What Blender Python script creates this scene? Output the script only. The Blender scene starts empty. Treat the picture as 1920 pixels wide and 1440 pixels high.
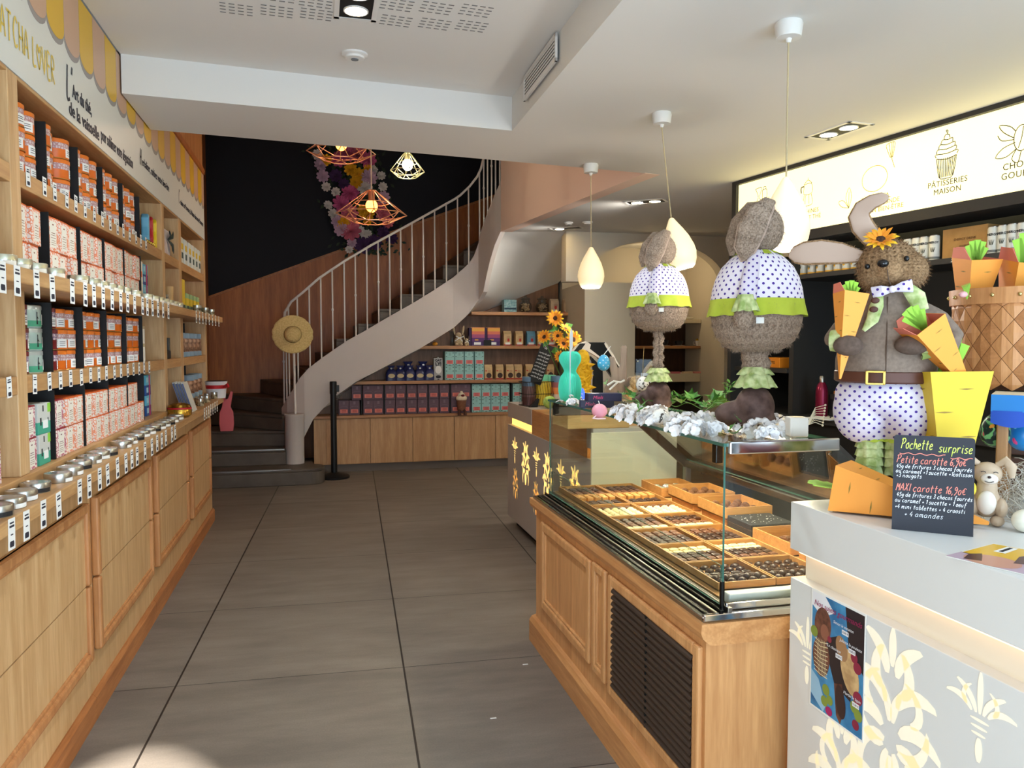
import bpy, bmesh, math, random
from mathutils import Vector, Matrix
random.seed(7)
PI = math.pi
SC = bpy.context.scene
COL = SC.collection

# ------------------------------------------------------------------ camera
FPX, EYE = 1451.0, 1.45                     # focal length in pixels of a 1920-wide frame, eye height
PITCH = math.atan(79 / FPX)
YAW = math.atan(360 / FPX * math.cos(PITCH))
cam_d = bpy.data.cameras.new('camera')
cam_d.sensor_width = 36.0
cam_d.lens = FPX / 1920 * 36
cam_d.clip_start = 0.05
cam = bpy.data.objects.new('camera', cam_d)
COL.objects.link(cam)
cam.location = (0, 0, EYE)
cam.rotation_euler = (PI / 2 - PITCH, 0, -YAW)
SC.camera = cam

# ------------------------------------------------------------------ world, sun, daylight, exposure
SC.view_settings.view_transform = 'Standard'
SC.view_settings.look = 'None'
SC.view_settings.gamma = 1.0
SC.view_settings.use_curve_mapping = False
SC.view_settings.exposure = 0.84
SC.cycles.max_bounces = 8
SC.cycles.diffuse_bounces = 4
SC.cycles.glossy_bounces = 4
SC.cycles.transmission_bounces = 8
SC.cycles.transparent_max_bounces = 12
SC.cycles.caustics_reflective = False
SC.cycles.caustics_refractive = False
SC.cycles.use_denoising = True
SC.cycles.sample_clamp_indirect = 4.0
w = bpy.data.worlds.new('street_sky')
SC.world = w
w.use_nodes = True
wb = w.node_tree.nodes['Background']
wb.inputs[0].default_value = (0.72, 0.86, 1.0, 1)
wb.inputs[1].default_value = 0.9

def lamp(name, kind, loc, energy, color=(1, 1, 1), aim=None, **kw):
    d = bpy.data.lights.new(name, kind)
    d.energy = energy
    d.color = color
    for k, v in kw.items():
        setattr(d, k, v)
    o = bpy.data.objects.new(name, d)
    COL.objects.link(o)
    o.location = loc
    if aim is not None:
        o.rotation_euler = (Vector(aim) - Vector(loc)).to_track_quat('-Z', 'Y').to_euler()
    return o

lamp('sun', 'SUN', (3, -6, 6), 13.0, (1.0, 0.95, 0.86), aim=(3 - .3, -6 + 1.585, 6 - 1.0), angle=0.02)
lamp('shop_window_daylight', 'AREA', (1.6, -0.6, 1.55), 60, (0.60, 0.80, 1.0), aim=(0.4, 5, 2.0),
     shape='RECTANGLE', size=2.6, size_y=2.2)
lamp('door_daylight', 'AREA', (-0.0, -0.6, 1.0), 32, (0.66, 0.84, 1.0), aim=(-0.3, 4, 2.1),
     shape='RECTANGLE', size=1.2, size_y=1.2)

# ------------------------------------------------------------------ pixel helper: where a sight line of the 1920x1440 frame meets a plane
_fw = Vector((math.sin(YAW) * math.cos(PITCH), math.cos(YAW) * math.cos(PITCH), -math.sin(PITCH)))
_rt = Vector((math.cos(YAW), -math.sin(YAW), 0))
_up = _rt.cross(_fw)
def ray(px, py): return _fw + _rt * ((px - 960) / FPX) - _up * ((py - 720) / FPX)
def atX(px, py, x): d = ray(px, py); return Vector((0, 0, EYE)) + d * (x / d.x)
def atY(px, py, y): d = ray(px, py); return Vector((0, 0, EYE)) + d * (y / d.y)
def atZ(px, py, z): d = ray(px, py); return Vector((0, 0, EYE)) + d * ((z - EYE) / d.z)

# ------------------------------------------------------------------ materials
def lin(c):                                  # sRGB 0-255 -> linear
    return tuple(((v / 255) / 12.92 if v / 255 <= 0.04045 else ((v / 255 + 0.055) / 1.055) ** 2.4) for v in c)
MATS = {}
def mat(name, col, rough=0.5, metal=0.0, emit=0.0, spec=0.5, trans=0.0, ior=1.45, coat=0.0, sss=0.0):
    """col: sRGB 0-255"""
    if name in MATS: return MATS[name]
    m = bpy.data.materials.new(name); m.use_nodes = True
    b = m.node_tree.nodes['Principled BSDF']
    c = lin(col) + (1,)
    b.inputs['Base Color'].default_value = c
    b.inputs['Roughness'].default_value = rough
    b.inputs['Metallic'].default_value = metal
    b.inputs['Specular IOR Level'].default_value = spec
    b.inputs['Transmission Weight'].default_value = trans
    b.inputs['IOR'].default_value = ior
    b.inputs['Coat Weight'].default_value = coat
    if emit:
        b.inputs['Emission Color'].default_value = c
        b.inputs['Emission Strength'].default_value = emit
    MATS[name] = m
    return m
def nodes(m): return m.node_tree.nodes, m.node_tree.links, m.node_tree.nodes['Principled BSDF']
def N(m, typ, **kw):
    n = m.node_tree.nodes.new('ShaderNode' + typ)
    for k, v in kw.items(): setattr(n, k, v)
    return n
def ramp(m, stops, interp='LINEAR'):
    r = N(m, 'ValToRGB'); r.color_ramp.interpolation = interp
    e = r.color_ramp.elements
    while len(e) < len(stops): e.new(0.5)
    for i, (p, c) in enumerate(stops):
        e[i].position = p; e[i].color = lin(c) + (1,)
    return r
def wood(name, c1, c2, axis='Z', scale=1.0, rough=0.45, grain=1.0):
    """grain stretched along the object's own AXIS"""
    if name in MATS: return MATS[name]
    m = mat(name, c1, rough); ns, ln, b = nodes(m)
    tc = N(m, 'TexCoord'); mp = N(m, 'Mapping')
    s = {'X': (1.2, 14, 14), 'Y': (14, 1.2, 14), 'Z': (14, 14, 1.2)}[axis]
    mp.inputs['Scale'].default_value = tuple(v * scale for v in s)
    ln.new(tc.outputs['Object'], mp.inputs[0])
    n1 = N(m, 'TexNoise'); n1.inputs['Scale'].default_value = 1.6; n1.inputs['Detail'].default_value = 6; n1.inputs['Distortion'].default_value = 0.6
    n2 = N(m, 'TexNoise'); n2.inputs['Scale'].default_value = 9; n2.inputs['Detail'].default_value = 3
    ln.new(mp.outputs[0], n1.inputs['Vector']); ln.new(mp.outputs[0], n2.inputs['Vector'])
    mx = N(m, 'Mix'); mx.data_type = 'FLOAT'; mx.inputs[0].default_value = 0.35
    ln.new(n1.outputs[0], mx.inputs[2]); ln.new(n2.outputs[0], mx.inputs[3])
    d = tuple((a + bb) / 2 for a, bb in zip(c1, c2))
    r = ramp(m, [(0.36, c1), (0.5, d), (0.66, c2)])
    ln.new(mx.outputs[0], r.inputs[0]); ln.new(r.outputs[0], b.inputs['Base Color'])
    bp = N(m, 'Bump'); bp.inputs['Strength'].default_value = 0.08 * grain; bp.inputs['Distance'].default_value = 0.01
    ln.new(mx.outputs[0], bp.inputs['Height']); ln.new(bp.outputs[0], b.inputs['Normal'])
    return m
def mottled(name, c1, c2, scale=6, rough=0.6, bump=0.0, detail=5, metal=0.0, lo=0.35, hi=0.65):
    if name in MATS: return MATS[name]
    m = mat(name, c1, rough, metal); ns, ln, b = nodes(m)
    tc = N(m, 'TexCoord'); n1 = N(m, 'TexNoise')
    n1.inputs['Scale'].default_value = scale; n1.inputs['Detail'].default_value = detail
    ln.new(tc.outputs['Object'], n1.inputs['Vector'])
    r = ramp(m, [(lo, c1), (hi, c2)])
    ln.new(n1.outputs[0], r.inputs[0]); ln.new(r.outputs[0], b.inputs['Base Color'])
    if bump:
        bp = N(m, 'Bump'); bp.inputs['Strength'].default_value = bump; bp.inputs['Distance'].default_value = 0.01
        ln.new(n1.outputs[0], bp.inputs['Height']); ln.new(bp.outputs[0], b.inputs['Normal'])
    return m
def dots(name, base, dot, scale=40, size=0.22, rough=0.8, axes='XZ'):
    """fabric printed with a staggered grid of dots (cylindrical wrap for round bodies is close enough)"""
    if name in MATS: return MATS[name]
    m = mat(name, base, rough); ns, ln, b = nodes(m)
    tc = N(m, 'TexCoord'); mp = N(m, 'Mapping'); mp.inputs['Rotation'].default_value = (0, PI / 4, 0)
    ln.new(tc.outputs['UV'] if axes == 'UV' else tc.outputs['Object'], mp.inputs[0])
    sp = N(m, 'SeparateXYZ')
    if axes == 'UV': mp.inputs['Rotation'].default_value = (0, 0, PI / 4)
    ln.new(mp.outputs[0], sp.inputs[0])
    acc = []
    for ax in axes if axes != 'UV' else 'XY':
        a = N(m, 'Math', operation='MULTIPLY'); a.inputs[1].default_value = scale
        ln.new(sp.outputs[ax], a.inputs[0])
        f = N(m, 'Math', operation='PINGPONG'); f.inputs[1].default_value = 0.5
        ln.new(a.outputs[0], f.inputs[0])
        q = N(m, 'Math', operation='POWER'); q.inputs[1].default_value = 2
        ln.new(f.outputs[0], q.inputs[0]); acc.append(q)
    s = N(m, 'Math', operation='ADD'); ln.new(acc[0].outputs[0], s.inputs[0]); ln.new(acc[1].outputs[0], s.inputs[1])
    c = N(m, 'Math', operation='LESS_THAN'); c.inputs[1].default_value = size * size
    ln.new(s.outputs[0], c.inputs[0])
    r = ramp(m, [(0.4, base), (0.6, dot)])
    ln.new(c.outputs[0], r.inputs[0]); ln.new(r.outputs[0], b.inputs['Base Color'])
    return m
def bands(name, stops, rough=0.4, zmax=0.1, pattern=None, metal=0.0):
    """colour bands up the object's own z (0..zmax), each stop (z, colour); optional zig-zag print in one band: (z0, z1, c, freq)"""
    if name in MATS: return MATS[name]
    m = mat(name, stops[0][1], rough, metal); ns, ln, b = nodes(m)
    tc = N(m, 'TexCoord'); sp = N(m, 'SeparateXYZ'); ln.new(tc.outputs['Object'], sp.inputs[0])
    d = N(m, 'Math', operation='DIVIDE'); d.inputs[1].default_value = zmax; ln.new(sp.outputs['Z'], d.inputs[0])
    r = ramp(m, [(z / zmax, c) for z, c in stops], 'CONSTANT'); ln.new(d.outputs[0], r.inputs[0])
    out = r.outputs[0]
    if pattern:
        z0, z1, c, fr = pattern
        w = N(m, 'TexVoronoi'); w.inputs['Scale'].default_value = fr; w.feature = 'DISTANCE_TO_EDGE'
        ln.new(tc.outputs['Object'], w.inputs['Vector'])
        lt = N(m, 'Math', operation='LESS_THAN'); lt.inputs[1].default_value = 0.13; ln.new(w.outputs['Distance'], lt.inputs[0])
        g = N(m, 'Math', operation='GREATER_THAN'); g.inputs[1].default_value = z0; ln.new(sp.outputs['Z'], g.inputs[0])
        l = N(m, 'Math', operation='LESS_THAN'); l.inputs[1].default_value = z1; ln.new(sp.outputs['Z'], l.inputs[0])
        a = N(m, 'Math', operation='MULTIPLY'); ln.new(g.outputs[0], a.inputs[0]); ln.new(l.outputs[0], a.inputs[1])
        a2 = N(m, 'Math', operation='MULTIPLY'); ln.new(a.outputs[0], a2.inputs[0]); ln.new(lt.outputs[0], a2.inputs[1])
        mx = N(m, 'Mix'); mx.data_type = 'RGBA'; mx.inputs[7].default_value = lin(c) + (1,)
        ln.new(a2.outputs[0], mx.inputs[0]); ln.new(out, mx.inputs[6]); out = mx.outputs[2]
    ln.new(out, b.inputs['Base Color'])
    return m
def glass(name, tint=(235, 245, 240), rough=0.0, film=1.0):
    """thin pane: lets light and sight straight through, with a mirror film"""
    if name in MATS: return MATS[name]
    m = bpy.data.materials.new(name); m.use_nodes = True
    nt = m.node_tree; nt.nodes.clear()
    o = nt.nodes.new('ShaderNodeOutputMaterial'); t = nt.nodes.new('ShaderNodeBsdfTransparent'); g = nt.nodes.new('ShaderNodeBsdfGlossy')
    t.inputs[0].default_value = lin(tint) + (1,); g.inputs['Roughness'].default_value = rough
    f = nt.nodes.new('ShaderNodeLayerWeight'); f.inputs[0].default_value = 0.5
    p5 = nt.nodes.new('ShaderNodeMath'); p5.operation = 'POWER'; p5.inputs[1].default_value = 4.0
    ma = nt.nodes.new('ShaderNodeMath'); ma.operation = 'MULTIPLY_ADD'; ma.inputs[1].default_value = 0.55 * film; ma.inputs[2].default_value = 0.035 * film
    nt.links.new(f.outputs['Facing'], p5.inputs[0]); nt.links.new(p5.outputs[0], ma.inputs[0])
    mx = nt.nodes.new('ShaderNodeMixShader')
    nt.links.new(ma.outputs[0], mx.inputs[0]); nt.links.new(t.outputs[0], mx.inputs[1]); nt.links.new(g.outputs[0], mx.inputs[2])
    nt.links.new(mx.outputs[0], o.inputs[0])
    MATS[name] = m
    return m

# ------------------------------------------------------------------ mesh builder
class MB:
    def __init__(s): s.v = []; s.f = []; s.mi = []; s.sm = []
    def add(s, vs, fs, mi=0, smooth=False, M=None):
        b = len(s.v)
        s.v += [tuple(M @ Vector(v)) if M is not None else tuple(v) for v in vs]
        for f in fs: s.f.append(tuple(b + i for i in f)); s.mi.append(mi); s.sm.append(smooth)
        return s
    def box(s, x0, x1, y0, y1, z0, z1, mi=0, M=None):
        vs = [(x, y, z) for z in (z0, z1) for y in (y0, y1) for x in (x0, x1)]
        return s.add(vs, [(0, 2, 3, 1), (4, 5, 7, 6), (0, 1, 5, 4), (2, 6, 7, 3), (0, 4, 6, 2), (1, 3, 7, 5)], mi, False, M)
    def rbox(s, x0, x1, y0, y1, z0, z1, r=0.004, mi=0, M=None):
        """box with chamfered edges"""
        r = min(r, (x1 - x0) / 2.01, (y1 - y0) / 2.01, (z1 - z0) / 2.01)
        bm = bmesh.new()
        bmesh.ops.create_cube(bm, size=1)
        for v in bm.verts:
            v.co = Vector(((x0 + x1) / 2 + v.co.x * (x1 - x0), (y0 + y1) / 2 + v.co.y * (y1 - y0), (z0 + z1) / 2 + v.co.z * (z1 - z0)))
        bmesh.ops.bevel(bm, geom=bm.edges[:], offset=r, segments=2, profile=0.5, affect='EDGES')
        bm.verts.index_update()
        s.add([v.co[:] for v in bm.verts], [[v.index for v in f.verts] for f in bm.faces], mi, False, M)
        bm.free(); return s
    def lathe(s, prof, n=24, mi=0, M=None, smooth=True, cap0=True, cap1=True):
        vs = [(r * math.cos(2 * PI * i / n), r * math.sin(2 * PI * i / n), z) for r, z in prof for i in range(n)]
        fs = [(k * n + i, k * n + (i + 1) % n, (k + 1) * n + (i + 1) % n, (k + 1) * n + i) for k in range(len(prof) - 1) for i in range(n)]
        if cap0 and prof[0][0] > 1e-5: fs.append(tuple(range(n - 1, -1, -1)))
        if cap1 and prof[-1][0] > 1e-5: fs.append(tuple((len(prof) - 1) * n + i for i in range(n)))
        return s.add(vs, fs, mi, smooth, M)
    def cyl(s, x, y, z0, z1, r, n=20, mi=0, r2=None, M=None):
        T = Matrix.Translation((x, y, 0)); T = M @ T if M is not None else T
        return s.lathe([(r, z0), (r if r2 is None else r2, z1)], n, mi, T)
    def sph(s, c, r, n=16, m=10, mi=0, M=None):
        rx, ry, rz = (r, r, r) if not isinstance(r, (tuple, list)) else r
        vs = [(c[0], c[1], c[2] - rz)]
        for k in range(1, m):
            t = -PI / 2 + PI * k / m
            vs += [(c[0] + rx * math.cos(t) * math.cos(2 * PI * i / n), c[1] + ry * math.cos(t) * math.sin(2 * PI * i / n), c[2] + rz * math.sin(t)) for i in range(n)]
        vs.append((c[0], c[1], c[2] + rz))
        L = len(vs) - 1
        fs = [(0, 1 + (i + 1) % n, 1 + i) for i in range(n)] + [(L, L - n + i, L - n + (i + 1) % n) for i in range(n)]
        fs += [(1 + k * n + i, 1 + k * n + (i + 1) % n, 1 + (k + 1) * n + (i + 1) % n, 1 + (k + 1) * n + i) for k in range(m - 2) for i in range(n)]
        return s.add(vs, fs, mi, True, M)
    def tube(s, pts, r, n=8, mi=0, M=None, closed=False, smooth=True):
        pts = [Vector(p) for p in pts]; k = len(pts)
        rs = r if isinstance(r, (list, tuple)) else [r] * k
        t0 = (pts[1] - pts[0]).normalized()
        a = t0.orthogonal().normalized(); vs = []
        for i in range(k):
            if closed: t = pts[(i + 1) % k] - pts[i - 1]
            else: t = pts[min(i + 1, k - 1)] - pts[max(i - 1, 0)]
            t.normalize()
            a = (a - t * a.dot(t)); a = a.normalized() if a.length > 1e-6 else t.orthogonal().normalized()
            b = t.cross(a)
            vs += [pts[i] + (a * math.cos(2 * PI * j / n) + b * math.sin(2 * PI * j / n)) * rs[i] for j in range(n)]
        kk = k if closed else k - 1
        fs = [(i * n + j, i * n + (j + 1) % n, ((i + 1) % k) * n + (j + 1) % n, ((i + 1) % k) * n + j) for i in range(kk) for j in range(n)]
        if not closed: fs += [tuple(range(n - 1, -1, -1)), tuple((k - 1) * n + j for j in range(n))]
        return s.add([tuple(v) for v in vs], fs, mi, smooth, M)
    def prism(s, poly, h0, h1, M=None, mi=0, smooth=False):
        """polygon (x, y) extruded along z from h0 to h1"""
        n = len(poly)
        vs = [(x, y, h0) for x, y in poly] + [(x, y, h1) for x, y in poly]
        fs = [tuple(range(n - 1, -1, -1)), tuple(range(n, 2 * n))] + [(i, (i + 1) % n, n + (i + 1) % n, n + i) for i in range(n)]
        return s.add(vs, fs, mi, smooth, M)
    def quad(s, a, b, c, d, mi=0): return s.add([a, b, c, d], [(0, 1, 2, 3)], mi)
    def grid(s, rows, mi=0, smooth=True, closed=False, M=None):
        """rows: list of equally long lists of points"""
        n = len(rows[0]); vs = [p for r in rows for p in r]
        q = n if closed else n - 1
        fs = [(k * n + i, k * n + (i + 1) % n, (k + 1) * n + (i + 1) % n, (k + 1) * n + i) for k in range(len(rows) - 1) for i in range(q)]
        return s.add(vs, fs, mi, smooth, M)
    def build(s, name, mats, parent=None, bevel=0, solid=0, sub=0, label=None, loc=None, auto=True):
        me = bpy.data.meshes.new(name)
        me.from_pydata([tuple(v) for v in s.v], [], s.f)
        for m in (mats if isinstance(mats, (list, tuple)) else [mats]): me.materials.append(m)
        me.polygons.foreach_set('material_index', s.mi)
        me.polygons.foreach_set('use_smooth', s.sm)
        bm = bmesh.new(); bm.from_mesh(me)
        bmesh.ops.recalc_face_normals(bm, faces=bm.faces[:])
        if auto:
            for e in bm.edges:
                if len(e.link_faces) == 2 and e.calc_face_angle(0) > 0.7: e.smooth = False
        bm.to_mesh(me); bm.free(); me.update()
        o = bpy.data.objects.new(name, me); COL.objects.link(o)
        if loc: o.location = loc
        if parent is not None: o.parent = parent
        if bevel:
            d = o.modifiers.new('bevel', 'BEVEL'); d.width = bevel; d.segments = 2; d.limit_method = 'ANGLE'
        if solid:
            d = o.modifiers.new('solid', 'SOLIDIFY'); d.thickness = solid; d.offset = 0
        if sub:
            d = o.modifiers.new('sub', 'SUBSURF'); d.levels = sub; d.render_levels = sub
        if label: o['label'] = label
        return o

def tag(o, label=None, cat=None, group=None, kind=None):
    if label: o['label'] = label
    if cat: o['category'] = cat
    if group: o['group'] = group
    if kind: o['kind'] = kind
    return o
def thing(name, label, cat, loc=(0, 0, 0), rz=0.0, group=None, rot=None, s=None):
    o = bpy.data.objects.new(name, None); COL.objects.link(o)
    o.empty_display_size = 0.05
    o.location = loc; o.rotation_euler = rot if rot else (0, 0, rz)
    if s: o.scale = (s, s, s)
    return tag(o, label, cat, group)
def struct(o): o['kind'] = 'structure'; return o
KIDS = {}
def clone(o, loc=None, rz=None, label=None, group=None, rot=None, parent=None, s=None):
    c = o.copy(); COL.objects.link(c)
    if parent is not None: c.parent = parent
    for ch in o.children: clone(ch, parent=c)
    if loc is not None: c.location = loc
    if rz is not None: c.rotation_euler = (0, 0, rz)
    if rot is not None: c.rotation_euler = rot
    if s is not None: c.scale = (s, s, s)
    if label: c['label'] = label
    if group: c['group'] = group
    return c
def frame(o, ux, uy, uz):
    """matrix whose columns are the given axes, origin o"""
    ux, uy, uz = Vector(ux).normalized(), Vector(uy).normalized(), Vector(uz).normalized()
    M = Matrix((ux, uy, uz)).transposed().to_4x4(); M.translation = Vector(o); return M
ORD = ['first', 'second', 'third', 'fourth', 'fifth', 'sixth', 'seventh', 'eighth', 'ninth', 'tenth', 'eleventh', 'twelfth', 'thirteenth', 'fourteenth',
       'fifteenth', 'sixteenth', 'seventeenth', 'eighteenth', 'nineteenth', 'twentieth', 'twenty-first', 'twenty-second', 'twenty-third', 'twenty-fourth', 'twenty-fifth', 'twenty-sixth']

# text set in the built-in typeface, as a flat mesh in the plane of M (x right, y up)
def text_mesh(name, body, size, M, m, parent=None, align='CENTER', thick=0.0006, shear=0.0, spacing=1.0, bold=0.0, sx=1.0):
    cu = bpy.data.curves.new('lettering', 'FONT')
    cu.body = body; cu.size = size; cu.align_x = align; cu.align_y = 'CENTER'; cu.extrude = thick; cu.shear = shear
    cu.space_character = spacing; cu.offset = bold; cu.resolution_u = 3
    t = bpy.data.objects.new('lettering', cu); COL.objects.link(t)
    dg = bpy.context.evaluated_depsgraph_get(); dg.update()
    me = bpy.data.meshes.new_from_object(t.evaluated_get(dg))
    bpy.data.objects.remove(t); bpy.data.curves.remove(cu)
    me.transform(M @ Matrix.Diagonal((sx, 1, 1, 1))); me.materials.clear(); me.materials.append(m)
    for p in me.polygons: p.material_index = 0
    o = bpy.data.objects.new(name, me); COL.objects.link(o)
    if parent is not None: o.parent = parent
    return o

# handwriting: one-stroke letters on a 0..1 x-height box (ascenders to 1.8, descenders to -0.7)
HW = {
 'a': [(.6, .9), (.3, 1), (.05, .6), (.15, .1), (.4, .05), (.6, .5), (.62, .9), (.6, .3), (.75, .02)], 'b': [(.1, 1.8), (.1, .1), (.4, 0), (.6, .4), (.45, .9), (.12, .7)],
 'c': [(.6, .85), (.35, 1), (.08, .6), (.15, .12), (.4, 0), (.62, .15)], 'd': [(.55, .85), (.3, 1), (.06, .5), (.25, .02), (.55, .3), (.6, 1.8), (.6, .2), (.72, 0)],
 'e': [(.08, .5), (.5, .6), (.5, .9), (.3, 1), (.08, .6), (.15, .1), (.4, 0), (.62, .2)], 'f': [(.6, 1.6), (.45, 1.8), (.3, 1.5), (.28, -.5), None, (.05, .9), (.55, .95)],
 'g': [(.58, .85), (.3, 1), (.08, .55), (.3, .1), (.58, .5), (.6, .9), (.55, -.4), (.3, -.65), (.08, -.45)], 'h': [(.1, 1.8), (.1, 0), (.12, .6), (.4, 1), (.55, .7), (.58, 0)],
 'i': [(.2, 1), (.2, .15), (.35, 0), None, (.2, 1.35), (.22, 1.4)], 'k': [(.1, 1.8), (.1, 0), None, (.55, 1), (.12, .5), (.58, 0)], 'l': [(.1, .3), (.3, 1.5), (.2, 1.8), (.12, 1.4), (.18, .1), (.38, 0)],
 'm': [(.05, 1), (.08, 0), (.1, .7), (.3, 1), (.4, .7), (.4, 0), (.42, .7), (.62, 1), (.72, .7), (.74, 0), (.85, .02)], 'n': [(.08, 1), (.1, 0), (.12, .7), (.4, 1), (.55, .7), (.56, .1), (.7, 0)],
 'o': [(.35, 1), (.08, .6), (.2, .05), (.5, .1), (.6, .6), (.35, 1), (.6, .95)], 'p': [(.1, 1), (.1, -.7), (.1, .7), (.35, 1), (.6, .6), (.4, .05), (.12, .2)],
 'r': [(.08, 1), (.1, 0), (.12, .6), (.35, 1), (.55, .9)], 's': [(.55, .9), (.3, 1), (.12, .75), (.5, .35), (.4, .02), (.05, .1)], 't': [(.3, 1.6), (.28, .15), (.45, 0), None, (.02, 1), (.6, 1.05)],
 'u': [(.08, 1), (.1, .25), (.3, 0), (.52, .3), (.56, 1), (.56, .2), (.7, 0)], 'v': [(.05, 1), (.3, 0), (.55, 1)], 'x': [(.08, 1), (.55, 0), None, (.55, 1), (.08, 0)], 'z': [(.05, 1), (.55, 1), (.05, 0), (.6, 0)],
 'P': [(.1, 0), (.2, 1.8), (.02, 1.5), (.4, 1.85), (.75, 1.5), (.55, 1.0), (.2, .85)], 'M': [(.05, 0), (.1, 1.7), (.35, .7), (.6, 1.7), (.65, 0)], 'A': [(.02, 0), (.35, 1.7), (.65, 0), None, (.15, .6), (.55, .6)],
 'X': [(.05, 0), (.6, 1.7), None, (.1, 1.7), (.6, 0)], 'I': [(.2, 1.7), (.2, 0)], 'T': [(.0, 1.7), (.7, 1.7), None, (.35, 1.7), (.35, 0)], 'C': [(.65, 1.5), (.35, 1.75), (.08, .9), (.3, .02), (.65, .2)],
 'H': [(.08, 1.7), (.08, 0), None, (.6, 1.7), (.6, 0), None, (.08, .85), (.6, .85)], 'L': [(.1, 1.7), (.1, 0), (.55, .02)], 'V': [(.0, 1.7), (.3, 0), (.62, 1.7)], 'E': [(.55, 1.7), (.1, 1.7), (.1, 0), (.58, 0), None, (.1, .85), (.5, .85)],
 'R': [(.1, 0), (.1, 1.7), (.5, 1.6), (.5, 1), (.1, .85), (.6, 0)], 'N': [(.08, 0), (.1, 1.7), (.55, 0), (.6, 1.7)], 'O': [(.35, 1.75), (.05, .9), (.35, 0), (.65, .9), (.35, 1.75)],
 'S': [(.6, 1.5), (.3, 1.75), (.1, 1.3), (.55, .5), (.3, 0), (.05, .2)], 'G': [(.65, 1.5), (.35, 1.75), (.08, .9), (.3, .02), (.6, .2), (.62, .8), (.4, .8)], 'Y': [(.0, 1.7), (.3, .9), (.6, 1.7), None, (.3, .9), (.3, 0)],
 'D': [(.1, 0), (.1, 1.7), (.5, 1.5), (.62, .8), (.45, .1), (.1, 0)],
 '1': [(.1, 1.2), (.35, 1.7), (.33, 0)], '3': [(.1, 1.6), (.4, 1.7), (.5, 1.3), (.25, .95), (.55, .6), (.4, .05), (.05, .15)], '4': [(.35, 1.7), (.05, .6), (.6, .6), None, (.45, 1), (.42, 0)],
 '5': [(.55, 1.7), (.15, 1.7), (.12, 1), (.45, 1), (.55, .5), (.35, .02), (.05, .1)], '6': [(.5, 1.7), (.15, 1), (.1, .3), (.35, 0), (.58, .4), (.4, .8), (.12, .5)], '9': [(.55, 1.3), (.3, 1.7), (.08, 1.3), (.3, .9), (.55, 1.3), (.5, .5), (.2, -.2)],
 '0': [(.35, 1.1), (.1, .7), (.2, .05), (.5, .1), (.55, .8), (.35, 1.1)], '€': [(.7, 1.3), (.4, 1.5), (.15, .8), (.35, .1), (.7, .25), None, (0, .95), (.5, .95), None, (0, .65), (.5, .65)], ',': [(.15, .15), (.05, -.3)], '.': [(.12, .05), (.15, .1)],
 '+': [(.05, .6), (.55, .6), None, (.3, .9), (.3, .25)], '-': [(.05, .6), (.45, .6)], "'": [(.15, 1.8), (.1, 1.4)], 'q': [(.55, .9), (.3, 1), (.06, .5), (.3, .05), (.55, .5), (.58, .95), (.58, -.7)], 'j': [(.2, 1), (.2, -.5), (.0, -.6)],
 'Q': [(.35, 1.75), (.05, .9), (.35, 0), (.65, .9), (.35, 1.75), None, (.45, .4), (.7, -.1)], 'B': [(.1, 0), (.1, 1.7), (.5, 1.5), (.12, .9), (.58, .5), (.1, 0)], '<3': [(.35, 0), (.0, 1.0), (.15, 1.5), (.35, 1.1), (.55, 1.5), (.7, 1.0), (.35, 0)],
}
def smooth_line(p, n=3):
    if len(p) < 3: return p
    out = []
    for i in range(len(p) - 1):
        a, b, c, d = p[max(i - 1, 0)], p[i], p[i + 1], p[min(i + 2, len(p) - 1)]
        for k in range(n):
            t = k / n
            out.append(tuple(0.5 * (2 * b[j] + (c[j] - a[j]) * t + (2 * a[j] - 5 * b[j] + 4 * c[j] - d[j]) * t * t + (3 * b[j] - a[j] - 3 * c[j] + d[j]) * t ** 3) for j in range(len(a))))
    return out + [p[-1]]
def ribbon(mb, pts, wd, M, mi=0, z=0.0):
    """flat pen stroke through 2-D points in the plane of M"""
    n = len(pts)
    if n < 2: return
    L, R = [], []
    for i in range(n):
        a, b = pts[max(i - 1, 0)], pts[min(i + 1, n - 1)]
        dx, dy = b[0] - a[0], b[1] - a[1]; l = math.hypot(dx, dy) or 1
        nx, ny = -dy / l * wd / 2, dx / l * wd / 2
        L.append((pts[i][0] + nx, pts[i][1] + ny, z)); R.append((pts[i][0] - nx, pts[i][1] - ny, z))
    mb.add(L + R, [(i, i + 1, n + i + 1, n + i) for i in range(n - 1)], mi, False, M)
def handwrite(mb, txt, x, y, h, wd, M, width=None, slant=0.15, mi=0, z=0.0, gap=0.2, word=0.45, rnd=True):
    """one-stroke lettering of x-height h starting at (x, y); WIDTH squeezes it to a length"""
    toks = [t for t in (txt.replace('♥', '\1'))]
    strokes, cx = [], 0.0
    for ch in toks:
        if ch == ' ': cx += word; continue
        g = HW['<3'] if ch == '\1' else (HW['e'] + [None, (.3, 1.2), (.5, 1.5)] if ch == 'é' else HW.get(ch) or HW.get(ch.lower()))
        if not g: cx += .4; continue
        cur, mxw = [], 0
        jy = random.uniform(-.05, .05) if rnd else 0
        for p in g + [None]:
            if p is None:
                if cur: strokes.append(cur)
                cur = []
            else:
                cur.append((cx + p[0] + slant * p[1], p[1] + jy)); mxw = max(mxw, p[0])
        cx += mxw + gap
    sx = h if not width else width / max(cx - gap, .1)
    for st in strokes:
        ribbon(mb, smooth_line([(x + p[0] * sx, y + p[1] * h) for p in st]), wd, M, mi, z)

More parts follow.
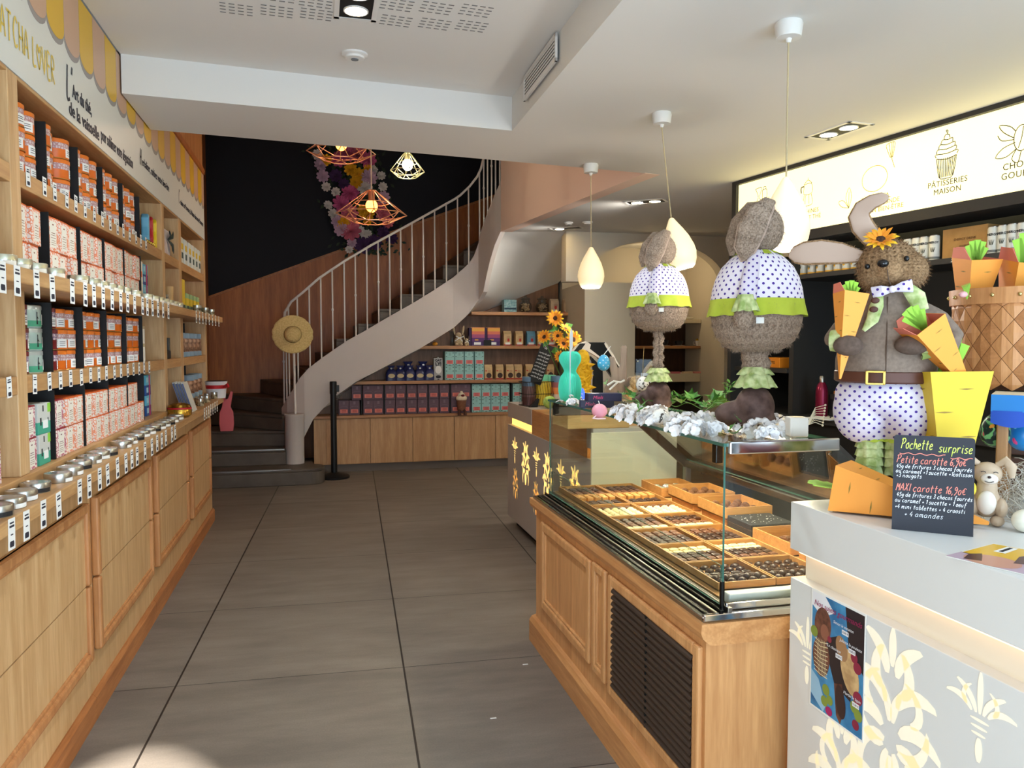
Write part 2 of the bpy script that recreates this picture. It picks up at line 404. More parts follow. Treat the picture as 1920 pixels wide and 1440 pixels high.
# ================================================================== ROOM SHELL
WHITE = mat('white_plaster', (226, 224, 220), 0.85)
WARMW = mat('cream_plaster', (214, 204, 186), 0.85)
NAVY = mat('near_black_paint', (17, 17, 24), 0.75)
BLACK = mat('black_board', (14, 14, 15), 0.6)
OAK = wood('oak_upright_grain', (216, 180, 132), (190, 148, 100), 'Z')
OAKH = wood('oak_level_grain', (206, 164, 112), (176, 130, 82), 'Y')
OAKX = wood('oak_cross_grain', (196, 146, 94), (160, 112, 68), 'X')
OAKR = wood('oak_red_grain', (202, 146, 94), (170, 112, 66), 'Z')
OAKRY = wood('oak_red_level', (190, 126, 74), (152, 92, 48), 'Y')
WALNUT = wood('stair_panel_grain', (186, 112, 56), (150, 86, 40), 'Z', 0.7)
DARKW = wood('shelf_back_grain', (140, 100, 70), (112, 78, 52), 'Z')
CHROME = mat('chrome', (205, 205, 205), 0.12, 1.0)
STEEL = mat('brushed_steel', (150, 146, 140), 0.3, 1.0)
WLAQ = mat('white_lacquer', (222, 222, 220), 0.35)
PAPER = mat('white_paper', (238, 238, 234), 0.8)
INK = mat('dark_ink', (30, 30, 38), 0.7)
LED = mat('warm_led_strip', (255, 214, 140), 0.5, emit=3.0)
def tile_floor():
    m = mat('floor_tile', (128, 116, 104), 0.5); ns, ln, b = nodes(m)
    tc = N(m, 'TexCoord'); mp = N(m, 'Mapping'); mp.inputs['Rotation'].default_value = (0, 0, math.radians(2.3))
    ln.new(tc.outputs['Object'], mp.inputs[0])
    sp = N(m, 'SeparateXYZ'); ln.new(mp.outputs[0], sp.inputs[0])
    lines, cells = [], []
    for ax, off, step, wd in (('X', -0.747, 0.954, 0.0042), ('Y', 3.409, 0.94, 0.0024)):
        a = N(m, 'Math', operation='SUBTRACT'); a.inputs[1].default_value = off; ln.new(sp.outputs[ax], a.inputs[0])
        d = N(m, 'Math', operation='DIVIDE'); d.inputs[1].default_value = step; ln.new(a.outputs[0], d.inputs[0])
        fl = N(m, 'Math', operation='FLOOR'); ln.new(d.outputs[0], fl.inputs[0]); cells.append(fl)
        pp = N(m, 'Math', operation='PINGPONG'); pp.inputs[1].default_value = 0.5; ln.new(d.outputs[0], pp.inputs[0])
        lt = N(m, 'Math', operation='LESS_THAN'); lt.inputs[1].default_value = wd / step; ln.new(pp.outputs[0], lt.inputs[0]); lines.append(lt)
    mxl = N(m, 'Math', operation='MAXIMUM'); ln.new(lines[0].outputs[0], mxl.inputs[0]); ln.new(lines[1].outputs[0], mxl.inputs[1])
    cb = N(m, 'CombineXYZ'); ln.new(cells[0].outputs[0], cb.inputs[0]); ln.new(cells[1].outputs[0], cb.inputs[1])
    wn = N(m, 'TexWhiteNoise'); ln.new(cb.outputs[0], wn.inputs['Vector'])
    n1 = N(m, 'TexNoise'); n1.inputs['Scale'].default_value = 3.2; n1.inputs['Detail'].default_value = 9; n1.inputs['Roughness'].default_value = 0.65
    mp2 = N(m, 'Mapping'); mp2.inputs['Scale'].default_value = (0.6, 2.2, 1); ln.new(mp.outputs[0], mp2.inputs[0]); ln.new(mp2.outputs[0], n1.inputs['Vector'])
    n2 = N(m, 'TexNoise'); n2.inputs['Scale'].default_value = 160; n2.inputs['Detail'].default_value = 2; ln.new(mp.outputs[0], n2.inputs['Vector'])
    s1 = N(m, 'Mix'); s1.data_type = 'FLOAT'; s1.inputs[0].default_value = 0.25; ln.new(n1.outputs[0], s1.inputs[2]); ln.new(n2.outputs[0], s1.inputs[3])
    s2 = N(m, 'Mix'); s2.data_type = 'FLOAT'; s2.inputs[0].default_value = 0.12; ln.new(s1.outputs[0], s2.inputs[2]); ln.new(wn.outputs[0], s2.inputs[3])
    r = ramp(m, [(0.33, (108, 100, 92)), (0.5, (124, 115, 106)), (0.68, (140, 131, 121))]); ln.new(s2.outputs[0], r.inputs[0])
    mx = N(m, 'Mix'); mx.data_type = 'RGBA'; mx.inputs[7].default_value = lin((44, 38, 34)) + (1,)
    ln.new(mxl.outputs[0], mx.inputs[0]); ln.new(r.outputs[0], mx.inputs[6]); ln.new(mx.outputs[2], b.inputs['Base Color'])
    return m
struct(MB().box(-1.5, 5.6, -1.6, 10.6, -0.1, 0).build('floor', tile_floor()))

# ceiling: a low slab with a raised tray over the aisle and the open stairwell at the back
A, B = (-0.877, 3.982), (1.031, 4.163)          # soffit step
Cc, D = (-0.884, 4.616), (2.17, 4.98)            # edge of the stairwell
c = MB()
c.prism([A, B, (1.2, 4.18), (2.17, 4.98), (-0.877, 4.616)], 2.6, 2.86)
c.prism([(1.031, 4.163), (0.95, -.75), (5.6, -.75), (5.6, 4.98), (2.17, 4.98), (1.2, 4.18)], 2.6, 2.86)
c.prism([(2.17, 4.98), (5.6, 4.98), (5.6, 9.2), (2.9, 9.2), (2.9, 7.79), (1.85, 7.93)], 2.6, 2.86)
struct(c.build('ceiling', WHITE))
c = MB().prism([(-.88, -.75), (0.95, -.75), (1.035, 4.165), (-0.88, 3.99)], 2.78, 2.9)
struct(c.build('ceiling_tray', WHITE))
struct(MB().box(-1.6, 5.8, -1.8, 10.6, 4.7, 4.8).build('ceiling_stairwell', NAVY))  # stairwell ceiling, stretched over the whole plan to stop light leaks
struct(MB().box(5.6, 5.8, -1.8, 10.6, 0, 4.7).build('wall_right_light_stop', WARMW))  # added to close the right side against light leaks
struct(MB().box(-1.18, 5.6, 4.3, 4.4, 2.9, 4.7).build('wall_upper_light_stop', WHITE))  # unseen, added above the slab to keep outside light off the stairs

struct(MB().box(-1.6, -1.18, -1.6, 6.66, 0, 4.7).build('wall_left', WARMW))
struct(MB().box(-1.6, -1.3, 6.66, 10.2, 0, 4.7).build('wall_stair_left', WALNUT))
struct(MB().box(-1.6, 5.6, 10.0, 10.3, 0, 4.7).build('wall_back', NAVY))
# timber panelling rising with the stairs along the back wall
p0, p1 = atY(385, 560, 9.98), atY(905, 375, 9.98)
sl = (p1.z - p0.z) / (p1.x - p0.x)
zt = lambda x: p0.z + sl * (x - p0.x)
M = frame((0, 9.98, 0), (1, 0, 0), (0, 0, 1), (0, -1, 0))
pm = MB().prism([(-1.3, 0), (3.2, 0), (3.2, zt(3.2)), (-1.3, zt(-1.3))], 0, 0.03, M)
struct(pm.build('trim_1', WALNUT))
cap = MB().prism([(-1.3, zt(-1.3) - .012), (3.2, zt(3.2) - .012), (3.2, zt(3.2) + .012), (-1.3, zt(-1.3) + .012)], 0, 0.05, M)
struct(cap.build('trim_2', OAKRY))

# right side wall behind the bar, arch wall and alcove
TH = math.radians(-8)
SD = Vector((math.sin(TH), math.cos(TH), 0))      # along the bar wall, away from the viewer
SN = Vector((math.cos(TH), -math.sin(TH), 0))     # into the bar wall
S0 = Vector((2.93, 5.1, 0))                       # far top corner of the sign frame
def bar(u, v, z): return S0 - SD * u + SN * v + Vector((0, 0, z))   # u towards the viewer, v into the wall
MBAR = frame(S0, -SD, SN, (0, 0, 1))              # local x = u, y = v, z up
struct(MB().box(-.6, 7.2, .62, .8, 0, 2.6, 0, MBAR).build('wall_right', WARMW))
arch = [(4.34, 0), (4.34, 2.08)]
arch += [(3.525 + .815 * math.cos(t), 2.08 + .45 * math.sin(t)) for t in [PI * k / 24 for k in range(1, 24)]]
poly = [(2.5, 2.08), (2.5, 2.62), (5.6, 2.62), (5.6, 0)] + arch + [(2.71, 2.08)]
M = frame((0, 7.75, 0), (1, 0, 0), (0, 0, 1), (0, 1, 0))
struct(MB().prism(poly, 0, .16, M).build('wall_arch', WARMW))
w1 = MB().prism([(2.71, 7.755), (3.28, 7.755), (3.34, 8.95), (2.84, 8.95)], 0, 2.08)
struct(w1.build('wall_pier', mat('pale_plaster', (224, 214, 192), .85)))
aw = MB().box(2.84, 5.6, 8.95, 9.1, 0, 2.62)
struct(aw.build('wall_alcove', WARMW))
struct(MB().box(4.46, 4.6, 7.92, 8.95, 0, 2.6).build('wall_alcove_side', WARMW))

# unseen street front: door arch and low window head shaped to limit sun patch
f = MB()
dr = [(.36, 0), (.36, 2.10)] + [(.08 + .28 * math.cos(PI * k / 24), 2.10 + .30 * math.sin(PI * k / 24)) for k in range(1, 24)] + [(-.20, 2.10), (-.20, 0)]
f.prism([(-1.5, 0), (-1.5, 2.9), (.95, 2.9), (.95, 0)] + dr, -.9, -.7, frame((0, 0, 0), (1, 0, 0), (0, 0, 1), (0, -1, 0)) @ Matrix.Diagonal((1, 1, -1, 1)))
f.box(3.0, 5.6, -.9, -.7, 0, 2.9); f.box(.95, 3.0, -.9, -.7, 1.75, 2.9); f.box(.95, 3.0, -.9, -.7, 0, .45)
struct(f.build('wall_front', WHITE))
wf = MB()
for x in (.95, 1.95, 2.96): wf.box(x, x + .04, -.84, -.76, .45, 1.75)
wf.box(.95, 3.0, -.84, -.76, .45, .49); wf.box(.95, 3.0, -.84, -.76, 1.71, 1.75)
wo = struct(wf.build('window_1', mat('anthracite_frame', (40, 42, 45), .4)))
gp = MB().box(.99, 2.96, -.805, -.797, .49, 1.71).build('window_glass', glass('shop_glass', (248, 250, 250)), wo)

# side of the stairwell opening, warm lamp pink put into its plaster colour
wl = [(1.85, 7.93), (2.17, 4.98)]
m = MB(); m.add([(1.845, 7.93, 2.597), (2.165, 4.97, 2.597), (2.165, 4.97, 3.9), (1.845, 7.93, 3.9), (1.97, 7.94, 2.6), (2.29, 5.0, 2.6), (2.29, 5.0, 3.9), (1.97, 7.94, 3.9)],
                [(0, 1, 2, 3), (5, 4, 7, 6), (3, 2, 6, 7), (0, 3, 7, 4), (1, 5, 6, 2), (0, 4, 5, 1)])
PINKW = mat('plaster_lamp_pink', (250, 220, 204), .8)
struct(m.build('wall_stairwell', PINKW))
# white soffit under the flight, from the stringer to the shelf wall: built with the stair below

# ================================================================== STAIRCASE
STONE = mottled('dark_stone_tread', (84, 74, 66), (100, 90, 80), 5, .55)
STRW = mat('white_stringer', (206, 196, 190), .6)
RAILM = mat('white_enamel', (226, 218, 208), .35)
stair = thing('staircase', 'white winding staircase with dark stone steps and thin white balusters', 'staircase', (0, 0, 0))
# plan of the stringer by picture column: px -> distance y
PATH = [(528, 8.78), (538, 8.66), (550, 8.6), (570, 8.56), (606, 8.55), (668, 8.55), (720, 8.55), (785, 8.55), (850, 8.53), (880, 8.49), (897, 8.45),
        (901, 8.4), (906, 8.33), (912.5, 8.24), (919, 8.15), (927.5, 8.05), (940, 7.93), (956, 7.68)]
TOP = [(528, 765), (538, 747), (550, 729), (562, 709), (579, 690), (606, 669.5), (647, 641), (690, 617), (732, 592), (775, 568), (817, 542), (850, 520), (859, 512), (880, 493.5), (894, 472), (901, 435), (912.5, 402), (927.5, 365), (940, 337), (956, 302)]
BOT = [(528, 880), (550, 860), (570, 817), (586, 786), (600, 771), (626, 744), (666, 716.5), (719, 689), (785, 654.5), (824, 631), (851, 614), (877, 590), (897, 562.5), (906, 547), (915, 502), (925, 465), (940, 431), (956, 425)]
RAIL = [(533, 600), (534, 586), (546, 566), (566, 550), (598, 522), (644, 491), (696, 460), (762, 424), (850, 375), (862, 367), (880, 350), (894, 332), (901, 317), (905.5, 299), (915, 262), (930, 225), (956, 165)]
def itp(tab, x):
    for (a, va), (b, vb) in zip(tab, tab[1:]):
        if x <= b: return va + (vb - va) * (x - a) / (b - a)
    return tab[-1][1]
def spt(px, tab): return atY(px, itp(tab, px), itp(PATH, px))
cols = sorted(set([p for p, _ in PATH] + list(range(540, 897, 12)) + [562, 579, 586, 600]))
fr, bk = [], []
tops, bots, topb, botb = [], [], [], []
for px in cols:
    a, b = spt(px, TOP), spt(px, BOT)
    b.x, b.y = a.x, a.y
    if b.z < .17: b.z = .17
    off = Vector((0, .05, 0)) if px < 897 else Vector((.05, .015, 0))
    tops.append(a); bots.append(b); topb.append(a + off); botb.append(b + off)
sg = MB()
sg.grid([bots, tops], smooth=False); sg.grid([tops, topb], smooth=False); sg.grid([topb, botb], smooth=False); sg.grid([botb, bots], smooth=False)
sg.build('stringer', STRW, stair)
# soffit under the flight
backp = []
for px, b in zip(cols, bots):
    if px < 606: continue
    if px <= 897: k_ = max(0, (px - 780) / 117); q = Vector((b.x + .12, 9.0, (b.z + .02) * (1 - k_) + 1.79 * k_))
    else:
        t = (px - 897) / 59; s_ = t / .55
        q = Vector((1.83, 9.0, 1.79)).lerp(Vector((2.85, 9.0, 2.17)), s_) if s_ < 1 else Vector((2.85, 9.0, 2.17)).lerp(Vector((2.93, 7.79, 2.6)), (t - .55) / .45)
    backp.append((b, q))
sf = MB(); sf.grid([[b for b, q in backp], [(b * .5 + q * .5) + Vector((0, 0, .0)) for b, q in backp], [q for b, q in backp]])
sf.build('soffit', WHITE, stair)
# steps
RISE = .165
def step(poly, k, name='step'):
    s = MB().prism(poly, (k - 1) * RISE if k > 1 else 0, k * RISE - .03).prism([(x, y) for x, y in poly], k * RISE - .03, k * RISE)
    return s.build(name, STONE, stair, bevel=.008)
rnd_end = [(-.1 + .13 * math.cos(t), 8.22 + .16 * math.sin(t)) for t in [(-PI / 2) + PI * k / 10 * .95 for k in range(11)]]
step([(-1.29, 8.06), (-.3, 8.05)] + rnd_end + [(-.1, 8.62), (-1.29, 8.62)], 1)
step([(-1.29, 8.40), (-.36, 8.385), (-.36, 9.0), (-1.29, 9.0)], 2)
step([(-1.29, 8.80), (-.38, 8.62), (-.3, 9.3), (-1.29, 9.3)], 3)
step([(-1.29, 9.5), (-.40, 8.62), (-.2, 8.7), (-.3, 9.7), (-1.29, 9.97)], 4)
step([(-1.29, 9.97), (-1.05, 9.69), (-.34, 8.72), (-.1, 8.7), (-.2, 9.97)], 5)
step([(-.72, 9.97), (-.71, 9.86), (-.26, 8.72), (.2, 8.68), (.2, 9.97)], 6)
for k in range(7, 17):
    x = -.3 + (k - 7) * .235
    step([(x, 9.97), (x + .14 * (k < 9), 8.64), (x + .40, 8.64), (x + .36, 9.97)], k)
for k, (a, b, y) in enumerate([(-1.29, -.3, 8.058), (-1.29, -.375, 8.39)]):
    MB().rbox(a, b, y - .006, y + .02, (k + 1) * RISE - .012, (k + 1) * RISE + .004, .002).build('nosing', STEEL, stair)
# newel, rail, balusters
nw = MB().lathe([(.098, .165), (.098, .66), (.102, .665), (.102, .69), (.0, .69)], 28, M=Matrix.Translation((-.275, 8.47, 0)))
nw.build('newel', STRW, stair)
MB().tube([(-.262, 8.45, .68), (-.27, 8.45, 1.68)], .013, 10).build('newel_post', RAILM, stair)
rl = [spt(px, RAIL) for px in [533, 534, 540, 546, 556, 566, 582, 598, 620, 644, 670, 696, 730, 762, 806, 850, 862, 880, 894, 901, 905.5, 915, 930]]
MB().tube([(p.x, p.y - .02, p.z) for p in rl], .013, 8).build('handrail', RAILM, stair)
for i, px in enumerate([533, 538, 543, 559.3, 581.5, 603, 624.6, 646.8, 667.6, 688.9, 710.4, 731.6, 752.5, 773.7, 794.6, 816, 837.7, 858.8, 879.5, 900, 908, 915, 922.5, 930, 938, 946, 954]):
    a, b = spt(px, TOP), spt(px, RAIL)
    bm_ = MB().tube([(a.x, a.y + .02, a.z - .05), (a.x, a.y + .02, b.z)], .0085, 8)
    if i % 2 == 0:
        z = a.z + (b.z - a.z) * .5
        bm_.sph((a.x, a.y + .02, z), (.013, .013, .02), 8, 6)
    bm_.build('baluster', RAILM, stair)

# ================================================================== LEFT WALL: DRAWER CABINETS, WORKTOP, SHELVING, BANNER
XF = -.886                                   # plane of the shelf fronts
def cabinet(y0, y1, p0, p1, lab):
    t = thing('drawer_cabinet', lab, 'cabinet', (0, 0, 0), group='oak drawer cabinets under the tea shelves')
    MB().box(-1.17, -.868, y0, y1, .1, .958).build('body', OAK, t)
    MB().prism([(-1.17, 0), (-.85, 0), (-.85, .085), (-.862, .1), (-1.17, .1)], y0, y1, frame((0, 0, 0), (1, 0, 0), (0, 0, 1), (0, -1, 0)) @ Matrix.Diagonal((1, 1, -1, 1))).build('plinth', OAKRY, t)
    for z0, z1, up in ((.545, .852, True), (.255, .54, False)):
        d = MB().box(-.867, -.853, p0 + .03, p1 - .03, z0, z1).build('drawer', OAK, t)
        fm = MB()
        a, b = (z0, z1 - .035) if up else (z0 + .035, z1)
        for ya, yb in ((p0, p0 + .035), (p1 - .035, p1)):
            fm.rbox(-.868, -.838, ya, yb, z0, z1, .008)
        zz = (z1 - .035, z1) if up else (z0, z0 + .035)
        fm.rbox(-.868, -.838, p0 + .034, p1 - .034, zz[0], zz[1], .008)
        fm.rbox(-.868, -.847, p0 + .045, p1 - .045, zz[0] - .012, zz[1] - .012 if up else zz[1] + .012, .004)
        fm.build('drawer_moulding', OAKR, d)
for i, (y0, y1, p0, p1) in enumerate([(1.5, 3.199, 1.9, 3.15), (3.201, 4.319, 3.25, 4.25), (4.321, 5.459, 4.38, 5.38), (5.461, 6.64, 5.53, 6.44)]):
    cabinet(y0, y1, p0, p1, 'oak cabinet with two moulded drawer fronts, ' + ['nearest the street door', 'second from the street door', 'third from the street door', 'beside the stairs'][i])
wt = MB().rbox(-1.17, -.77, 1.5, 6.68, .96, 1.0, .004)
wt.build('slab', OAKH, tag_root := thing('worktop', 'long oak worktop holding a row of silver tins under the shelves', 'worktop'))
MB().rbox(-1.17, -.88, 1.5, 6.66, 1.0, 1.04, .003).build('upstand', OAKH, tag_root)

unit = thing('shelving_unit', 'tall oak wall shelving with black dividers holding tea tins and boxes', 'shelves')
MB().box(-1.178, -1.17, 1.4, 6.66, 1.04, 2.26).build('back_panel', OAK, unit)
for y0, y1 in ((1.42, 1.5), (2.62, 2.70), (4.90, 4.98), (5.46, 5.555), (6.575, 6.655)):
    MB().rbox(-1.17, XF, y0, y1, 1.04, 2.26, .003).build('upright', OAK, unit)
for z0, z1 in ((1.925, 1.98), (1.29, 1.345), (2.25, 2.262)):
    for y0, y1 in ((1.5, 2.62), (2.70, 4.90), (4.98, 5.46), (5.555, 6.575)):
        MB().rbox(-1.17, XF - .001, y0, y1, z0, z1, .002).build('shelf', OAKH, unit)
MB().rbox(-1.17, -.77, 1.4, 6.72, 1.606, 1.65, .004).build('display_ledge', OAKH, unit, label='deeper oak ledge edged with price tags')
DIV = [2.99, 3.35, 3.70, 4.05, 4.40]
for z0, z1 in ((1.981, 2.2), (1.651, 1.895), (1.346, 1.585), (1.041, 1.283)):
    for y in DIV: MB().box(-1.169, -.9, y - .004, y + .004, z0, z1).build('divider', BLACK, unit)
    for y in (5.8, 6.06): MB().box(-1.169, -.955, y - .004, y + .004, z0, z1).build('divider', BLACK, unit)
# dark lining behind the goods in the divided bays
for z0, z1 in ((1.981, 2.2), (1.651, 1.895), (1.346, 1.585), (1.041, 1.283)):
    MB().box(-1.1695, -1.165, 2.71, 4.40, z0, z1).build('backing', BLACK, unit)

# ---- banner above the shelves
BAN = mat('banner_print', (226, 226, 220), .4)
YEL = mat('awning_yellow', (226, 182, 52), .4); BEI = mat('awning_beige', (208, 170, 142), .4); GRYS = mat('awning_grey', (158, 152, 150), .5)
bn = thing('shop_banner', 'long printed banner with yellow and beige awning scallops above the tea shelves', 'sign')
MB().box(-.91, XF, 1.4, 6.655, 2.263, 2.775).build('panel', BAN, bn)
MX = frame((XF, 0, 0), (0, 1, 0), (0, 0, 1), (1, 0, 0))
def scallop(y0, y1, zb, zv, ztop, n=10):
    m = (y0 + y1) / 2
    return [(y1, ztop), (y0, ztop)] + [(m - (y1 - y0) / 2 * math.cos(PI * k / n), zv - (zv - zb) * math.sin(PI * k / n)) for k in range(n + 1)]
for k in range(-9, 19):
    y0 = 3.17 + .1866 * k
    y1 = min(y0 + .1866, 6.654)
    if y1 - y0 < .05: continue
    MB().prism(scallop(y0, y1, 2.499, 2.553, 2.77), .0005, .0012, MX).build('scallop_shadow', GRYS, bn)
    MB().prism(scallop(y0 + .004, y1, 2.52, 2.568, 2.774), .0014, .002, MX).build('scallop', YEL if k % 2 else BEI, bn)
DKT = mat('banner_lettering', (44, 44, 54), .5); YLT = mat('banner_yellow_lettering', (232, 200, 88), .5)
h = MB(); handwrite(h, 'MATCHA L♥VER', 2.53, 2.345, .050, .009, MX, width=.52, z=.0015, slant=0, rnd=False); h.build('yellow_lettering', YLT, bn)
h = MB(); handwrite(h, "L'", 3.18, 2.345, .07, .013, MX, z=.0015, slant=.1, rnd=False); h.build('initial', DKT, bn)
def line(txt, y, z, size, wid=None, **k):
    o = text_mesh('lettering', txt, size, MX @ Matrix.Translation((0, 0, .0015)), DKT, bn, 'LEFT', **k)
    me = o.data
    x0 = min(v.co.y for v in me.vertices); x1 = max(v.co.y for v in me.vertices)
    s = (wid / (x1 - x0)) if wid else 1
    for v in me.vertices: v.co.y = y + (v.co.y - x0) * s; v.co.z += z
line('Art du thé,', 3.25, 2.385, .07, .25, bold=.001)
line('de la vaisselle', 3.205, 2.31, .07, .4, bold=.001)
line('pour sublimer votre dégustation', 3.635, 2.325, .075, .57)
h = MB(); handwrite(h, 'H', 4.365, 2.36, .05, .011, MX, z=.0015, rnd=False); h.build('initial', DKT, bn)
line('erbaliser, cultivez votre bien-être', 4.42, 2.385, .06, .74)
h = MB(); handwrite(h, 'C', 5.49, 2.36, .05, .011, MX, z=.0015, rnd=False); h.build('initial', DKT, bn)
line('uisine en Provence, la Nature dans votre Provence', 5.56, 2.375, .055, 1.02)
up = thing('wall_panelling', 'orange oak panelling above the banner beside the stairwell', 'panelling')
MB().box(-1.0, -.89, 4.62, 6.655, 2.8, 4.2).build('panel', OAKR, up)
MB().rbox(-.9, -.872, 4.62, 6.655, 2.778, 2.82, .004).build('ledge', WALNUT, up)

# ================================================================== GOODS ON THE LEFT WALL
CREAM = mat('cream_label', (236, 230, 216), .7)
def tin_maker(name, lid, base, pat, labcol=(238, 236, 232)):
    lm = mat(lid[0], lid[1], .35)
    bm_ = bands(base[0], [(0, base[1]), (.036, (206, 188, 188)), (.06, base[1])], .4, .075, (.036, .06, pat, 90))
    def make(lab, grp):
        t = thing(name, lab, 'tin', group=grp)
        MB().lathe([(.047, 0), (.049, .003), (.049, .058), (.047, .06)], 20).build('body', bm_, t)
        MB().lathe([(.0505, .0585), (.0505, .072), (.047, .0745), (0, .0745)], 20, cap0=True).build('lid', lm, t)
        MB().lathe([(.0495, .0), (.0503, .0015), (.0495, .003)], 20, cap0=False, cap1=False).build('rim', mat('brass_rim', (190, 160, 90), .3, .8), t)
        # square sticker wrapped on the front
        g = MB(); a0, n = -.42, 6
        g.grid([[(.0497 * math.cos(a0 + .84 * i / n), .0497 * math.sin(a0 + .84 * i / n), z) for i in range(n + 1)] for z in (.008, .04)])
        st = g.build('sticker', PAPER, t)
        p = MB()
        for z in (.03, .024, .016): p.grid([[(.04995 * math.cos(a0 + .15 + .5 * i / n), .04995 * math.sin(a0 + .15 + .5 * i / n), zz) for i in range(n + 1)] for zz in (z, z + .002)])
        p.build('print', INK, st)
        return t
    return make
mk_or = tin_maker('tea_tin', ('orange_lid', (226, 118, 34)), ('orange_tin_print', (222, 108, 28)), (178, 132, 132))
mk_rd = tin_maker('tea_tin', ('maroon_lid', (110, 30, 36)), ('maroon_tin_print', (118, 26, 32)), (120, 96, 130))
T_or = mk_or('x', 'x'); T_rd = mk_rd('x', 'x')
PLACED = set()
def put(proto, loc, lab, grp=None, rz=0.0, rot=None, s=None):
    """the first call moves the prototype itself, later ones copy it"""
    if proto.name in PLACED: o = clone(proto, loc, rz, rot=rot, s=s)
    else:
        PLACED.add(proto.name); o = proto; o.location = loc; o.rotation_euler = rot if rot else (0, 0, rz)
        if s: o.scale = (s, s, s)
    o['label'] = lab
    if grp: o['group'] = grp
    elif 'group' in o: del o['group']
    return o
LAYER = ['bottom', 'middle', 'top']
COMP = ['first', 'second', 'third', 'fourth', 'fifth']
comps = [(2.70, 2.986), (2.994, 3.346), (3.354, 3.696), (3.704, 4.046), (4.054, 4.396)]
for row, z, gname in ((0, 1.98, 'highest shelf'), (1, 1.345, 'shelf below the price-tagged ledge')):
    for ci, (y0, y1) in enumerate(comps):
        ys = [2.805, 2.91] if ci == 0 else [y0 + .062 + .108 * k for k in range(3)]
        if row == 1 and ci == 0: ys = [2.785]
        for k, y in enumerate(ys):
            red = row == 1 and k == 0 and ci < 2
            for h in range(3):
                P = T_rd if red else T_or
                put(P, (-.955 + random.uniform(-.006, .002) - (.03 if row == 0 and k == 1 and ci in (1,) else 0), y, z + .0005 + .0752 * h),
                    f"{'maroon' if red else 'orange'}-lidded tea tin, {LAYER[h]} of {ORD[k]} stack, {COMP[ci]} compartment, {gname}", 'tea tins on the ' + gname, rz=random.uniform(-.7, .5))
# big pale tins with a green print
bt = thing('tea_canister', 'x', 'tin')
MB().lathe([(.072, 0), (.074, .003), (.074, .062)], 28).build('body', mat('pale_green_tin', (190, 212, 204), .3, .3), bt)
MB().lathe([(.0755, .06), (.0755, .072), (.072, .075), (0, .075)], 28).build('lid', mat('pale_tin_lid', (196, 206, 204), .3, .6), bt)
g = MB(); g.grid([[(.0746 * math.cos(a), .0746 * math.sin(a), z) for a in [-1.25 + 1.5 * i / 12 for i in range(13)]] for z in (.004, .018, .024)]); g.build('green_band', mat('teal_print', (70, 158, 124), .5), bt)
fg = MB()
for pts in ([(-.35, .012), (-.25, .012), (-.28, .03), (-.32, .03)], [(-.34, .03), (-.26, .03), (-.28, .045), (-.32, .045)], [(-.325, .045), (-.275, .045), (-.275, .053), (-.325, .053)], [(-.3, .036), (-.2, .028), (-.2, .031), (-.3, .04)]):
    fg.add([(.0752 * math.cos(a), .0752 * math.sin(a), z) for a, z in pts], [(0, 1, 2, 3)])
fg.build('figure_print', mat('black_print', (26, 28, 30), .6), bt)
g = MB(); g.grid([[(.0752 * math.cos(a), .0752 * math.sin(a), z) for a in [.1 + .3 * i / 4 for i in range(5)]] for z in (.01, .045)]); g.build('sticker', PAPER, bt)
for h in range(3): put(bt, (-.985, 2.912, 1.3455 + .0757 * h), f'pale tin with a green print, {LAYER[h]} of its stack of three', 'pale green tins')
# patterned tea boxes
def box_maker(name, pat_name, pc, lidc, w, d, h, lbl=True):
    m = MATS.get(pat_name)
    if not m:
        m = mat(pat_name, (238, 220, 210), .7); ns, ln, b = nodes(m)
        tc = N(m, 'TexCoord'); v = N(m, 'TexVoronoi'); v.inputs['Scale'].default_value = 75; v.feature = 'DISTANCE_TO_EDGE'
        ln.new(tc.outputs['Object'], v.inputs['Vector'])
        lt = N(m, 'Math', operation='LESS_THAN'); lt.inputs[1].default_value = .11; ln.new(v.outputs['Distance'], lt.inputs[0])
        r = ramp(m, [(.3, (240, 226, 216)), (.7, pc)]); ln.new(lt.outputs[0], r.inputs[0]); ln.new(r.outputs[0], b.inputs['Base Color'])
    t = thing(name, 'x', 'box')
    MB().rbox(-d, 0, -w / 2, w / 2, 0, h - .004, .0015).build('carton', m, t)
    MB().rbox(-d, 0, -w / 2, w / 2, h - .004, h, .0012).build('lid', mat(lidc[0], lidc[1], .6), t)
    if lbl:
        s = MB().box(0, .0006, -w * .27, w * .27, h * .1, h * .88).build('label_panel', CREAM, t)
        p = MB()
        for zz, ww, hh in ((.76, .06, .04), (.52, .16, .02), (.46, .2, .015), (.38, .2, .015), (.3, .16, .012), (.24, .2, .012), (.18, .18, .012)):
            p.box(.0007, .001, -w * ww, w * ww, h * zz, h * (zz + hh))
        p.build('print', mat('faded_print_' + pat_name, tuple(int(c * .62) for c in pc), .7), s)
    return t
OB = (('orange_card', (226, 106, 44)), ('red_card', (150, 30, 40)))
B2 = box_maker('tea_box', 'orange_diamond_pattern', (232, 146, 108), OB[0], .104, .1, .118)
B4 = box_maker('tea_box', 'orange_diamond_pattern', (232, 146, 108), OB[0], .104, .1, .102)
R4 = box_maker('tea_box', 'red_diamond_pattern', (186, 108, 122), OB[1], .104, .1, .102)
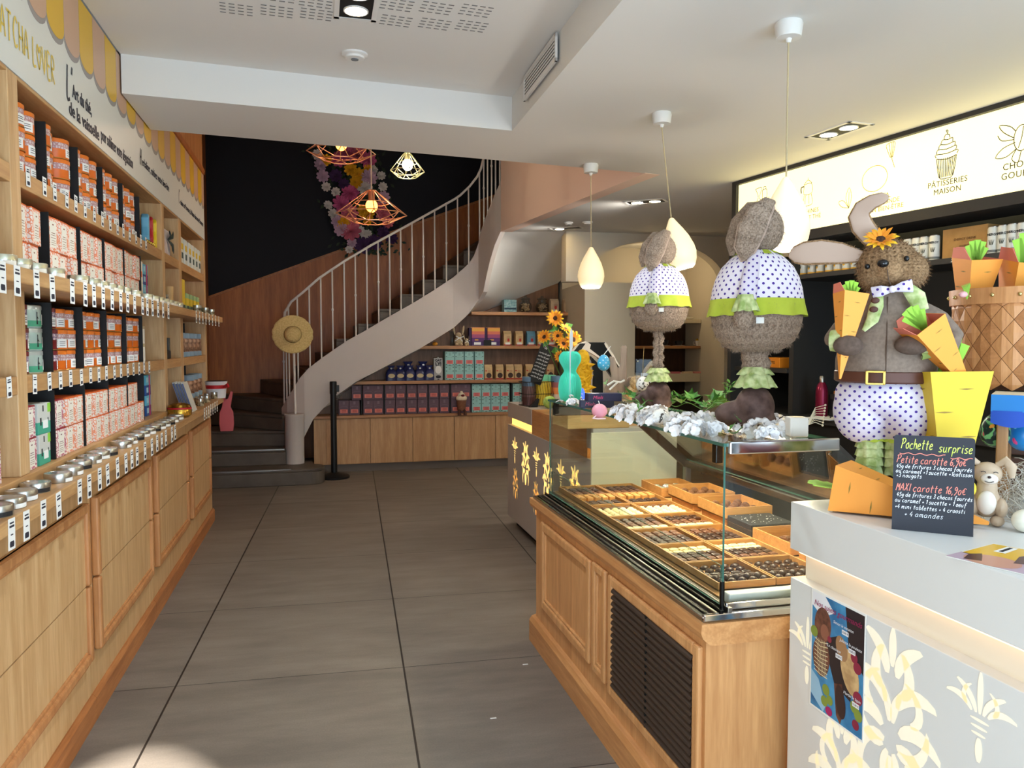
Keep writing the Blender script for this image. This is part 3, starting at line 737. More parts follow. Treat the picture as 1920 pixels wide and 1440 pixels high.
# green and grey boxes
G4 = thing('tea_box', 'x', 'box')
MB().rbox(-.1, 0, -.055, .055, 0, .102, .0015).build('carton', bands('green_grey_carton', [(0, (66, 160, 132)), (.04, (204, 204, 196))], .6, .11), G4)
MB().box(0, .0006, .03, .056, .07, .1).build('green_flash', mat('lime_print', (146, 206, 70), .6), G4)
f_ = MB()
for a in ((-.035, -.025, .03, .055), (-.012, -.004, .075, .095), (.03, .036, .04, .052)): f_.box(0, .0007, *a)
f_.build('figure_print', mat('black_print', (26, 28, 30), .6), G4)
MB().box(0, .001, -.012, .03, .018, .045).build('sticker', PAPER, G4)
for ci, (y0, y1) in enumerate(comps):
    ys = [2.755, 2.87] if ci == 0 else [y0 + .062 + .11 * k for k in range(3)]
    for k, y in enumerate(ys):
        for h in range(2):
            put(B2, (-.905 + random.uniform(-.008, .004), y + random.uniform(-.003, .003), 1.6505 + .1186 * h), f"orange patterned tea box, {('lower','upper')[h]} in {ORD[k]} pair, {COMP[ci]} compartment above the ledge", 'orange tea boxes above the ledge', rz=random.uniform(-.06, .1))
for ci, (y0, y1) in enumerate(comps):
    ys = [2.76, 2.885] if ci == 0 else [y0 + .062 + .11 * k for k in range(3)]
    for k, y in enumerate(ys):
        for h in range(2):
            if ci == 4 and k == 2 and h == 1: continue
            P = R4 if (k == 0 and ci < 2) else G4 if ci == 0 else B4
            cn = 'red' if P is R4 else 'green and grey' if P is G4 else 'orange'
            put(P, (-.9 + random.uniform(-.006, .004), y, 1.0405 + .1026 * h), f"{cn} tea box, {('lower','upper')[h]} in {ORD[k]} pair, {COMP[ci]} compartment above the worktop", 'tea boxes above the worktop', rz=random.uniform(-.04, .05))
            if h == 1: put(P, (-1.012, y, 1.0405 + .1026), f"{cn} tea box behind the {ORD[k]} upper one, {COMP[ci]} compartment above the worktop", 'tea boxes above the worktop')
for h in range(2): put(R4, (-.9, 2.46, 1.0405 + .1026 * h), f"red tea box, {('lower','upper')[h]} one in the bay nearest the street", 'boxes in the nearest bay')
for h in range(3): put(T_rd, (-.955, 2.42, 1.3455 + .0752 * h), f"maroon tea tin, {LAYER[h]} one in the bay nearest the street", 'tins in the nearest bay', rz=-.2)
# small blue gift boxes at the end of the divided bay
gb = {}
for nm, c in (('light_blue', (96, 178, 204)), ('navy', (36, 78, 140))):
    t = thing('gift_box', 'x', 'box'); MB().rbox(-.08, 0, -.06, .06, 0, .056, .002).build('box', mat(nm + '_card', c, .5), t)
    MB().box(0, .001, .01, .035, 0, .056).build('ribbon', mat('pink_ribbon', (198, 40, 92), .5), t)
    MB().box(0, .0012, -.05, -.01, .016, .044).build('sticker', mat('pale_sticker', (170, 208, 220), .6), t)
    gb[nm] = t
for zb, where in ((1.6505, 'above the ledge'), (1.0405, 'above the worktop')):
    for h in range(4):
        nm = ('navy', 'light_blue')[h % 2]
        put(gb[nm], (-.93, 4.66, zb + .0565 * h), f"small {nm.replace('_', ' ')} gift box, {ORD[h]} from the bottom of its stack {where}", 'blue gift boxes ' + where)
for h in range(2):
    t = thing('tea_box', f"narrow cream box, {('lower','upper')[h]} one of two beside the blue gift boxes", 'box', (-.92, 4.5, 1.6505 + .115 * h))
    MB().rbox(-.06, 0, -.04, .04, 0, .114, .002).build('carton', CREAM, t); MB().box(0, .001, -.03, .02, .03, .06).build('label_panel', mat('orange_card', (226, 106, 44), .6), t)
    t = thing('tea_tin', f"cream tin, {('lower','upper')[h]} one of two beside the last divider", 'tin', (-.95, 4.5, 1.3455 + .095 * h))
    MB().lathe([(.04, 0), (.04, .08)], 16).build('body', CREAM, t); MB().lathe([(.041, .078), (.041, .094), (0, .094)], 16).build('lid', mat('tan_lid', (190, 170, 130), .5), t)

# silver tins on the ledge and the worktop
TINM = mat('tin_metal', (186, 186, 182), .28, .95); TINL = mat('tin_lid_gold', (196, 196, 176), .32, .9)
def shallow(r, h, win):
    t = thing('silver_tin', 'x', 'tin')
    MB().lathe([(r * .96, 0), (r * .97, .002), (r * .97, h * .6)], 24).build('body', TINM, t)
    MB().lathe([(r, h * .5), (r, h * .92), (r * .97, h), (r * .86, h), (r * .84, h * .97), (0, h * .97)], 24).build('lid', TINM if win else TINL, t)
    if win: MB().lathe([(r * .8, h * .975), (0, h * .975)], 20, cap1=False).build('lid_window', mat('smoky_window', (140, 138, 134), .15), t)
    g = MB(); g.grid([[(r * .985 * math.cos(a), r * .985 * math.sin(a), z) for a in [-1.1 + 1.1 * i / 6 for i in range(7)]] for z in (h * .06, h * .46)])
    g.build('sticker', PAPER if win else mat('cream_label', (236, 230, 216), .7), t)
    return t
wide, wide_b, led = shallow(.041, .03, True), shallow(.041, .03, True), shallow(.036, .03, False)
for ch in wide_b.children:
    if ch.name.startswith('sticker'): ch.data.materials[0] = mat('black_sticker', (30, 30, 32), .6)
ctp = [(-8, 957), (16.7, 942), (40, 928), (66.7, 913), (109, 894.5), (131, 882), (149, 871), (168, 861), (184, 853), (200, 846.7), (226.7, 833), (240, 825.5), (253, 819), (264, 813), (275.5, 808), (285.5, 803), (295.5, 799), (304.5, 794.5), (313, 791), (322, 786.7), (331, 782)]
for i, (px, py) in enumerate(ctp):
    p = atZ(px, py, 1.015)
    put(wide if i % 3 else wide_b, (min(p.x, -.815), p.y, 1.0003), f"round silver tin, {ORD[i]} from the street end of the worktop row", 'silver tins along the worktop', rz=random.uniform(-.2, .4))
ltp = [4, 34, 64, 98, 112, 146, 168, 185, 201, 215, 229, 249, 258, 271, 284, 293, 303, 312, 321, 330]
for i, px in enumerate(ltp):
    y = atX(px, 505, -.815).y
    put(led, (-.815 - (.03 if i in (4, 12) else 0), y, 1.6503), f"small silver tin, {ORD[i]} from the street end of the ledge", 'silver tins along the ledge', rz=random.uniform(-.5, .5))
# price tags
def tag_maker(w, h):
    t = thing('price_tag', 'x', 'price tag')
    MB().box(0, .0008, -w / 2, w / 2, -h, 0).build('card', PAPER, t)
    p = MB()
    for z, a, b in ((-.12, .3, .05), (-.22, .36, .07), (-.5, .18, .04)): p.box(.0009, .0012, -w * a, w * a, h * (z - b), h * z)
    n = 10; pr = [(w * .3 * (1 if math.cos(2 * PI * k / n) > 0 else -1) * .75 + w * .1 * math.cos(2 * PI * k / n), -h * .82 + h * .1 * math.sin(2 * PI * k / n)) for k in range(n)]
    p.prism(pr, .0009, .0012, frame((0, 0, 0), (0, 1, 0), (0, 0, 1), (1, 0, 0)))
    p.build('print', mat('tag_ink', (34, 36, 52), .7), t)
    return t
tg = tag_maker(.036, .062); tgL = tag_maker(.044, .08)
rows = [(tg, XF, 2.0, 'highest shelf', [(51.6, 327), (83, 345.6), (102, 353), (125, 369), (142, 378), (159, 389), (176.6, 398.6), (192, 407), (206, 415), (220, 424), (231, 430.6), (243, 437), (254.7, 444.7), (264, 449), (273.4, 455)]),
        (tgL, -.77, 1.652, 'ledge', [(4, 520), (32, 525), (68, 530), (97, 530), (135, 535), (159.5, 541), (175.5, 544), (193, 548), (210, 552), (226, 556.7), (239, 559), (252, 563), (267, 566.7), (276, 570), (285.5, 572), (296, 573), (305.5, 576.7), (315.5, 578), (368, 590), (374, 591), (380, 592), (386, 593), (392, 594), (398, 595), (404, 596), (410, 597)]),
        (tg, XF, 1.348, 'shelf under the ledge', [(16, 716), (65, 713), (92, 709), (113, 706), (132, 704), (152, 702), (169.5, 699), (185, 697), (199, 695.6), (214, 694), (226.6, 691), (239, 690), (250, 689), (260.5, 688), (270, 686), (279.7, 685.5)]),
        (tgL, -.77, 1.001, 'worktop', [(21, 975.6), (49, 965.6), (81, 949), (109, 933), (149, 912), (167, 901), (186.7, 892), (201, 880), (219.6, 869), (235.6, 861), (247, 853), (256.7, 846.7), (271.6, 840), (284.4, 832), (294.4, 825.6), (303, 821), (310.7, 815.6), (322, 809), (327.8, 805.6), (383, 769), (387, 767), (391, 765), (395, 763), (399, 761), (403, 759), (407, 757)])]
for P, x, z, nm, pts in rows:
    for i, (px, py) in enumerate(pts):
        y = atX(px, py, x).y
        put(P, (x + .0005, y, z - (.002 if i % 2 else 0)), f"white price tag, {ORD[i]} from the street end of the {nm}", 'price tags on the ' + nm, rot=(random.uniform(-.06, .06), 0, 0))

# ================================================================== CHOCOLATE DISPLAY CASE
CASE_Y0, CASE_Y1 = 1.86, 3.55
case = thing('display_case', 'glass chocolate display case on an oak base with a louvred grille', 'display case')
OAKC = wood('case_oak', (224, 170, 114), (196, 140, 88), 'Z'); OAKCY = wood('case_oak_level', (220, 164, 108), (188, 130, 78), 'Y')
MB().box(1.0, 1.86, CASE_Y0, CASE_Y1, .09, .66).build('body', OAKC, case)
MIR = Matrix.Diagonal((1, 1, -1, 1))
prof = lambda pts, y0, y1: MB().prism(pts, y0, y1, frame((0, 0, 0), (1, 0, 0), (0, 0, 1), (0, -1, 0)) @ MIR)
pl = MB(); pl.prism([(.972, 0), (.972, .1), (.984, .118), (1.002, .125), (1.86, .125), (1.86, 0)], 1.835, 3.575, frame((0, 0, 0), (1, 0, 0), (0, 0, 1), (0, -1, 0)) @ MIR)
pl.build('plinth', OAKCY, case)
ld = MB(); ld.prism([(1.0, .64), (.978, .66), (.972, .675), (.974, .70), (1.86, .70), (1.86, .64)], 1.835, 3.575, frame((0, 0, 0), (1, 0, 0), (0, 0, 1), (0, -1, 0)) @ MIR)
ld.build('ledge', OAKCY, case)
def panel(y0, y1, z0, z1, wd=.04, name='panel_moulding'):
    m = MB()
    for a, b, c_, d in ((y0, y0 + wd, z0, z1), (y1 - wd, y1, z0, z1), (y0 + wd - .002, y1 - wd + .002, z0, z0 + wd), (y0 + wd - .002, y1 - wd + .002, z1 - wd, z1)):
        m.rbox(.984, 1.004, a, b, c_, d, .007)
    for a, b, c_, d in ((y0 + wd, y0 + wd + .012, z0 + wd, z1 - wd), (y1 - wd - .012, y1 - wd, z0 + wd, z1 - wd), (y0 + wd, y1 - wd, z0 + wd, z0 + wd + .012), (y0 + wd, y1 - wd, z1 - wd - .012, z1 - wd)):
        m.rbox(.991, 1.004, a, b, c_, d, .004)
    return m.build(name, OAKC, case)
panel(2.757, 3.43, .21, .615); panel(2.59, 2.73, .205, .622, .032)
gf = panel(1.875, 2.56, .19, .622, .036, 'grille_frame')
GR = mat('grille_bronze', (88, 76, 68), .4, .6)
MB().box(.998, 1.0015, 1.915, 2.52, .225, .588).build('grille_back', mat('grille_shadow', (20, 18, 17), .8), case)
for k in range(16):
    z = .24 + k * .0225
    s = MB().prism([(.998, z + .012), (.984, z - .002), (.982, z - .008), (.985, z - .006), (1.0, z + .008)], 1.915, 2.52, frame((0, 0, 0), (1, 0, 0), (0, 0, 1), (0, -1, 0)) @ MIR)
    s.build('louvre', GR, case)
MB().box(.985, .99, 2.224, 2.232, .226, .588).build('grille_bar', mat('grille_bar', (24, 22, 20), .5, .5), case)
MB().box(1.25, 1.30, 1.853, 1.861, .125, .64).build('pilaster', OAKR, case)
# metal bed and rails
TRK = mat('dark_rail', (34, 34, 33), .25, .9)
rl_ = MB(); rl_.box(.985, 1.86, 1.85, 3.555, .70, .712); rl_.build('bed', STEEL, case)
for x0, x1, z1, m in ((.982, .996, .716, CHROME), (1.0, 1.014, .718, TRK), (1.02, 1.03, .724, STEEL), (1.034, 1.044, .73, TRK), (1.056, 1.07, .735, STEEL)):
    MB().rbox(x0, x1, 1.846, 3.53, .711, z1, .002).build('rail', m, case)
MB().rbox(.985, 1.75, 1.843, 1.858, .702, .722, .003).build('end_rail', CHROME, case)
MB().rbox(1.06, 1.75, 1.862, 1.874, .722, .742, .003).build('end_rail', CHROME, case)
MB().rbox(1.09, 1.7, 1.90, 1.935, .722, .752, .004).build('thermometer_bar', mat('white_plastic', (214, 214, 210), .4), case, label='white plastic bar at the near end')
MB().box(1.08, 1.80, 1.94, 3.52, .712, .735).build('deck', OAKCY, case)
GLS = glass('case_glass', (251, 254, 252))
GED = mat('glass_edge_green', (60, 104, 92), .15)
def pane(pts, n, t=.006, name='glass_pane'):
    p = MB(); nv = Vector(n) * t
    q = [tuple(Vector(a) + nv) for a in pts]
    k = len(pts)
    p.add(pts + q, [tuple(range(k - 1, -1, -1)), tuple(range(k, 2 * k))], 0)
    p.add(pts + q, [(i, (i + 1) % k, k + (i + 1) % k, k + i) for i in range(k)], 1)
    return p.build(name, [GLS, GED], case)
pane([(1.05, 1.87, .733), (1.05, 3.5, .733), (1.05, 3.5, 1.168), (1.05, 1.87, 1.168)], (1, 0, 0))
pane([(1.062, 1.9, .735), (1.062, 3.5, .735), (1.062, 3.5, .836), (1.062, 1.9, .836)], (1, 0, 0), .004)
pane([(1.046, 1.865, 1.169), (1.40, 1.865, 1.169), (1.40, 3.515, 1.169), (1.046, 3.515, 1.169)], (0, 0, 1), .009, 'glass_top')
pane([(1.06, 1.878, .735), (1.74, 1.878, .735), (1.74, 1.878, .86), (1.39, 1.878, 1.165), (1.06, 1.878, 1.165)], (0, 1, 0))
pane([(1.06, 3.49, .735), (1.74, 3.49, .735), (1.74, 3.49, .86), (1.39, 3.49, 1.165), (1.06, 3.49, 1.165)], (0, 1, 0))
pane([(1.40, 1.9, 1.16), (1.40, 3.48, 1.16), (1.745, 3.48, .87), (1.745, 1.9, .87)], (.64, 0, .76), .005, 'service_flap')
DST = mat('dark_steel', (92, 88, 84), .25, 1.0)
for y in (3.475, 1.885):
    a, b = Vector((1.40, y, 1.15)), Vector((1.75, y, .85))
    d = (b - a).normalized(); u = Vector((0, 1, 0)); v_ = d.cross(u)
    MB().rbox(0, (b - a).length, -.006, .006, -.022, .022, .003, 0, frame(a, d, u, v_)).build('strut', DST, case)
MB().rbox(1.735, 1.765, 1.88, 3.5, .835, .865, .005).build('rear_rail', DST, case)
for y in (1.9, 3.47): MB().rbox(1.735, 1.765, y - .015, y + .015, .712, .836, .003).build('rear_post', STEEL, case)
MB().rbox(1.06, 1.40, 1.855, 1.874, 1.148, 1.183, .004).build('end_profile', CHROME, case)
for y in (1.93, 3.44): MB().rbox(1.053, 1.075, y - .012, y + .012, 1.115, 1.168, .003).build('glass_clamp', TRK, case)
MB().rbox(1.06, 1.26, 3.44, 3.485, 1.105, 1.15, .004).build('hinge_box', DST, case)
MB().tube([(1.052, 1.872, .71), (1.052, 1.872, .80)], .007, 8).build('corner_post', TRK, case)
MB().cyl(0, 0, 1.95, 3.42, .006, 8, 0, M=frame((1.375, 0, 1.152), (0, 0, 1), (1, 0, 0), (0, 1, 0))).build('light_tube', mat('case_light', (255, 228, 180), .5, emit=6), case)
lamp('case_lamp', 'AREA', (1.37, 2.68, 1.145), 9, (1, .86, .62), aim=(1.37, 2.68, .7), shape='RECTANGLE', size=.05, size_y=1.45).data.use_shadow = True
text_mesh('maker_mark', 'Gamal', .03, frame((1.87, 3.484, .80), (1, 0, 0), (0, 0, 1), (0, -1, 0)), INK, case)

# wooden trays and chocolates
TRAY = wood('tray_wood', (198, 148, 88), (166, 116, 62), 'X', 2)
def tray(name, w, d, h, lab, loc, grp, rz=0, rot=None):
    t = thing(name, lab, 'tray', loc, rz, grp, rot)
    MB().box(-w / 2, w / 2, -d / 2, d / 2, 0, .004).build('base', TRAY, t)
    for a in ((-w / 2, -w / 2 + .005, -d / 2, d / 2), (w / 2 - .005, w / 2, -d / 2, d / 2), (-w / 2 + .005, w / 2 - .005, -d / 2, -d / 2 + .005), (-w / 2 + .005, w / 2 - .005, d / 2 - .005, d / 2)):
        MB().box(a[0], a[1], a[2], a[3], .0, h).build('rim', TRAY, t)
    return t
CHD = mottled('dark_chocolate', (52, 28, 18), (66, 38, 24), 60, .35); CHM = mottled('milk_chocolate', (98, 58, 36), (116, 72, 46), 60, .4)
CHW = mat('white_chocolate', (238, 222, 168), .45); CAR = mat('caramel', (206, 152, 84), .4); COC = mottled('cocoa_powder', (84, 50, 30), (120, 82, 54), 120, .9)
def choc(name, kind, m, w=.028, l=.024, h=.011):
    b = MB()
    if kind == 'square': b.rbox(-w / 2, w / 2, -l / 2, l / 2, 0, h, .003); b.rbox(-w * .32, w * .32, -l * .32, l * .32, h - .001, h + .0015, .001)
    elif kind == 'shell':
        b.sph((0, 0, 0), (w * .52, l * .55, h * 1.3), 12, 8)
        for k in (-1, 0, 1): b.tube([(k * w * .2, -l * .4, h * .6), (k * w * .24, 0, h * 1.22), (k * w * .2, l * .4, h * .6)], .0012, 5)
    elif kind == 'ball': b.sph((0, 0, h * .8), (w * .45, w * .45, h * .9), 12, 8); b.lathe([(w * .3, 0), (w * .44, .004)], 12)
    elif kind == 'bar': b.rbox(-w / 2, w / 2, -l / 2, l / 2, 0, h, .004); b.rbox(-w * .3, w * .3, -l * .12, l * .12, h - .001, h + .002, .001)
    elif kind == 'oval': b.sph((0, 0, 0), (w * .55, l * .42, h * 1.1), 12, 8); b.tube([(-w * .45, 0, h * .75), (0, 0, h * 1.15), (w * .45, 0, h * .75)], .0015, 5)
    o = b.build(name, m); tag(o, 'x', 'chocolate'); return o
K = {'dsq': (choc('chocolate_square', 'square', CHD), 'dark chocolate square'), 'msq': (choc('chocolate_square', 'square', CHM), 'milk chocolate square'),
     'wbar': (choc('chocolate_bar', 'bar', CHW, .031, .028, .012), 'white chocolate bar'), 'wsh': (choc('chocolate_shell', 'shell', CHW, .032, .034, .012), 'white chocolate shell'),
     'car': (choc('caramel_cube', 'square', CAR, .026, .026, .02), 'golden caramel cube'), 'stick': (choc('chocolate_stick', 'bar', CHD, .031, .014, .009), 'dark chocolate stick'),
     'oval': (choc('chocolate_oval', 'oval', CHD, .03, .03, .011), 'dark chocolate oval'), 'ball': (choc('chocolate_ball', 'ball', CHD, .03, .03, .014), 'round dark chocolate'),
     'wsq': (choc('chocolate_square', 'bar', CHW, .032, .02, .009), 'flat white chocolate'), 'truf': (choc('chocolate_truffle', 'ball', COC, .03, .03, .015), 'cocoa dusted truffle'),
     'alm': (choc('sugared_almond', 'oval', CHW, .03, .026, .012), 'white sugared almond')}
ROWS = [['dsq', 'dsq', 'dsq', 'msq', 'msq', 'msq'], ['car', 'car', 'stick', 'stick', 'stick', 'stick'], ['msq', 'wsh', 'wsh', 'wsh', 'wsh', 'dsq'], ['dsq', 'dsq', 'msq', 'msq', 'wbar', 'wbar'], ['msq', 'msq', 'dsq', 'dsq', 'dsq', 'wsq'], ['wsq', 'wsq', 'dsq', 'dsq', 'msq', 'dsq'], ['oval', 'oval', 'stick', 'dsq', 'ball', 'ball']]
for r in range(7):
    yc = 3.40 - r * .219
    for c_ in range(2):
        xc = 1.192 + .19 * c_
        side = 'front' if c_ == 0 else 'rear'
        tray('chocolate_tray', .186, .214, .024, f'wooden chocolate tray, {ORD[r]} from the far end, {side} line', (xc, yc, .7355), 'wooden chocolate trays in the case')
        for j, kd in enumerate(ROWS[r]):
            kd = ROWS[r][j]
            proto, nm = K[kd]
            for i in range(5):
                if (r, c_, j, i) in ((1, 1, 4, 4), (3, 1, 2, 4), (4, 1, 0, 4)): continue
                put(proto, (xc - .07 + .035 * i + random.uniform(-.001, .001), yc + .084 - .0335 * j, .7396), f'{nm} in the {side} tray, {ORD[r]} tray from the far end', f'{nm}s, {side} tray {ORD[r]}', rz=random.uniform(-.08, .08))
# service side: tilted boxes
SIDE = [(3.36, 'wsh', 'with silver wrapped sweets'), (3.06, 'truf', 'of cocoa truffles'), (2.78, 'truf', 'of blond truffles'), (2.36, 'msq', 'of milk chocolates'), (2.08, 'alm', 'of sugared almonds')]
SILV = mottled('silver_foil', (180, 176, 170), (230, 228, 224), 40, .2, .8, metal=.9)
for k, (y, kd, nm) in enumerate(SIDE):
    h0 = .03 if k in (1, 2) else .0
    t = tray('serving_tray', .2, .23, .045, f'raised wooden tray {nm} at the service side', (1.61, y, .7355 + h0), 'serving trays')
    del t['group']
    if h0:
        b = thing('wooden_riser', f'wooden block under the tray {nm}', 'riser', (1.61, y, .7355))
        MB().rbox(-.09, .09, -.1, .1, 0, .0295, .002).build('block', TRAY, b)
    for i in range(3):
        for j in range(3):
            if k == 0:
                o = MB().sph((0, 0, .014), (.024, .02, .014), 10, 7).build('foil_sweet', SILV); tag(o, 'silver foil wrapped sweet in the far tray at the service side', 'sweet', 'silver foil sweets')
                o.location = (1.56 + .05 * i, y - .06 + .055 * j, .7397 + h0)
            else:
                put(K[kd][0], (1.56 + .05 * i, y - .06 + .06 * j, .7397 + h0), f'{K[kd][1]} in the raised tray {nm}', f'{K[kd][1]}s in the raised tray {nm}', rz=random.uniform(-.6, .6), s=1.35)
# black card box between the raised trays
t = thing('card_box', 'black card box speckled with white dots among the serving trays', 'box', (1.60, 2.57, .7358))
MB().rbox(-.09, .09, -.085, .085, 0, .05, .003).build('box', mat('black_card', (28, 28, 30), .6), t)
d_ = MB()
for k in range(40): d_.cyl(random.uniform(-.08, .08), random.uniform(-.075, .075), .05, .0506, .002, 6)
d_.build('dot_print', PAPER, t)['kind'] = 'stuff'

# ================================================================== WHITE COUNTERS
GREYW = mat('stone_white', (196, 190, 184), .5)
fc = thing('till_counter', 'far white counter with oak inset, glowing slot and golden damask front', 'counter')
TAUPE = mat('taupe_laminate', (186, 178, 172), .45)
MB().rbox(1.44, 1.90, 3.97, 5.95, .07, .80, .002).build('front_panel', TAUPE, fc)
MB().box(1.50, 1.86, 4.0, 5.9, 0, .07).build('toe_kick', mat('toe_kick_black', (24, 22, 21), .6), fc)
MB().rbox(1.44, 1.92, 5.25, 5.95, .86, .975, .002).build('top', TAUPE, fc)
MB().rbox(1.44, 1.92, 3.97, 4.08, .86, .975, .002).build('top', TAUPE, fc)
MB().rbox(1.445, 1.92, 4.08, 5.25, .715, .972, .002).build('oak_inset', OAKCY, fc)
MB().box(1.47, 1.88, 3.99, 5.93, .80, .86).build('glow_slot', mat('slot_glow', (255, 206, 104), .5, emit=1.0), fc)
MB().rbox(1.425, 1.93, 3.955, 3.972, .0, .955, .002).build('end_panel', mat('cream_laminate', (236, 226, 196), .5), fc)
# golden damask: light shining through cuts in the laminate
def motif(s, cx, cz, M, mb, kind='fan', strips=True):
    """damask ornament out of slim leaf slits, s = half height"""
    def leaf(x, z, a, l, wd, curl=0.0):
        pts = []
        for k in range(9):
            t = k / 8; aa = a + curl * t
            pts.append((x + math.sin(aa) * l * t, z + math.cos(aa) * l * t, wd * math.sin(PI * (.04 + .92 * t)) ** .5 ))
        L = [(p[0] - math.cos(a + curl * i / 8) * p[2] / 2, p[1] + math.sin(a + curl * i / 8) * p[2] / 2) for i, p in enumerate(pts)]
        R = [(p[0] + math.cos(a + curl * i / 8) * p[2] / 2, p[1] - math.sin(a + curl * i / 8) * p[2] / 2) for i, p in enumerate(pts)]
        vs = [(cx + p[0] * s, cz + p[1] * s, 0) for p in L + R]
        mb.add(vs, [(i, i + 1, 10 + i, 9 + i) for i in range(8)], 0, False, M)
    if kind == 'crown':
        for sg in (-1, 1):
            leaf(sg * .1, .1, sg * .25, .8, .16, sg * .5); leaf(sg * .22, .1, sg * .6, .75, .16, sg * .7); leaf(sg * .35, .2, sg * 1.0, .5, .14, -sg * 1.2)
        leaf(0, .1, 0, .95, .16)
        for k in range(3): leaf(-.25 + k * .02, -.05 - k * .16, PI / 2, .5 - k * .06, .07)
        leaf(0, -.45, PI, .55, .2)
    else:
        for sg in (-1, 1):
            for k, (x, z, a, l, wd, c_) in enumerate([(.08, .45, .1, .55, .17, .6), (.1, .1, .3, .6, .2, .9), (.14, -.2, .7, .6, .2, .9), (.16, .25, .9, .5, .17, -.9), (.1, -.35, 1.3, .7, .18, 1.3),
                                                       (.12, -.4, 2.0, .6, .16, -1.2), (.05, -.45, 2.7, .55, .15, .6), (.3, .0, 1.4, .45, .14, -1.6), (.03, -.1, .0, .4, .12, .3)]):
                leaf(sg * x, z, sg * a, l, wd, sg * c_)
        leaf(0, .55, 0, .45, .12); leaf(0, -.5, PI, .5, .14)
MF = frame((1.4388, 0, 0), (0, -1, 0), (0, 0, 1), (-1, 0, 0))        # far counter face, seen from the aisle
for cy, cz, s, kd, e in [(5.72, .62, .1, 'crown', 1), (5.40, .57, .16, 'fan', 1), (5.11, .62, .1, 'crown', 1), (4.84, .57, .16, 'fan', 1), (5.93, .52, .0, 'fan', .4),
                         (5.7, .37, .12, 'fan', .25), (5.12, .37, .12, 'fan', .25), (4.55, .62, .1, 'crown', 1), (4.28, .57, .16, 'fan', 1), (4.56, .37, .12, 'fan', .25)]:
    if s == 0: continue
    mb = MB(); motif(s, -cy, cz, MF, mb, kd)
    mb.build('damask_motif', mat('damask_glow_%d' % int(e * 100), (255, 214, 130), .5, emit=.62 * e), fc)

nc = thing('sales_counter', 'near white counter with a glowing slot, poster and pale damask front', 'counter')
MB().rbox(1.2, 2.3, .1, 1.78, .05, .83, .002).build('front_panel', WLAQ, nc)
MB().rbox(1.2, 2.32, .1, 1.785, .905, 1.03, .002).build('top', WLAQ, nc)
MB().box(1.235, 2.28, .12, 1.765, .83, .905).build('glow_slot', mat('white_slot', (240, 226, 204), .5), nc)
MB().box(1.214, 1.226, .12, 1.765, .897, .9045).build('led_strip', mat('slot_led', (255, 216, 172), .5, emit=1.1), nc)
MB().box(1.25, 2.25, .15, 1.74, 0, .05).build('toe_kick', MATS['toe_kick_black'], nc)
MN = frame((1.1988, 0, 0), (0, -1, 0), (0, 0, 1), (-1, 0, 0))
for cy, cz, s, kd in [(1.40, .64, .19, 'fan'), (1.17, .74, .085, 'crown'), (1.70, .66, .085, 'crown'), (1.56, .42, .17, 'fan'), (1.28, .4, .17, 'fan'), (1.02, .5, .17, 'fan')]:
    mb = MB(); motif(s, -cy, cz, MN, mb, kd); mb.build('damask_motif', mat('damask_pale_glow', (248, 240, 218), .5, emit=.13), nc)
# poster taped to the near counter
ps = thing('poster', 'blue poster of chocolate eggs taped to the white counter front', 'poster')
PB = frame((1.1982, 0, 0), (0, -1, 0), (0, 0, 1), (-1, 0, 0))
MB().box(-1.685, -1.484, .530, .831, 0, .0008, 0, PB).build('sheet', PAPER, ps)
MPO = frame((1.1973, 1.68, .825), (0, -1, 0), (0, 0, -1), (-1, 0, 0))   # x right, y down from the top left corner (196 x 290 mm)
def el(cx, cy, rx, ry, rot=0, n=24): return [(cx + rx * math.cos(2 * PI * k / n) * math.cos(rot) - ry * math.sin(2 * PI * k / n) * math.sin(rot), cy + rx * math.cos(2 * PI * k / n) * math.sin(rot) + ry * math.sin(2 * PI * k / n) * math.cos(rot)) for k in range(n)]
zc = [0.0]
def flat(poly, m, nm):
    zc[0] += .00002
    return MB().prism(poly, zc[0], zc[0] + .00002, MPO).build(nm, m, ps)
PBL = mottled('poster_blue', (36, 100, 150), (74, 150, 196), 14, .5); DKP = mat('poster_dark', (34, 26, 32), .5); PCH = mottled('poster_chocolate', (78, 44, 36), (120, 74, 58), 60, .4)
PCR = mottled('poster_cream', (176, 140, 96), (214, 180, 128), 40, .5); PGR = mat('poster_grape', (130, 146, 60), .5); PRD = mat('poster_berry', (136, 36, 62), .5); PWH = mat('poster_white', (232, 232, 236), .6)
flat([(0, 0), (.192, 0), (.192, .29), (0, .29)], PBL, 'background')
flat([(0, 0), (.05, 0), (.085, .03), (.05, .05), (.02, .045), (0, .035)], PWH, 'cloud'); flat([(0, .2), (.03, .215), (.06, .27), (.05, .29), (.0, .26)], mat('poster_pale_blue', (150, 190, 216), .5), 'splash')
flat([(.125, .0), (.192, .0), (.192, .14), (.14, .1)], DKP, 'shadow_fruit'); flat([(.06, .1), (.1, .08), (.16, .13), (.15, .22), (.09, .2), (.065, .15)], DKP, 'shadow_fruit')
flat(el(.042, .075, .032, .045, .1), PCH, 'chocolate_egg'); flat(el(.05, .09, .016, .02), mat('poster_chocolate_light', (140, 88, 70), .4), 'chocolate_ear')
flat(el(.038, .155, .033, .05), PCH, 'drizzled_egg')
dz = MB()
for k in range(9): ribbon(dz, [(.012, .115 + .01 * k), (.035, .12 + .01 * k), (.064, .113 + .011 * k)], .0022, MPO, 0, zc[0] + .0002)
for k in range(6): ribbon(dz, [(.02 + .006 * k, .112), (.03 + .006 * k, .2)], .0014, MPO, 0, zc[0] + .0002)
dz.build('drizzle', mat('poster_drizzle', (224, 210, 170), .5), ps); zc[0] += .0003
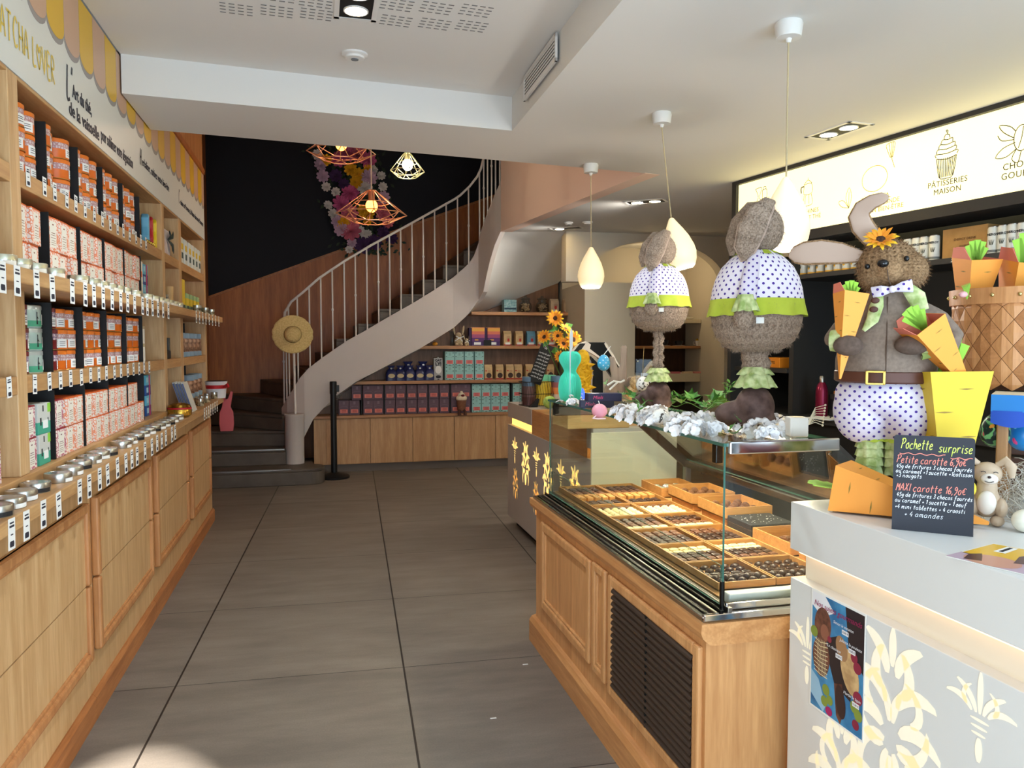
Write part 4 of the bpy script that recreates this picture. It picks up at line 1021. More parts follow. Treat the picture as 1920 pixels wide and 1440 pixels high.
flat(el(.145, .15, .03, .055, -.35), PCR, 'hen_body'); flat(el(.115, .105, .02, .03, -.4), mat('poster_tan', (160, 120, 84), .5), 'hen_head')
flat([(.09, .2), (.12, .19), (.13, .25), (.115, .29), (.1, .275)], PCH, 'chocolate_fish'); flat(el(.115, .235, .018, .04, -.2), mat('poster_dark_chocolate', (52, 34, 36), .35), 'chocolate_fish')
for x, y, r in ((.06, .23, .014), (.055, .26, .013), (.075, .25, .012), (.165, .225, .015), (.178, .24, .014), (.01, .1, .014)): flat(el(x, y, r, r), PGR, 'grape')
for x, y, r in ((.175, .2, .016), (.17, .265, .012), (.16, .11, .012), (.172, .13, .014), (.07, .1, .008)): flat(el(x, y, r, r), PRD, 'berry')
flat(el(.073, .278, .013, .011), mat('poster_magenta', (170, 30, 96), .5), 'round_mark')
MT = MPO @ Matrix.Diagonal((1, -1, -1, 1)); zt_ = -zc[0] - .0004
def ptxt(t, x, y, s, m, al='LEFT', sh=.25, nm='lettering'): text_mesh(nm, t, s, MT @ Matrix.Translation((x, -y, zt_)), m, ps, al, .00005, sh)
ptxt('Nos sujets gourmands', .008, .026, .0195, mat('poster_title', (150, 30, 84), .5), nm='title')
for t, x, y in (('Simon le mouton', .083, .05), ('Juliette la poulette', .108, .085), ('Le classique', .062, .115), ('Martin le lapin', .125, .205)):
    ptxt(t, x, y, .0105, PWH)
    flat([(x + .032, y + .008), (x + .056, y + .008), (x + .056, y + .019), (x + .032, y + .019)], PWH, 'price_label')
    text_mesh('price', '10,80 €', .007, MT @ Matrix.Translation((x + .044, -y - .0135, -zc[0] - .0003)), DKP, ps, 'CENTER', .00005)

# ================================================================== SHELVES UNDER THE STAIR
OAKB = wood('back_cabinet_oak', (208, 164, 116), (182, 134, 86), 'Z'); OAKBX = wood('back_shelf_oak', (190, 140, 94), (158, 108, 68), 'X')
bx0, bx1, BYF, BYB = .02, 2.80, 8.72, 9.0
under = thing('base_cabinet', 'low oak cabinet with flat doors under the stair shelves', 'cabinet')
MB().box(-.08, bx1, 8.745, BYB, .09, .60).build('body', OAKB, under)
MB().box(-.05, bx1, 8.78, BYB, 0, .09).build('toe_kick', mat('grey_kick', (120, 108, 98), .6), under)
MB().rbox(-.12, bx1, 8.70, BYB, .605, .635, .003).build('top', OAKBX, under)
for a, b in ((-.08, .05), (.055, .525), (.532, 1.0), (1.007, 1.475), (1.482, 1.96), (1.967, 2.44), (2.447, 2.80)):
    MB().rbox(a, b, 8.722, 8.744, .095, .60, .002).build('door', OAKB, under)
sh = thing('display_shelves', 'oak shelves under the curved stair holding packaged sweets', 'shelves')
def soff_z(x): return .72 + max(0, x - .0) * .79
bkm = frame((0, BYB, 0), (1, 0, 0), (0, 0, 1), (0, -1, 0))
MB().prism([(-.1, .635), (bx1, .635), (bx1, 2.17), (1.83, 1.78), (1.62, 1.75), (.54, 1.06)], 0, .012, bkm).build('back_panel', DARKW, sh)
for x0, x1, z in ((1.66, 2.97, 1.79), (.93, 2.80, 1.405), (.34, 2.80, 1.012)):
    MB().rbox(x0, x1, BYF if x1 < 2.9 else 8.60, BYB - .012, z - .035, z, .002).build('shelf', OAKBX, sh)
for px_ in (677, 720, 761.5, 802.5, 844, 883, 958.5):
    x = atY(px_, 700, 8.76).x - .016
    MB().box(x + .012, x + .02, BYF + .03, BYB - .013, .637, .972).build('divider', BLACK, sh)

def back(px, z, y=8.74):                     # place by picture column on a shelf
    return Vector((atY(px, 700, y).x, y, z))
# purple boxes
PUR = mottled('purple_card', (92, 70, 82), (104, 78, 88), 9, .55); PNK = mat('salmon_label', (222, 128, 116), .6)
def tea_cube(name, m, lab_m, w, d, h, corners=None):
    t = thing(name, 'x', 'box')
    MB().rbox(-w / 2, w / 2, 0, d, 0, h, .004).build('carton', m, t)
    l = MB().box(-w * .35, w * .35, -.0008, 0, h * .14, h * .40).build('label_panel', lab_m, t)
    p = MB()
    for z in (.32, .26, .2): p.box(-w * .2, w * .22, -.0012, -.0009, h * z, h * (z + .022))
    p.build('print', mat('label_print', (150, 50, 50), .7), l)
    a = MB(); n = 8
    a.grid([[(w * .42 * math.cos(PI * k / n), -.0008, h * (.46 + r) + h * .13 * math.sin(PI * k / n)) for k in range(n + 1)] for r in (0, .02)])
    a.box(-w * .1, w * .1, -.0008, -.0002, h * .72, h * .92)
    if corners is None: a.build('ornament', mat('pale_purple_print', (122, 100, 112), .6), t)
    if corners is not None:
        c = MB()
        for sx in (-1, 1):
            for z in (.08, .62, .88): c.box(sx * w * .36 - .007, sx * w * .36 + .007, -.001, -.0002, h * z, h * (z + .045), 0)
        c.box(-.01, .01, -.001, -.0002, h * .03, h * .06)
        c.build('corner_print', corners, t)
        a.build('ornament', mat('pale_mint_print', (136, 176, 172), .6), t)
    return t
pc = tea_cube('tea_carton', PUR, PNK, .115, .13, .165)
PX = {0: [644, 664, 690, 709, 731, 751, 772, 792, 813, 833, 855, 873], 1: [669, 690, 709, 731, 751, 772, 792, 813, 833, 855, 873]}
for row in (0, 1):
    for i, px in enumerate(PX[row]):
        p = back(px, .6355 + .166 * row, 8.76)
        put(pc, p, f"purple carton with a salmon label, {ORD[i]} from the stair end of the {('lower','upper')[row]} row", 'purple cartons under the stair')
MINT = mottled('mint_card', (146, 192, 188), (156, 202, 196), 9, .55)
mc = tea_cube('tea_carton', MINT, mat('coral_label', (222, 116, 112), .6), .108, .13, .163, mat('black_print', (26, 28, 30), .6))
for row in (0, 1):
    for i, px in enumerate([893.5, 911.5, 929.5, 947, 970]):
        put(mc, back(px, .6355 + .1635 * row, 8.755), f"mint carton, {ORD[i]} from the purple ones, {('lower','upper')[row]} row on the cabinet", 'mint cartons on the cabinet')
    for i, px in enumerate([843.5, 861.5, 880, 899]):
        put(mc, back(px, 1.0125 + .1635 * row, 8.755), f"mint carton, {ORD[i]} from the drink carton, {('lower','upper')[row]} row on the middle shelf", 'mint cartons on the shelf')
# drink carton
t = thing('drink_carton', 'tall grey drink carton with black lettering beside the mint cartons', 'carton', back(822, 1.0125, 8.755))
MB().rbox(-.05, .05, 0, .07, 0, .235, .003).prism([(-.05, .23), (.05, .23), (.05, .255), (-.05, .255)], .02, .05, frame((0, 0, 0), (1, 0, 0), (0, 0, 1), (0, 1, 0))).build('carton', mat('carton_grey', (168, 166, 164), .5), t)
MC = frame((0, -.001, 0), (1, 0, 0), (0, 0, 1), (0, -1, 0))
text_mesh('lettering', 'OAT', .035, MC @ Matrix.Translation((-.0, .225, 0)), INK, t, bold=.002); text_mesh('lettering', 'LY!', .05, MC @ Matrix.Translation((0, .185, 0)), INK, t, bold=.003)
m_ = MB(); m_.prism(el(0, .12, .035, .045), 0, .0008, MC); m_.build('roundel', mat('carton_white', (226, 224, 220), .6), t)
m_ = MB(); m_.prism(el(0, .04, .03, .018), 0, .0009, MC); m_.prism([(-.015, .015), (.015, .015), (.008, .005), (-.008, .005)], 0, .0009, MC)
for k in range(4): m_.box(-.022, .022, -.0015, -.0012, .1 + .012 * k, .104 + .012 * k)
m_.build('print', INK, t)
MB().cyl(.0, .035, .25, .262, .012, 12).build('cap', mat('cap_grey', (190, 190, 188), .4), t)
# navy sweet pouches
NVY = mottled('navy_foil', (22, 26, 66), (40, 46, 100), 30, .3); GLB = mat('gold_oval', (196, 178, 138), .5)
def pouch(name, m, w, d, h):
    t = thing(name, 'x', 'pouch'); b = MB()
    rows = []
    for z, f in ((0, 1), (.2, 1.02), (.55, .95), (.75, .6), (.82, .38), (1, .75)):
        rows.append([(w / 2 * f * c, d / 2 + d / 2 * f * s_ * (1 if z < .8 else .4), h * z) for c, s_ in [(math.copysign(abs(math.cos(2 * PI * k / 20)) ** .5, math.cos(2 * PI * k / 20)), math.copysign(abs(math.sin(2 * PI * k / 20)) ** .5, math.sin(2 * PI * k / 20))) for k in range(20)]])
    b.grid(rows, closed=True); b.build('bag', m, t)
    MB().prism(el(0, h * .33, w * .3, h * .14), 0, .002, frame((0, -.006, 0), (1, 0, 0), (0, 0, 1), (0, -1, 0))).build('oval_label', GLB, t)
    MB().sph((0, d * .15, h * .82), (.012, .012, .01), 10, 6).build('ribbon_rosette', PAPER, t)
    return t
pn = pouch('sweet_pouch', NVY, .125, .09, .17)
for i, (px, dz) in enumerate([(734, 0), (751, .0), (769, 0), (788, 0), (806, 0)]):
    put(pn, back(px, 1.0125, 8.75), f"navy sweet pouch with a gold oval, {ORD[i]} from the stringer end", 'navy sweet pouches')
for i, px in enumerate([766, 794]): put(pn, back(px, 1.0125, 8.85) + Vector((0, 0, 0)), f"navy sweet pouch in the back row behind, {ORD[i]} from the stringer end", 'navy sweet pouches', s=1.25)
# kraft bags
KR = mottled('kraft_paper', (196, 164, 116), (210, 180, 132), 20, .7)
def kraft(name, w, d, h, round_=True, m=None):
    t = thing(name, 'x', 'bag')
    b = MB().prism([(0, 0), (0, h * .8), (d * .25, h * .93), (d * .45, h), (d * .55, h), (d * .75, h * .93), (d, h * .8), (d, 0)], -w / 2, w / 2, frame((0, 0, 0), (0, 1, 0), (0, 0, 1), (1, 0, 0)))
    b.build('bag', m or KR, t)
    MF_ = frame((0, -.0008, 0), (1, 0, 0), (0, 0, 1), (0, -1, 0))
    MB().box(-w / 2, w / 2, -.0008, 0, 0, h * .1).build('base_band', mat('red_band', (166, 60, 50), .6), t)
    if round_:
        g = MB().prism(el(w * .05, h * .28, w * .34, w * .34), 0, .0008, MF_).build('window', mat('coffee_beans', (58, 34, 24), .5), t)
        MB().box(-w * .42, -w * .2, -.001, -.0002, h * .55, h * .62).build('red_mark', mat('red_mark', (196, 50, 40), .6), t)
    else:
        MB().box(-w * .32, w * .32, -.001, -.0002, h * .08, h * .22).build('label_panel', PAPER, t)
        MB().prism(el(w * .1, h * .38, w * .16, w * .2), 0, .0008, MF_).build('red_mark', mat('red_mark', (196, 50, 40), .6), t)
    p = MB()
    for z in (.6, .54, .48): p.box(-w * .1, w * .3, -.001, -.0003, h * z, h * (z + .02))
    p.build('print', mat('kraft_print', (150, 96, 70), .7), t)
    return t
kb = kraft('coffee_bag', .09, .07, .175)
for i, px in enumerate([916, 937, 956.5, 972, 993, 1012, 1032]): put(kb, back(px, 1.0125, 8.755), f"kraft bag with a dark round window, {ORD[i]} from the mint cartons", 'kraft bags on the middle shelf')
kb2 = kraft('biscuit_bag', .09, .07, .17, False)
for i, px in enumerate([952, 974, 1015, 1034]): put(kb2, back(px, 1.4055, 8.755), f"kraft bag with a white label, {ORD[i]} from the purple gift bags, second shelf", 'kraft bags on the second shelf')
kb3 = kraft('biscuit_bag', .1, .07, .17, False, mat('blue_bag', (96, 146, 172), .6))
put(kb3, back(996, 1.4055, 8.755), 'blue and orange bag among the kraft bags on the second shelf')
kb4 = kraft('almond_bag', .1, .08, .165, False, mottled('pale_kraft', (196, 170, 140), (206, 184, 152), 20, .7))
for i, px in enumerate([1040, 1064]): put(kb4, back(px, 1.7905, 8.75), f"pale kraft bag, {('beside the jars','at the end')[i]} on the top shelf")
# sunset gift bags
SUN = bands('sunset_print', [(0, (66, 34, 96)), (.05, (92, 44, 110)), (.09, (170, 80, 120)), (.13, (226, 120, 90)), (.165, (240, 176, 76)), (.2, (236, 150, 80))], .5, .23)
for i, px in enumerate([897, 926]):
    t = thing('gift_bag', f"purple gift bag with a sunset picture, {('nearer the bunnies','nearer the kraft bags')[i]}", 'gift bag', back(px, 1.4055, 8.755))
    MB().rbox(-.075, .075, 0, .09, 0, .21, .004).build('bag', SUN, t); MB().box(-.105, -.076, .01, .1, 0, .205).build('gusset', mat('dark_purple', (52, 28, 72), .6), t)
    MB().box(-.05, .03, -.001, 0, .012, .04).build('label_panel', PAPER, t)
    MB().box(-.04, .0, -.001, 0, .06, .075).build('label_spot', mat('amber_print', (226, 160, 60), .6), t)
t = thing('chalk_label', 'small black sign leaning against the sunset gift bags', 'sign', back(914, 1.4055, 8.745)); MB().rbox(-.045, .045, -.012, -.008, 0, .065, .001).build('board', BLACK, t)
# bunnies, vase, orange
def mini_bunny(h, lab, px, z):
    t = thing('toy_bunny', lab, 'toy', back(px, z, 8.75)); m = mottled('beige_plush', (184, 158, 122), (204, 178, 140), 60, .95)
    MB().sph((0, .03, h * .2), (h * .2, h * .17, h * .2), 14, 10).sph((0, .03, h * .47), (h * .14, h * .13, h * .14), 14, 10).build('body', m, t)
    for s_ in (-1, 1):
        e = MB().sph((s_ * h * .08, .03, h * .74), (h * .05, h * .03, h * .22), 10, 8, 0, Matrix.Rotation(s_ * .18, 4, 'Y')).build('ear', m, t)
        MB().sph((s_ * h * .1, .0, h * .06), (h * .08, h * .1, h * .06), 10, 6).build('foot', m, t)
    b = MB().tube([(-h * .2, -h * .09, h * .22), (0, -h * .11, h * .36), (h * .2, -h * .09, h * .42)], h * .018, 6).tube([(h * .14, -h * .1, h * .2), (0, -h * .11, h * .36), (-h * .16, -h * .09, h * .44)], h * .018, 6)
    b.build('bow', PAPER, t)
mini_bunny(.25, 'taller beige bunny with a white bow on the second shelf', 861, 1.4055); mini_bunny(.14, 'smaller beige bunny with a white bow beside the purple bag', 876, 1.4055)
GLV = glass('vase_glass', (222, 230, 232))
t = thing('vase', 'slim clear glass vase behind the beige bunnies', 'vase', back(848, 1.4055, 8.8)); MB().lathe([(.03, 0), (.026, .02), (.024, .09), (.03, .14), (.036, .165)], 16, cap1=False).build('glass', GLV, t)
o = MB().sph((0, 0, .022), (.032, .028, .022), 14, 8).build('orange_egg', mat('orange_egg', (226, 150, 40), .4)); tag(o, 'orange egg lying alone at the stringer end of the second shelf', 'egg'); o.location = back(816, 1.4055, 8.76)
# top shelf: mint tin and two sweet jars
t = thing('gift_box', 'pale blue patterned gift box on the top shelf', 'box', back(957, 1.7905, 8.75)); MB().rbox(-.075, .075, 0, .12, 0, .15, .003).build('box', mottled('sea_print', (96, 150, 160), (170, 204, 206), 40, .5), t)
MB().box(-.07, .07, -.001, 0, .035, .055).build('garland_print', mat('dark_teal_print', (40, 70, 90), .6), t)
for i, px in enumerate([985, 1016]):
    t = thing('sweet_jar', f"round glass jar of almonds on the top shelf, {('beside the blue box','beside the pale bags')[i]}", 'jar', back(px, 1.7905, 8.82))
    MB().lathe([(.04, 0), (.07, .03), (.078, .07), (.066, .11), (.045, .13), (.045, .15), (.06, .16)], 20, cap1=False).build('glass', GLV, t)
    MB().lathe([(.06, .16), (.05, .175), (.02, .18), (.015, .2), (0, .2)], 16).build('lid', GLV, t)
    a = MB()
    for k in range(70):
        th, r, zz = random.uniform(0, 2 * PI), random.uniform(0, .055), random.uniform(.02, .11)
        a.sph((r * math.cos(th), r * math.sin(th), zz), (.012, .008, .007), 6, 4, 0, Matrix.Translation((0, 0, 0)))
    tag(a.build('almonds', mottled('almond', (186, 140, 90), (222, 186, 140), 50, .6), t), kind='stuff')
# plush cake toy on the cabinet edge
t = thing('plush_toy', 'brown plush cup with cream top and red nose hanging over the cabinet', 'toy', back(865, .636, 8.70))
PLB = mottled('brown_plush', (122, 78, 56), (136, 90, 66), 60, .95)
MB().lathe([(.0, .02), (.045, .03), (.055, .12), (.06, .15)], 16, M=Matrix.Translation((0, -.0, 0))).build('cup', PLB, t)
MB().sph((0, 0, .17), (.066, .06, .04), 16, 8).sph((0, 0, .205), (.042, .04, .03), 14, 8).sph((0, 0, .235), (.02, .02, .02), 10, 6).build('cream', mottled('cream_plush', (222, 206, 176), (236, 222, 196), 60, .95), t)
MB().sph((.008, -.045, .205), (.022, .016, .014), 10, 6).build('cherry', mat('dark_red_felt', (110, 20, 28), .9), t)
for s_ in (-1, 1): MB().tube([(s_ * .02, -.02, .04), (s_ * .035, -.055, .02), (s_ * .032, -.06, -.02)], [.016, .014, .02], 8).build('leg', mat('dark_brown_plush', (64, 34, 24), .95), t)

# queue barrier post
t = thing('barrier_post', 'black queue barrier post on a round foot beside the stair', 'barrier post', (.13, 8.42, 0))
BLK = mat('satin_black', (18, 18, 19), .45)
MB().lathe([(.16, 0), (.162, .02), (.14, .035), (.05, .055), (.036, .06)], 32).build('foot', BLK, t); MB().lathe([(.032, .055), (.032, .93)], 20).build('tube', BLK, t)
MB().lathe([(.037, .90), (.037, 1.02), (.034, 1.03), (0, 1.03)], 20).build('head', BLK, t); MB().rbox(.03, .06, -.02, .02, .92, .99, .004).build('belt_clip', BLK, t)
# straw hat on the newel
t = thing('straw_hat', 'wide brimmed straw hat hung on the stair newel post', 'hat', (-.275, 8.375, 1.527), rot=(PI / 2 + .05, 0, 0))
ST = mottled('straw', (206, 176, 112), (226, 200, 138), 70, .85, .3)
br = []
for k in range(8):
    r = .085 + .12 * k / 7
    br.append([(r * (1.02 if j % 3 else .985 if k == 7 else 1) * math.cos(2 * PI * j / 48), r * .97 * math.sin(2 * PI * j / 48), .012 * math.sin(3 * 2 * PI * j / 48 + .5) * (k / 7) ** 2 - .01 * k / 7) for j in range(48)])
h_ = MB(); h_.grid(br, closed=True); h_.build('brim', ST, t, solid=.004)
MB().lathe([(.088, 0), (.082, .03), (.07, .06), (.05, .072), (0, .07)], 32, cap0=False).build('crown', ST, t)
MB().lathe([(.0895, .002), (.086, .018)], 32, cap0=False, cap1=False).build('hat_band', mottled('straw_band', (170, 140, 90), (186, 156, 100), 70, .85), t)

# ================================================================== ALCOVE BEHIND THE ARCH
al = thing('alcove_shelves', 'cream shelves with dark timber back inside the arch', 'shelves')
MB().box(3.30, 4.455, 8.93, 8.949, 0, 2.06).build('back_panel', wood('alcove_timber', (84, 54, 36), (62, 38, 26), 'Z'), al)
MB().box(3.30, 4.455, 8.45, 8.93, .02, .80).build('dark_cabinet', mat('alcove_dark', (48, 40, 34), .6), al)
CRS = mat('cream_shelf', (226, 212, 182), .5)
for z, th, m in ((1.72, .045, CRS), (1.40, .03, OAKBX), (1.07, .1, CRS)): MB().rbox(3.30, 4.455, 8.52, 8.93, z - th, z, .003).build('shelf', m, al)
MB().box(3.62, 3.625, 8.44, 8.45, .03, .79).build('cabinet_joint', BLACK, al)
def alc(px, z, y=8.62): return Vector((atY(px, 650, y).x, y, z + .0005))
PORC = mat('porcelain', (232, 228, 218), .25)
def cup(name, lab, px, z, r, h, m, spout=False, saucer=True, lid=None):
    t = thing(name, lab, 'cup' if name == 'cup' else name, alc(px, z))
    z0 = .008 if saucer else 0
    if saucer: MB().lathe([(r * .6, 0), (r * 1.5, .006), (r * 1.55, .01), (r * .6, .008), (0, .008)], 20).build('saucer', PORC, t)
    MB().lathe([(r * .6, z0), (r * .95, z0 + h * .5), (r, z0 + h), (r * .94, z0 + h), (r * .5, z0 + .006), (0, z0 + .006)], 20).build('bowl', m, t)
    MB().tube([(-r * .9 + .004, 0, z0 + h * .8), (-r * 1.5, 0, z0 + h * .7), (-r * 1.45, 0, z0 + h * .35), (-r * .75, 0, z0 + h * .25)], .004, 6).build('handle', m, t)
    if lid: MB().lathe([(r * .9, z0 + h), (r * .55, z0 + h * 1.25), (0, z0 + h * 1.6)], 14).build('lid', lid, t)
    return t
DKC = mat('dark_ceramic', (30, 32, 40), .3); YLC = mat('yellow_ceramic', (226, 180, 50), .4)
cup('cup', 'dark cup on a white saucer beside the plush rabbit pole', 1246, 1.40, .045, .06, DKC); cup('cup', 'second dark cup on a saucer, middle of the alcove shelf', 1273, 1.40, .05, .055, DKC)
cup('teapot', 'white mug with a yellow pointed lid in the alcove', 1309, 1.40, .045, .065, PORC, saucer=False, lid=YLC); cup('teapot', 'white mug with yellow flower beside the alcove jamb', 1340, 1.40, .045, .065, mottled('flowered_porcelain', (232, 228, 218), (170, 150, 110), 50, .3), saucer=False)
o = MB().sph((0, 0, .022), .022, 12, 8).build('yellow_ball', YLC); tag(o, 'small yellow ball in front of the flowered mug in the alcove', 'ball'); o.location = alc(1328, 1.40, 8.55)
t = thing('framed_picture', 'dark framed picture standing on the upper alcove shelf', 'picture', alc(1320, 1.72, 8.7))
fm = MB()
for a in ((-.13, .13, .16, .175), (-.13, .13, 0, .015), (-.13, -.115, .015, .16), (.115, .13, .015, .16)): fm.box(a[0], a[1], -.01, .01, a[2], a[3])
fm.build('frame', mat('dark_frame', (66, 44, 34), .5), t); MB().box(-.115, .115, 0, .008, .015, .16).build('print', mottled('dusky_print', (96, 120, 112), (160, 150, 130), 12, .6), t)
t = thing('plate_stack', 'pale plates stacked beside the framed picture', 'plates', alc(1288, 1.72, 8.62)); MB().lathe([(.05, 0), (.075, .012), (.075, .03), (.06, .034), (0, .03)], 20).build('plates', PORC, t)
o = thing('green_box', 'green tree patterned box behind a dish in the alcove', 'box', alc(1336, 1.07, 8.75)); MB().rbox(-.12, .12, 0, .1, 0, .25, .003).build('box', mat('olive_card', (170, 176, 96), .6), o)
tr = MB()
for k in range(5): tr.tube([(-.1 + .05 * k, -.002, 0), (-.09 + .05 * k + .01 * (-1) ** k, -.002, .12), (-.1 + .05 * k + .03 * (-1) ** k, -.002, .24)], .002, 5)
tr.build('tree_print', mat('dark_twig', (60, 56, 40), .7), o)
o = thing('dish', 'round pale dish leaning on the green box', 'dish', alc(1334, 1.115, 8.66), rot=(PI / 2 - .2, 0, 0)); MB().lathe([(.025, 0), (.045, .012), (.046, .016), (.02, .006), (0, .006)], 20).build('plate', mat('pale_green_dish', (200, 212, 196), .3), o)
for i, (px, c) in enumerate(((1266, (206, 110, 120)), (1289, (230, 206, 170)), (1309, (226, 150, 140)))):
    o = thing('soap_bar', f"{('pink','cream','coral')[i]} wrapped bar on the thick alcove shelf", 'soap', alc(px, 1.07, 8.55)); MB().rbox(-.06, .06, -.03, .03, 0, .022, .004).build('bar', mat('soap_%d' % i, c, .5), o)
o = thing('notice', 'white printed notice behind the slim plush rabbit', 'notice', (3.33, 8.5, 1.36)); MB().box(0, .12, 0, .004, 0, .32).build('sheet', PAPER, o); MB().box(.05, .09, -.001, 0, .08, .12).build('print', INK, o)

# ================================================================== BAR WALL WITH LIT MENU SIGN
BK = mat('anthracite_panel', (46, 45, 44), .5); BKD = mat('black_panel', (20, 20, 20), .55)
def onbar(px, py, v):
    d = ray(px, py); O = Vector((0, 0, EYE)); P = S0 + SN * v
    t = (P - O).dot(SN) / d.dot(SN); q = O + d * t; r = q - S0
    return -r.dot(SD), q.z
sg = thing('menu_sign', 'long backlit menu sign with line drawings above the bar', 'sign')
LITE = mat('sign_light', (255, 240, 172), .4, emit=.92)
MB().box(.03, 6.8, .0, .06, 2.165, 2.572, 0, MBAR).build('lit_panel', LITE, sg)
fr_ = MB(); fr_.box(-.02, 6.84, -.02, .30, 2.575, 2.6, 0, MBAR); fr_.box(-.02, 6.84, -.02, .30, 2.10, 2.16, 0, MBAR); fr_.box(-.02, .025, -.02, .30, 2.16, 2.575, 0, MBAR)
fr_.build('frame', BK, sg)
MS = frame(S0 + SN * (-.0012), -SD, (0, 0, 1), -SN)
SINK = mat('sign_ink', (40, 36, 18), .6); SPALE = mat('sign_pale_ink', (150, 138, 70), .6)
def stxt(t, px, py, size, m=None):
    u, z = onbar(px, py, 0); text_mesh('lettering', t, size, MS @ Matrix.Translation((u, z, 0)), m or SINK, sg, 'CENTER', .0003, spacing=1.08)
stxt('PÂTISSERIES', 1776, 342, .041); stxt('MAISON', 1776, 357, .041)
u, z = onbar(1880, 315, 0)
for t, dz in (('CHOCOLATS', 0), ('GOURMANDS', -.045)): text_mesh('lettering', t, .044, MS @ Matrix.Translation((u + .14, z - .0 + dz, 0)), SINK, sg, 'CENTER', .0003, spacing=1.08)
u, z = onbar(1652, 368, 0)
for t, dz in (('MATCHA', .0), ('THÉS DU MONDE', -.036), ('POUR UN BIEN-ÊTRE', -.072)): text_mesh('lettering', t, .036, MS @ Matrix.Translation((u - .02, z + dz, 0)), mat('sign_olive_ink', (150, 136, 70), .6), sg, 'CENTER', .0003, spacing=1.05)
u, z = onbar(1510, 403, 0)
for t, dz in (('MACHINES', .018), ('CAFÉ ET THÉ', -.022)): text_mesh('lettering', t, .038, MS @ Matrix.Translation((u + .02, z + dz, 0)), mat('sign_olive_ink', (150, 136, 70), .6), sg, 'CENTER', .0003, spacing=1.05)
def drawing(nm, px, py, lines, s, wd, m):
    u, z = onbar(px, py, 0); mb = MB()
    for L in lines: ribbon(mb, smooth_line([(u + a * s, z + b * s) for a, b in L]), wd * 1.35, MS, 0, .0002)
    mb.build(nm, m, sg)
cupc = [[(-.5, -.1), (-.35, -.95), (0, -1.05), (.35, -.95), (.5, -.1)], [(-.5, -.1), (0, -.2), (.5, -.1)], [(-.52, -.05), (-.55, .1), (0, .05), (.55, .12), (.52, -.05)], [(-.5, .12), (-.45, .3), (0, .25), (.48, .32), (.45, .12)], [(-.4, .3), (-.35, .5), (0, .45), (.4, .5), (.4, .32)], [(-.3, .52), (-.22, .7), (.05, .66), (.28, .7), (.3, .52)], [(-.15, .72), (-.08, .9), (.1, .88), (.15, .72)], [(0, .9), (.05, 1.05), (-.05, 1.1), (0, .98)]] + [[(-.42 + .094 * k, -.13), (-.31 + .07 * k, -.98)] for k in range(10)]
drawing('cupcake_drawing', 1775, 290, cupc, .115, .0032, SINK)
moka = [[(-.3, .5), (-.35, -.1), (.35, -.1), (.3, .5), (-.3, .5)], [(-.3, -.15), (-.38, -.8), (.38, -.8), (.3, -.15)], [(-.35, .5), (0, .75), (.35, .5)], [(0, .75), (0, .9)], [(-.35, .4), (-.6, .35), (-.58, .0)], [(-.2, -.2), (-.24, -.75)], [(.1, -.2), (.12, -.75)]]
drawing('coffee_pot_drawing', 1515, 360, moka, .1, .0028, SPALE); drawing('coffee_pot_handle', 1515, 360, [moka[4]], .1, .006, SINK)
jar_ = [[(-.4, .8), (-.1, .2), (-.35, -.2), (-.3, -.8), (.2, -.8), (.25, -.2), (.0, .2), (.25, .8), (-.4, .8)], [(.3, .6), (.35, -.3), (.7, -.3), (.75, .6), (.3, .6)], [(.4, .6), (.42, .8), (.64, .8), (.66, .6)]]
drawing('carafe_drawing', 1424, 375, jar_, .1, .003, SINK)
drawing('whisk_drawing', 1672, 290, [[(-.1, -.2), (-.5, .7), (-.2, .9), (.2, .9), (.3, .7), (.1, -.2)], [(-.05, -.2), (-.25, .85)], [(0, -.2), (0, .95)], [(.05, -.2), (.15, .88)], [(0, -.2), (.3, -1)]], .075, .0028, SPALE)
drawing('bowl_drawing', 1640, 335, [el(0, 0, 1, .8)[::1] + [(1, 0)]], .09, .0026, SPALE)
drawing('leaf_drawing', 1592, 375, [[(0, -.6), (-.3, .2), (0, .9), (.25, .2), (0, -.6)], [(0, -.6), (0, .6)], [(0, -.6), (-.7, -.4), (-1, 0), (-.5, .0), (0, -.6)]], .08, .0026, SPALE)
drawing('cocoa_drawing', 1916, 258, [el(0, 0, .5, .8) + [(.5, 0)], [(-.5, .1), (-1.2, .6), (-1.5, 1.1), (-.8, .9), (-.4, .5)], [(-.4, -.2), (-1.2, -.4), (-1.7, -.9), (-1, -1.0), (-.3, -.6)], [(-.3, -.6), (-.6, -1.2), (-.2, -1.5), (0, -.8)], [(-.2, -.6), (0, 0), (.1, .7)], [(.2, -.6), (.3, 0), (.2, .7)], [(-.5, 0), (-1.3, .1), (-1.6, .5)]], .075, .003, SINK)

bu = thing('bar_unit', 'black bar back unit with open shelves under the lit sign', 'shelves')
MB().box(-.05, 6.85, .58, .6, .0, 2.57, 0, MBAR).build('back_panel', BKD, bu)
MB().box(-.07, -.031, .0, .575, 0, 2.09, 0, MBAR).build('side_panel', BK, bu)
MB().box(.52, .56, .05, .58, .0, 2.1, 0, MBAR).build('side_panel', BK, bu)
MB().rbox(-.03, 6.85, .0, .58, .93, .965, .003, 0, MBAR).build('worktop', BK, bu)
MB().box(-.03, 6.85, .04, .58, 0, .93, 0, MBAR).build('base_units', BKD, bu)
MB().rbox(.56, 6.85, .0, .35, 1.855, 1.885, .002, 0, MBAR).build('bottle_shelf', BK, bu)
for z in (1.27, 1.62, 2.0): MB().rbox(-.03, .52, .03, .58, z - .03, z, .002, 0, MBAR).build('side_shelf', BK, bu)
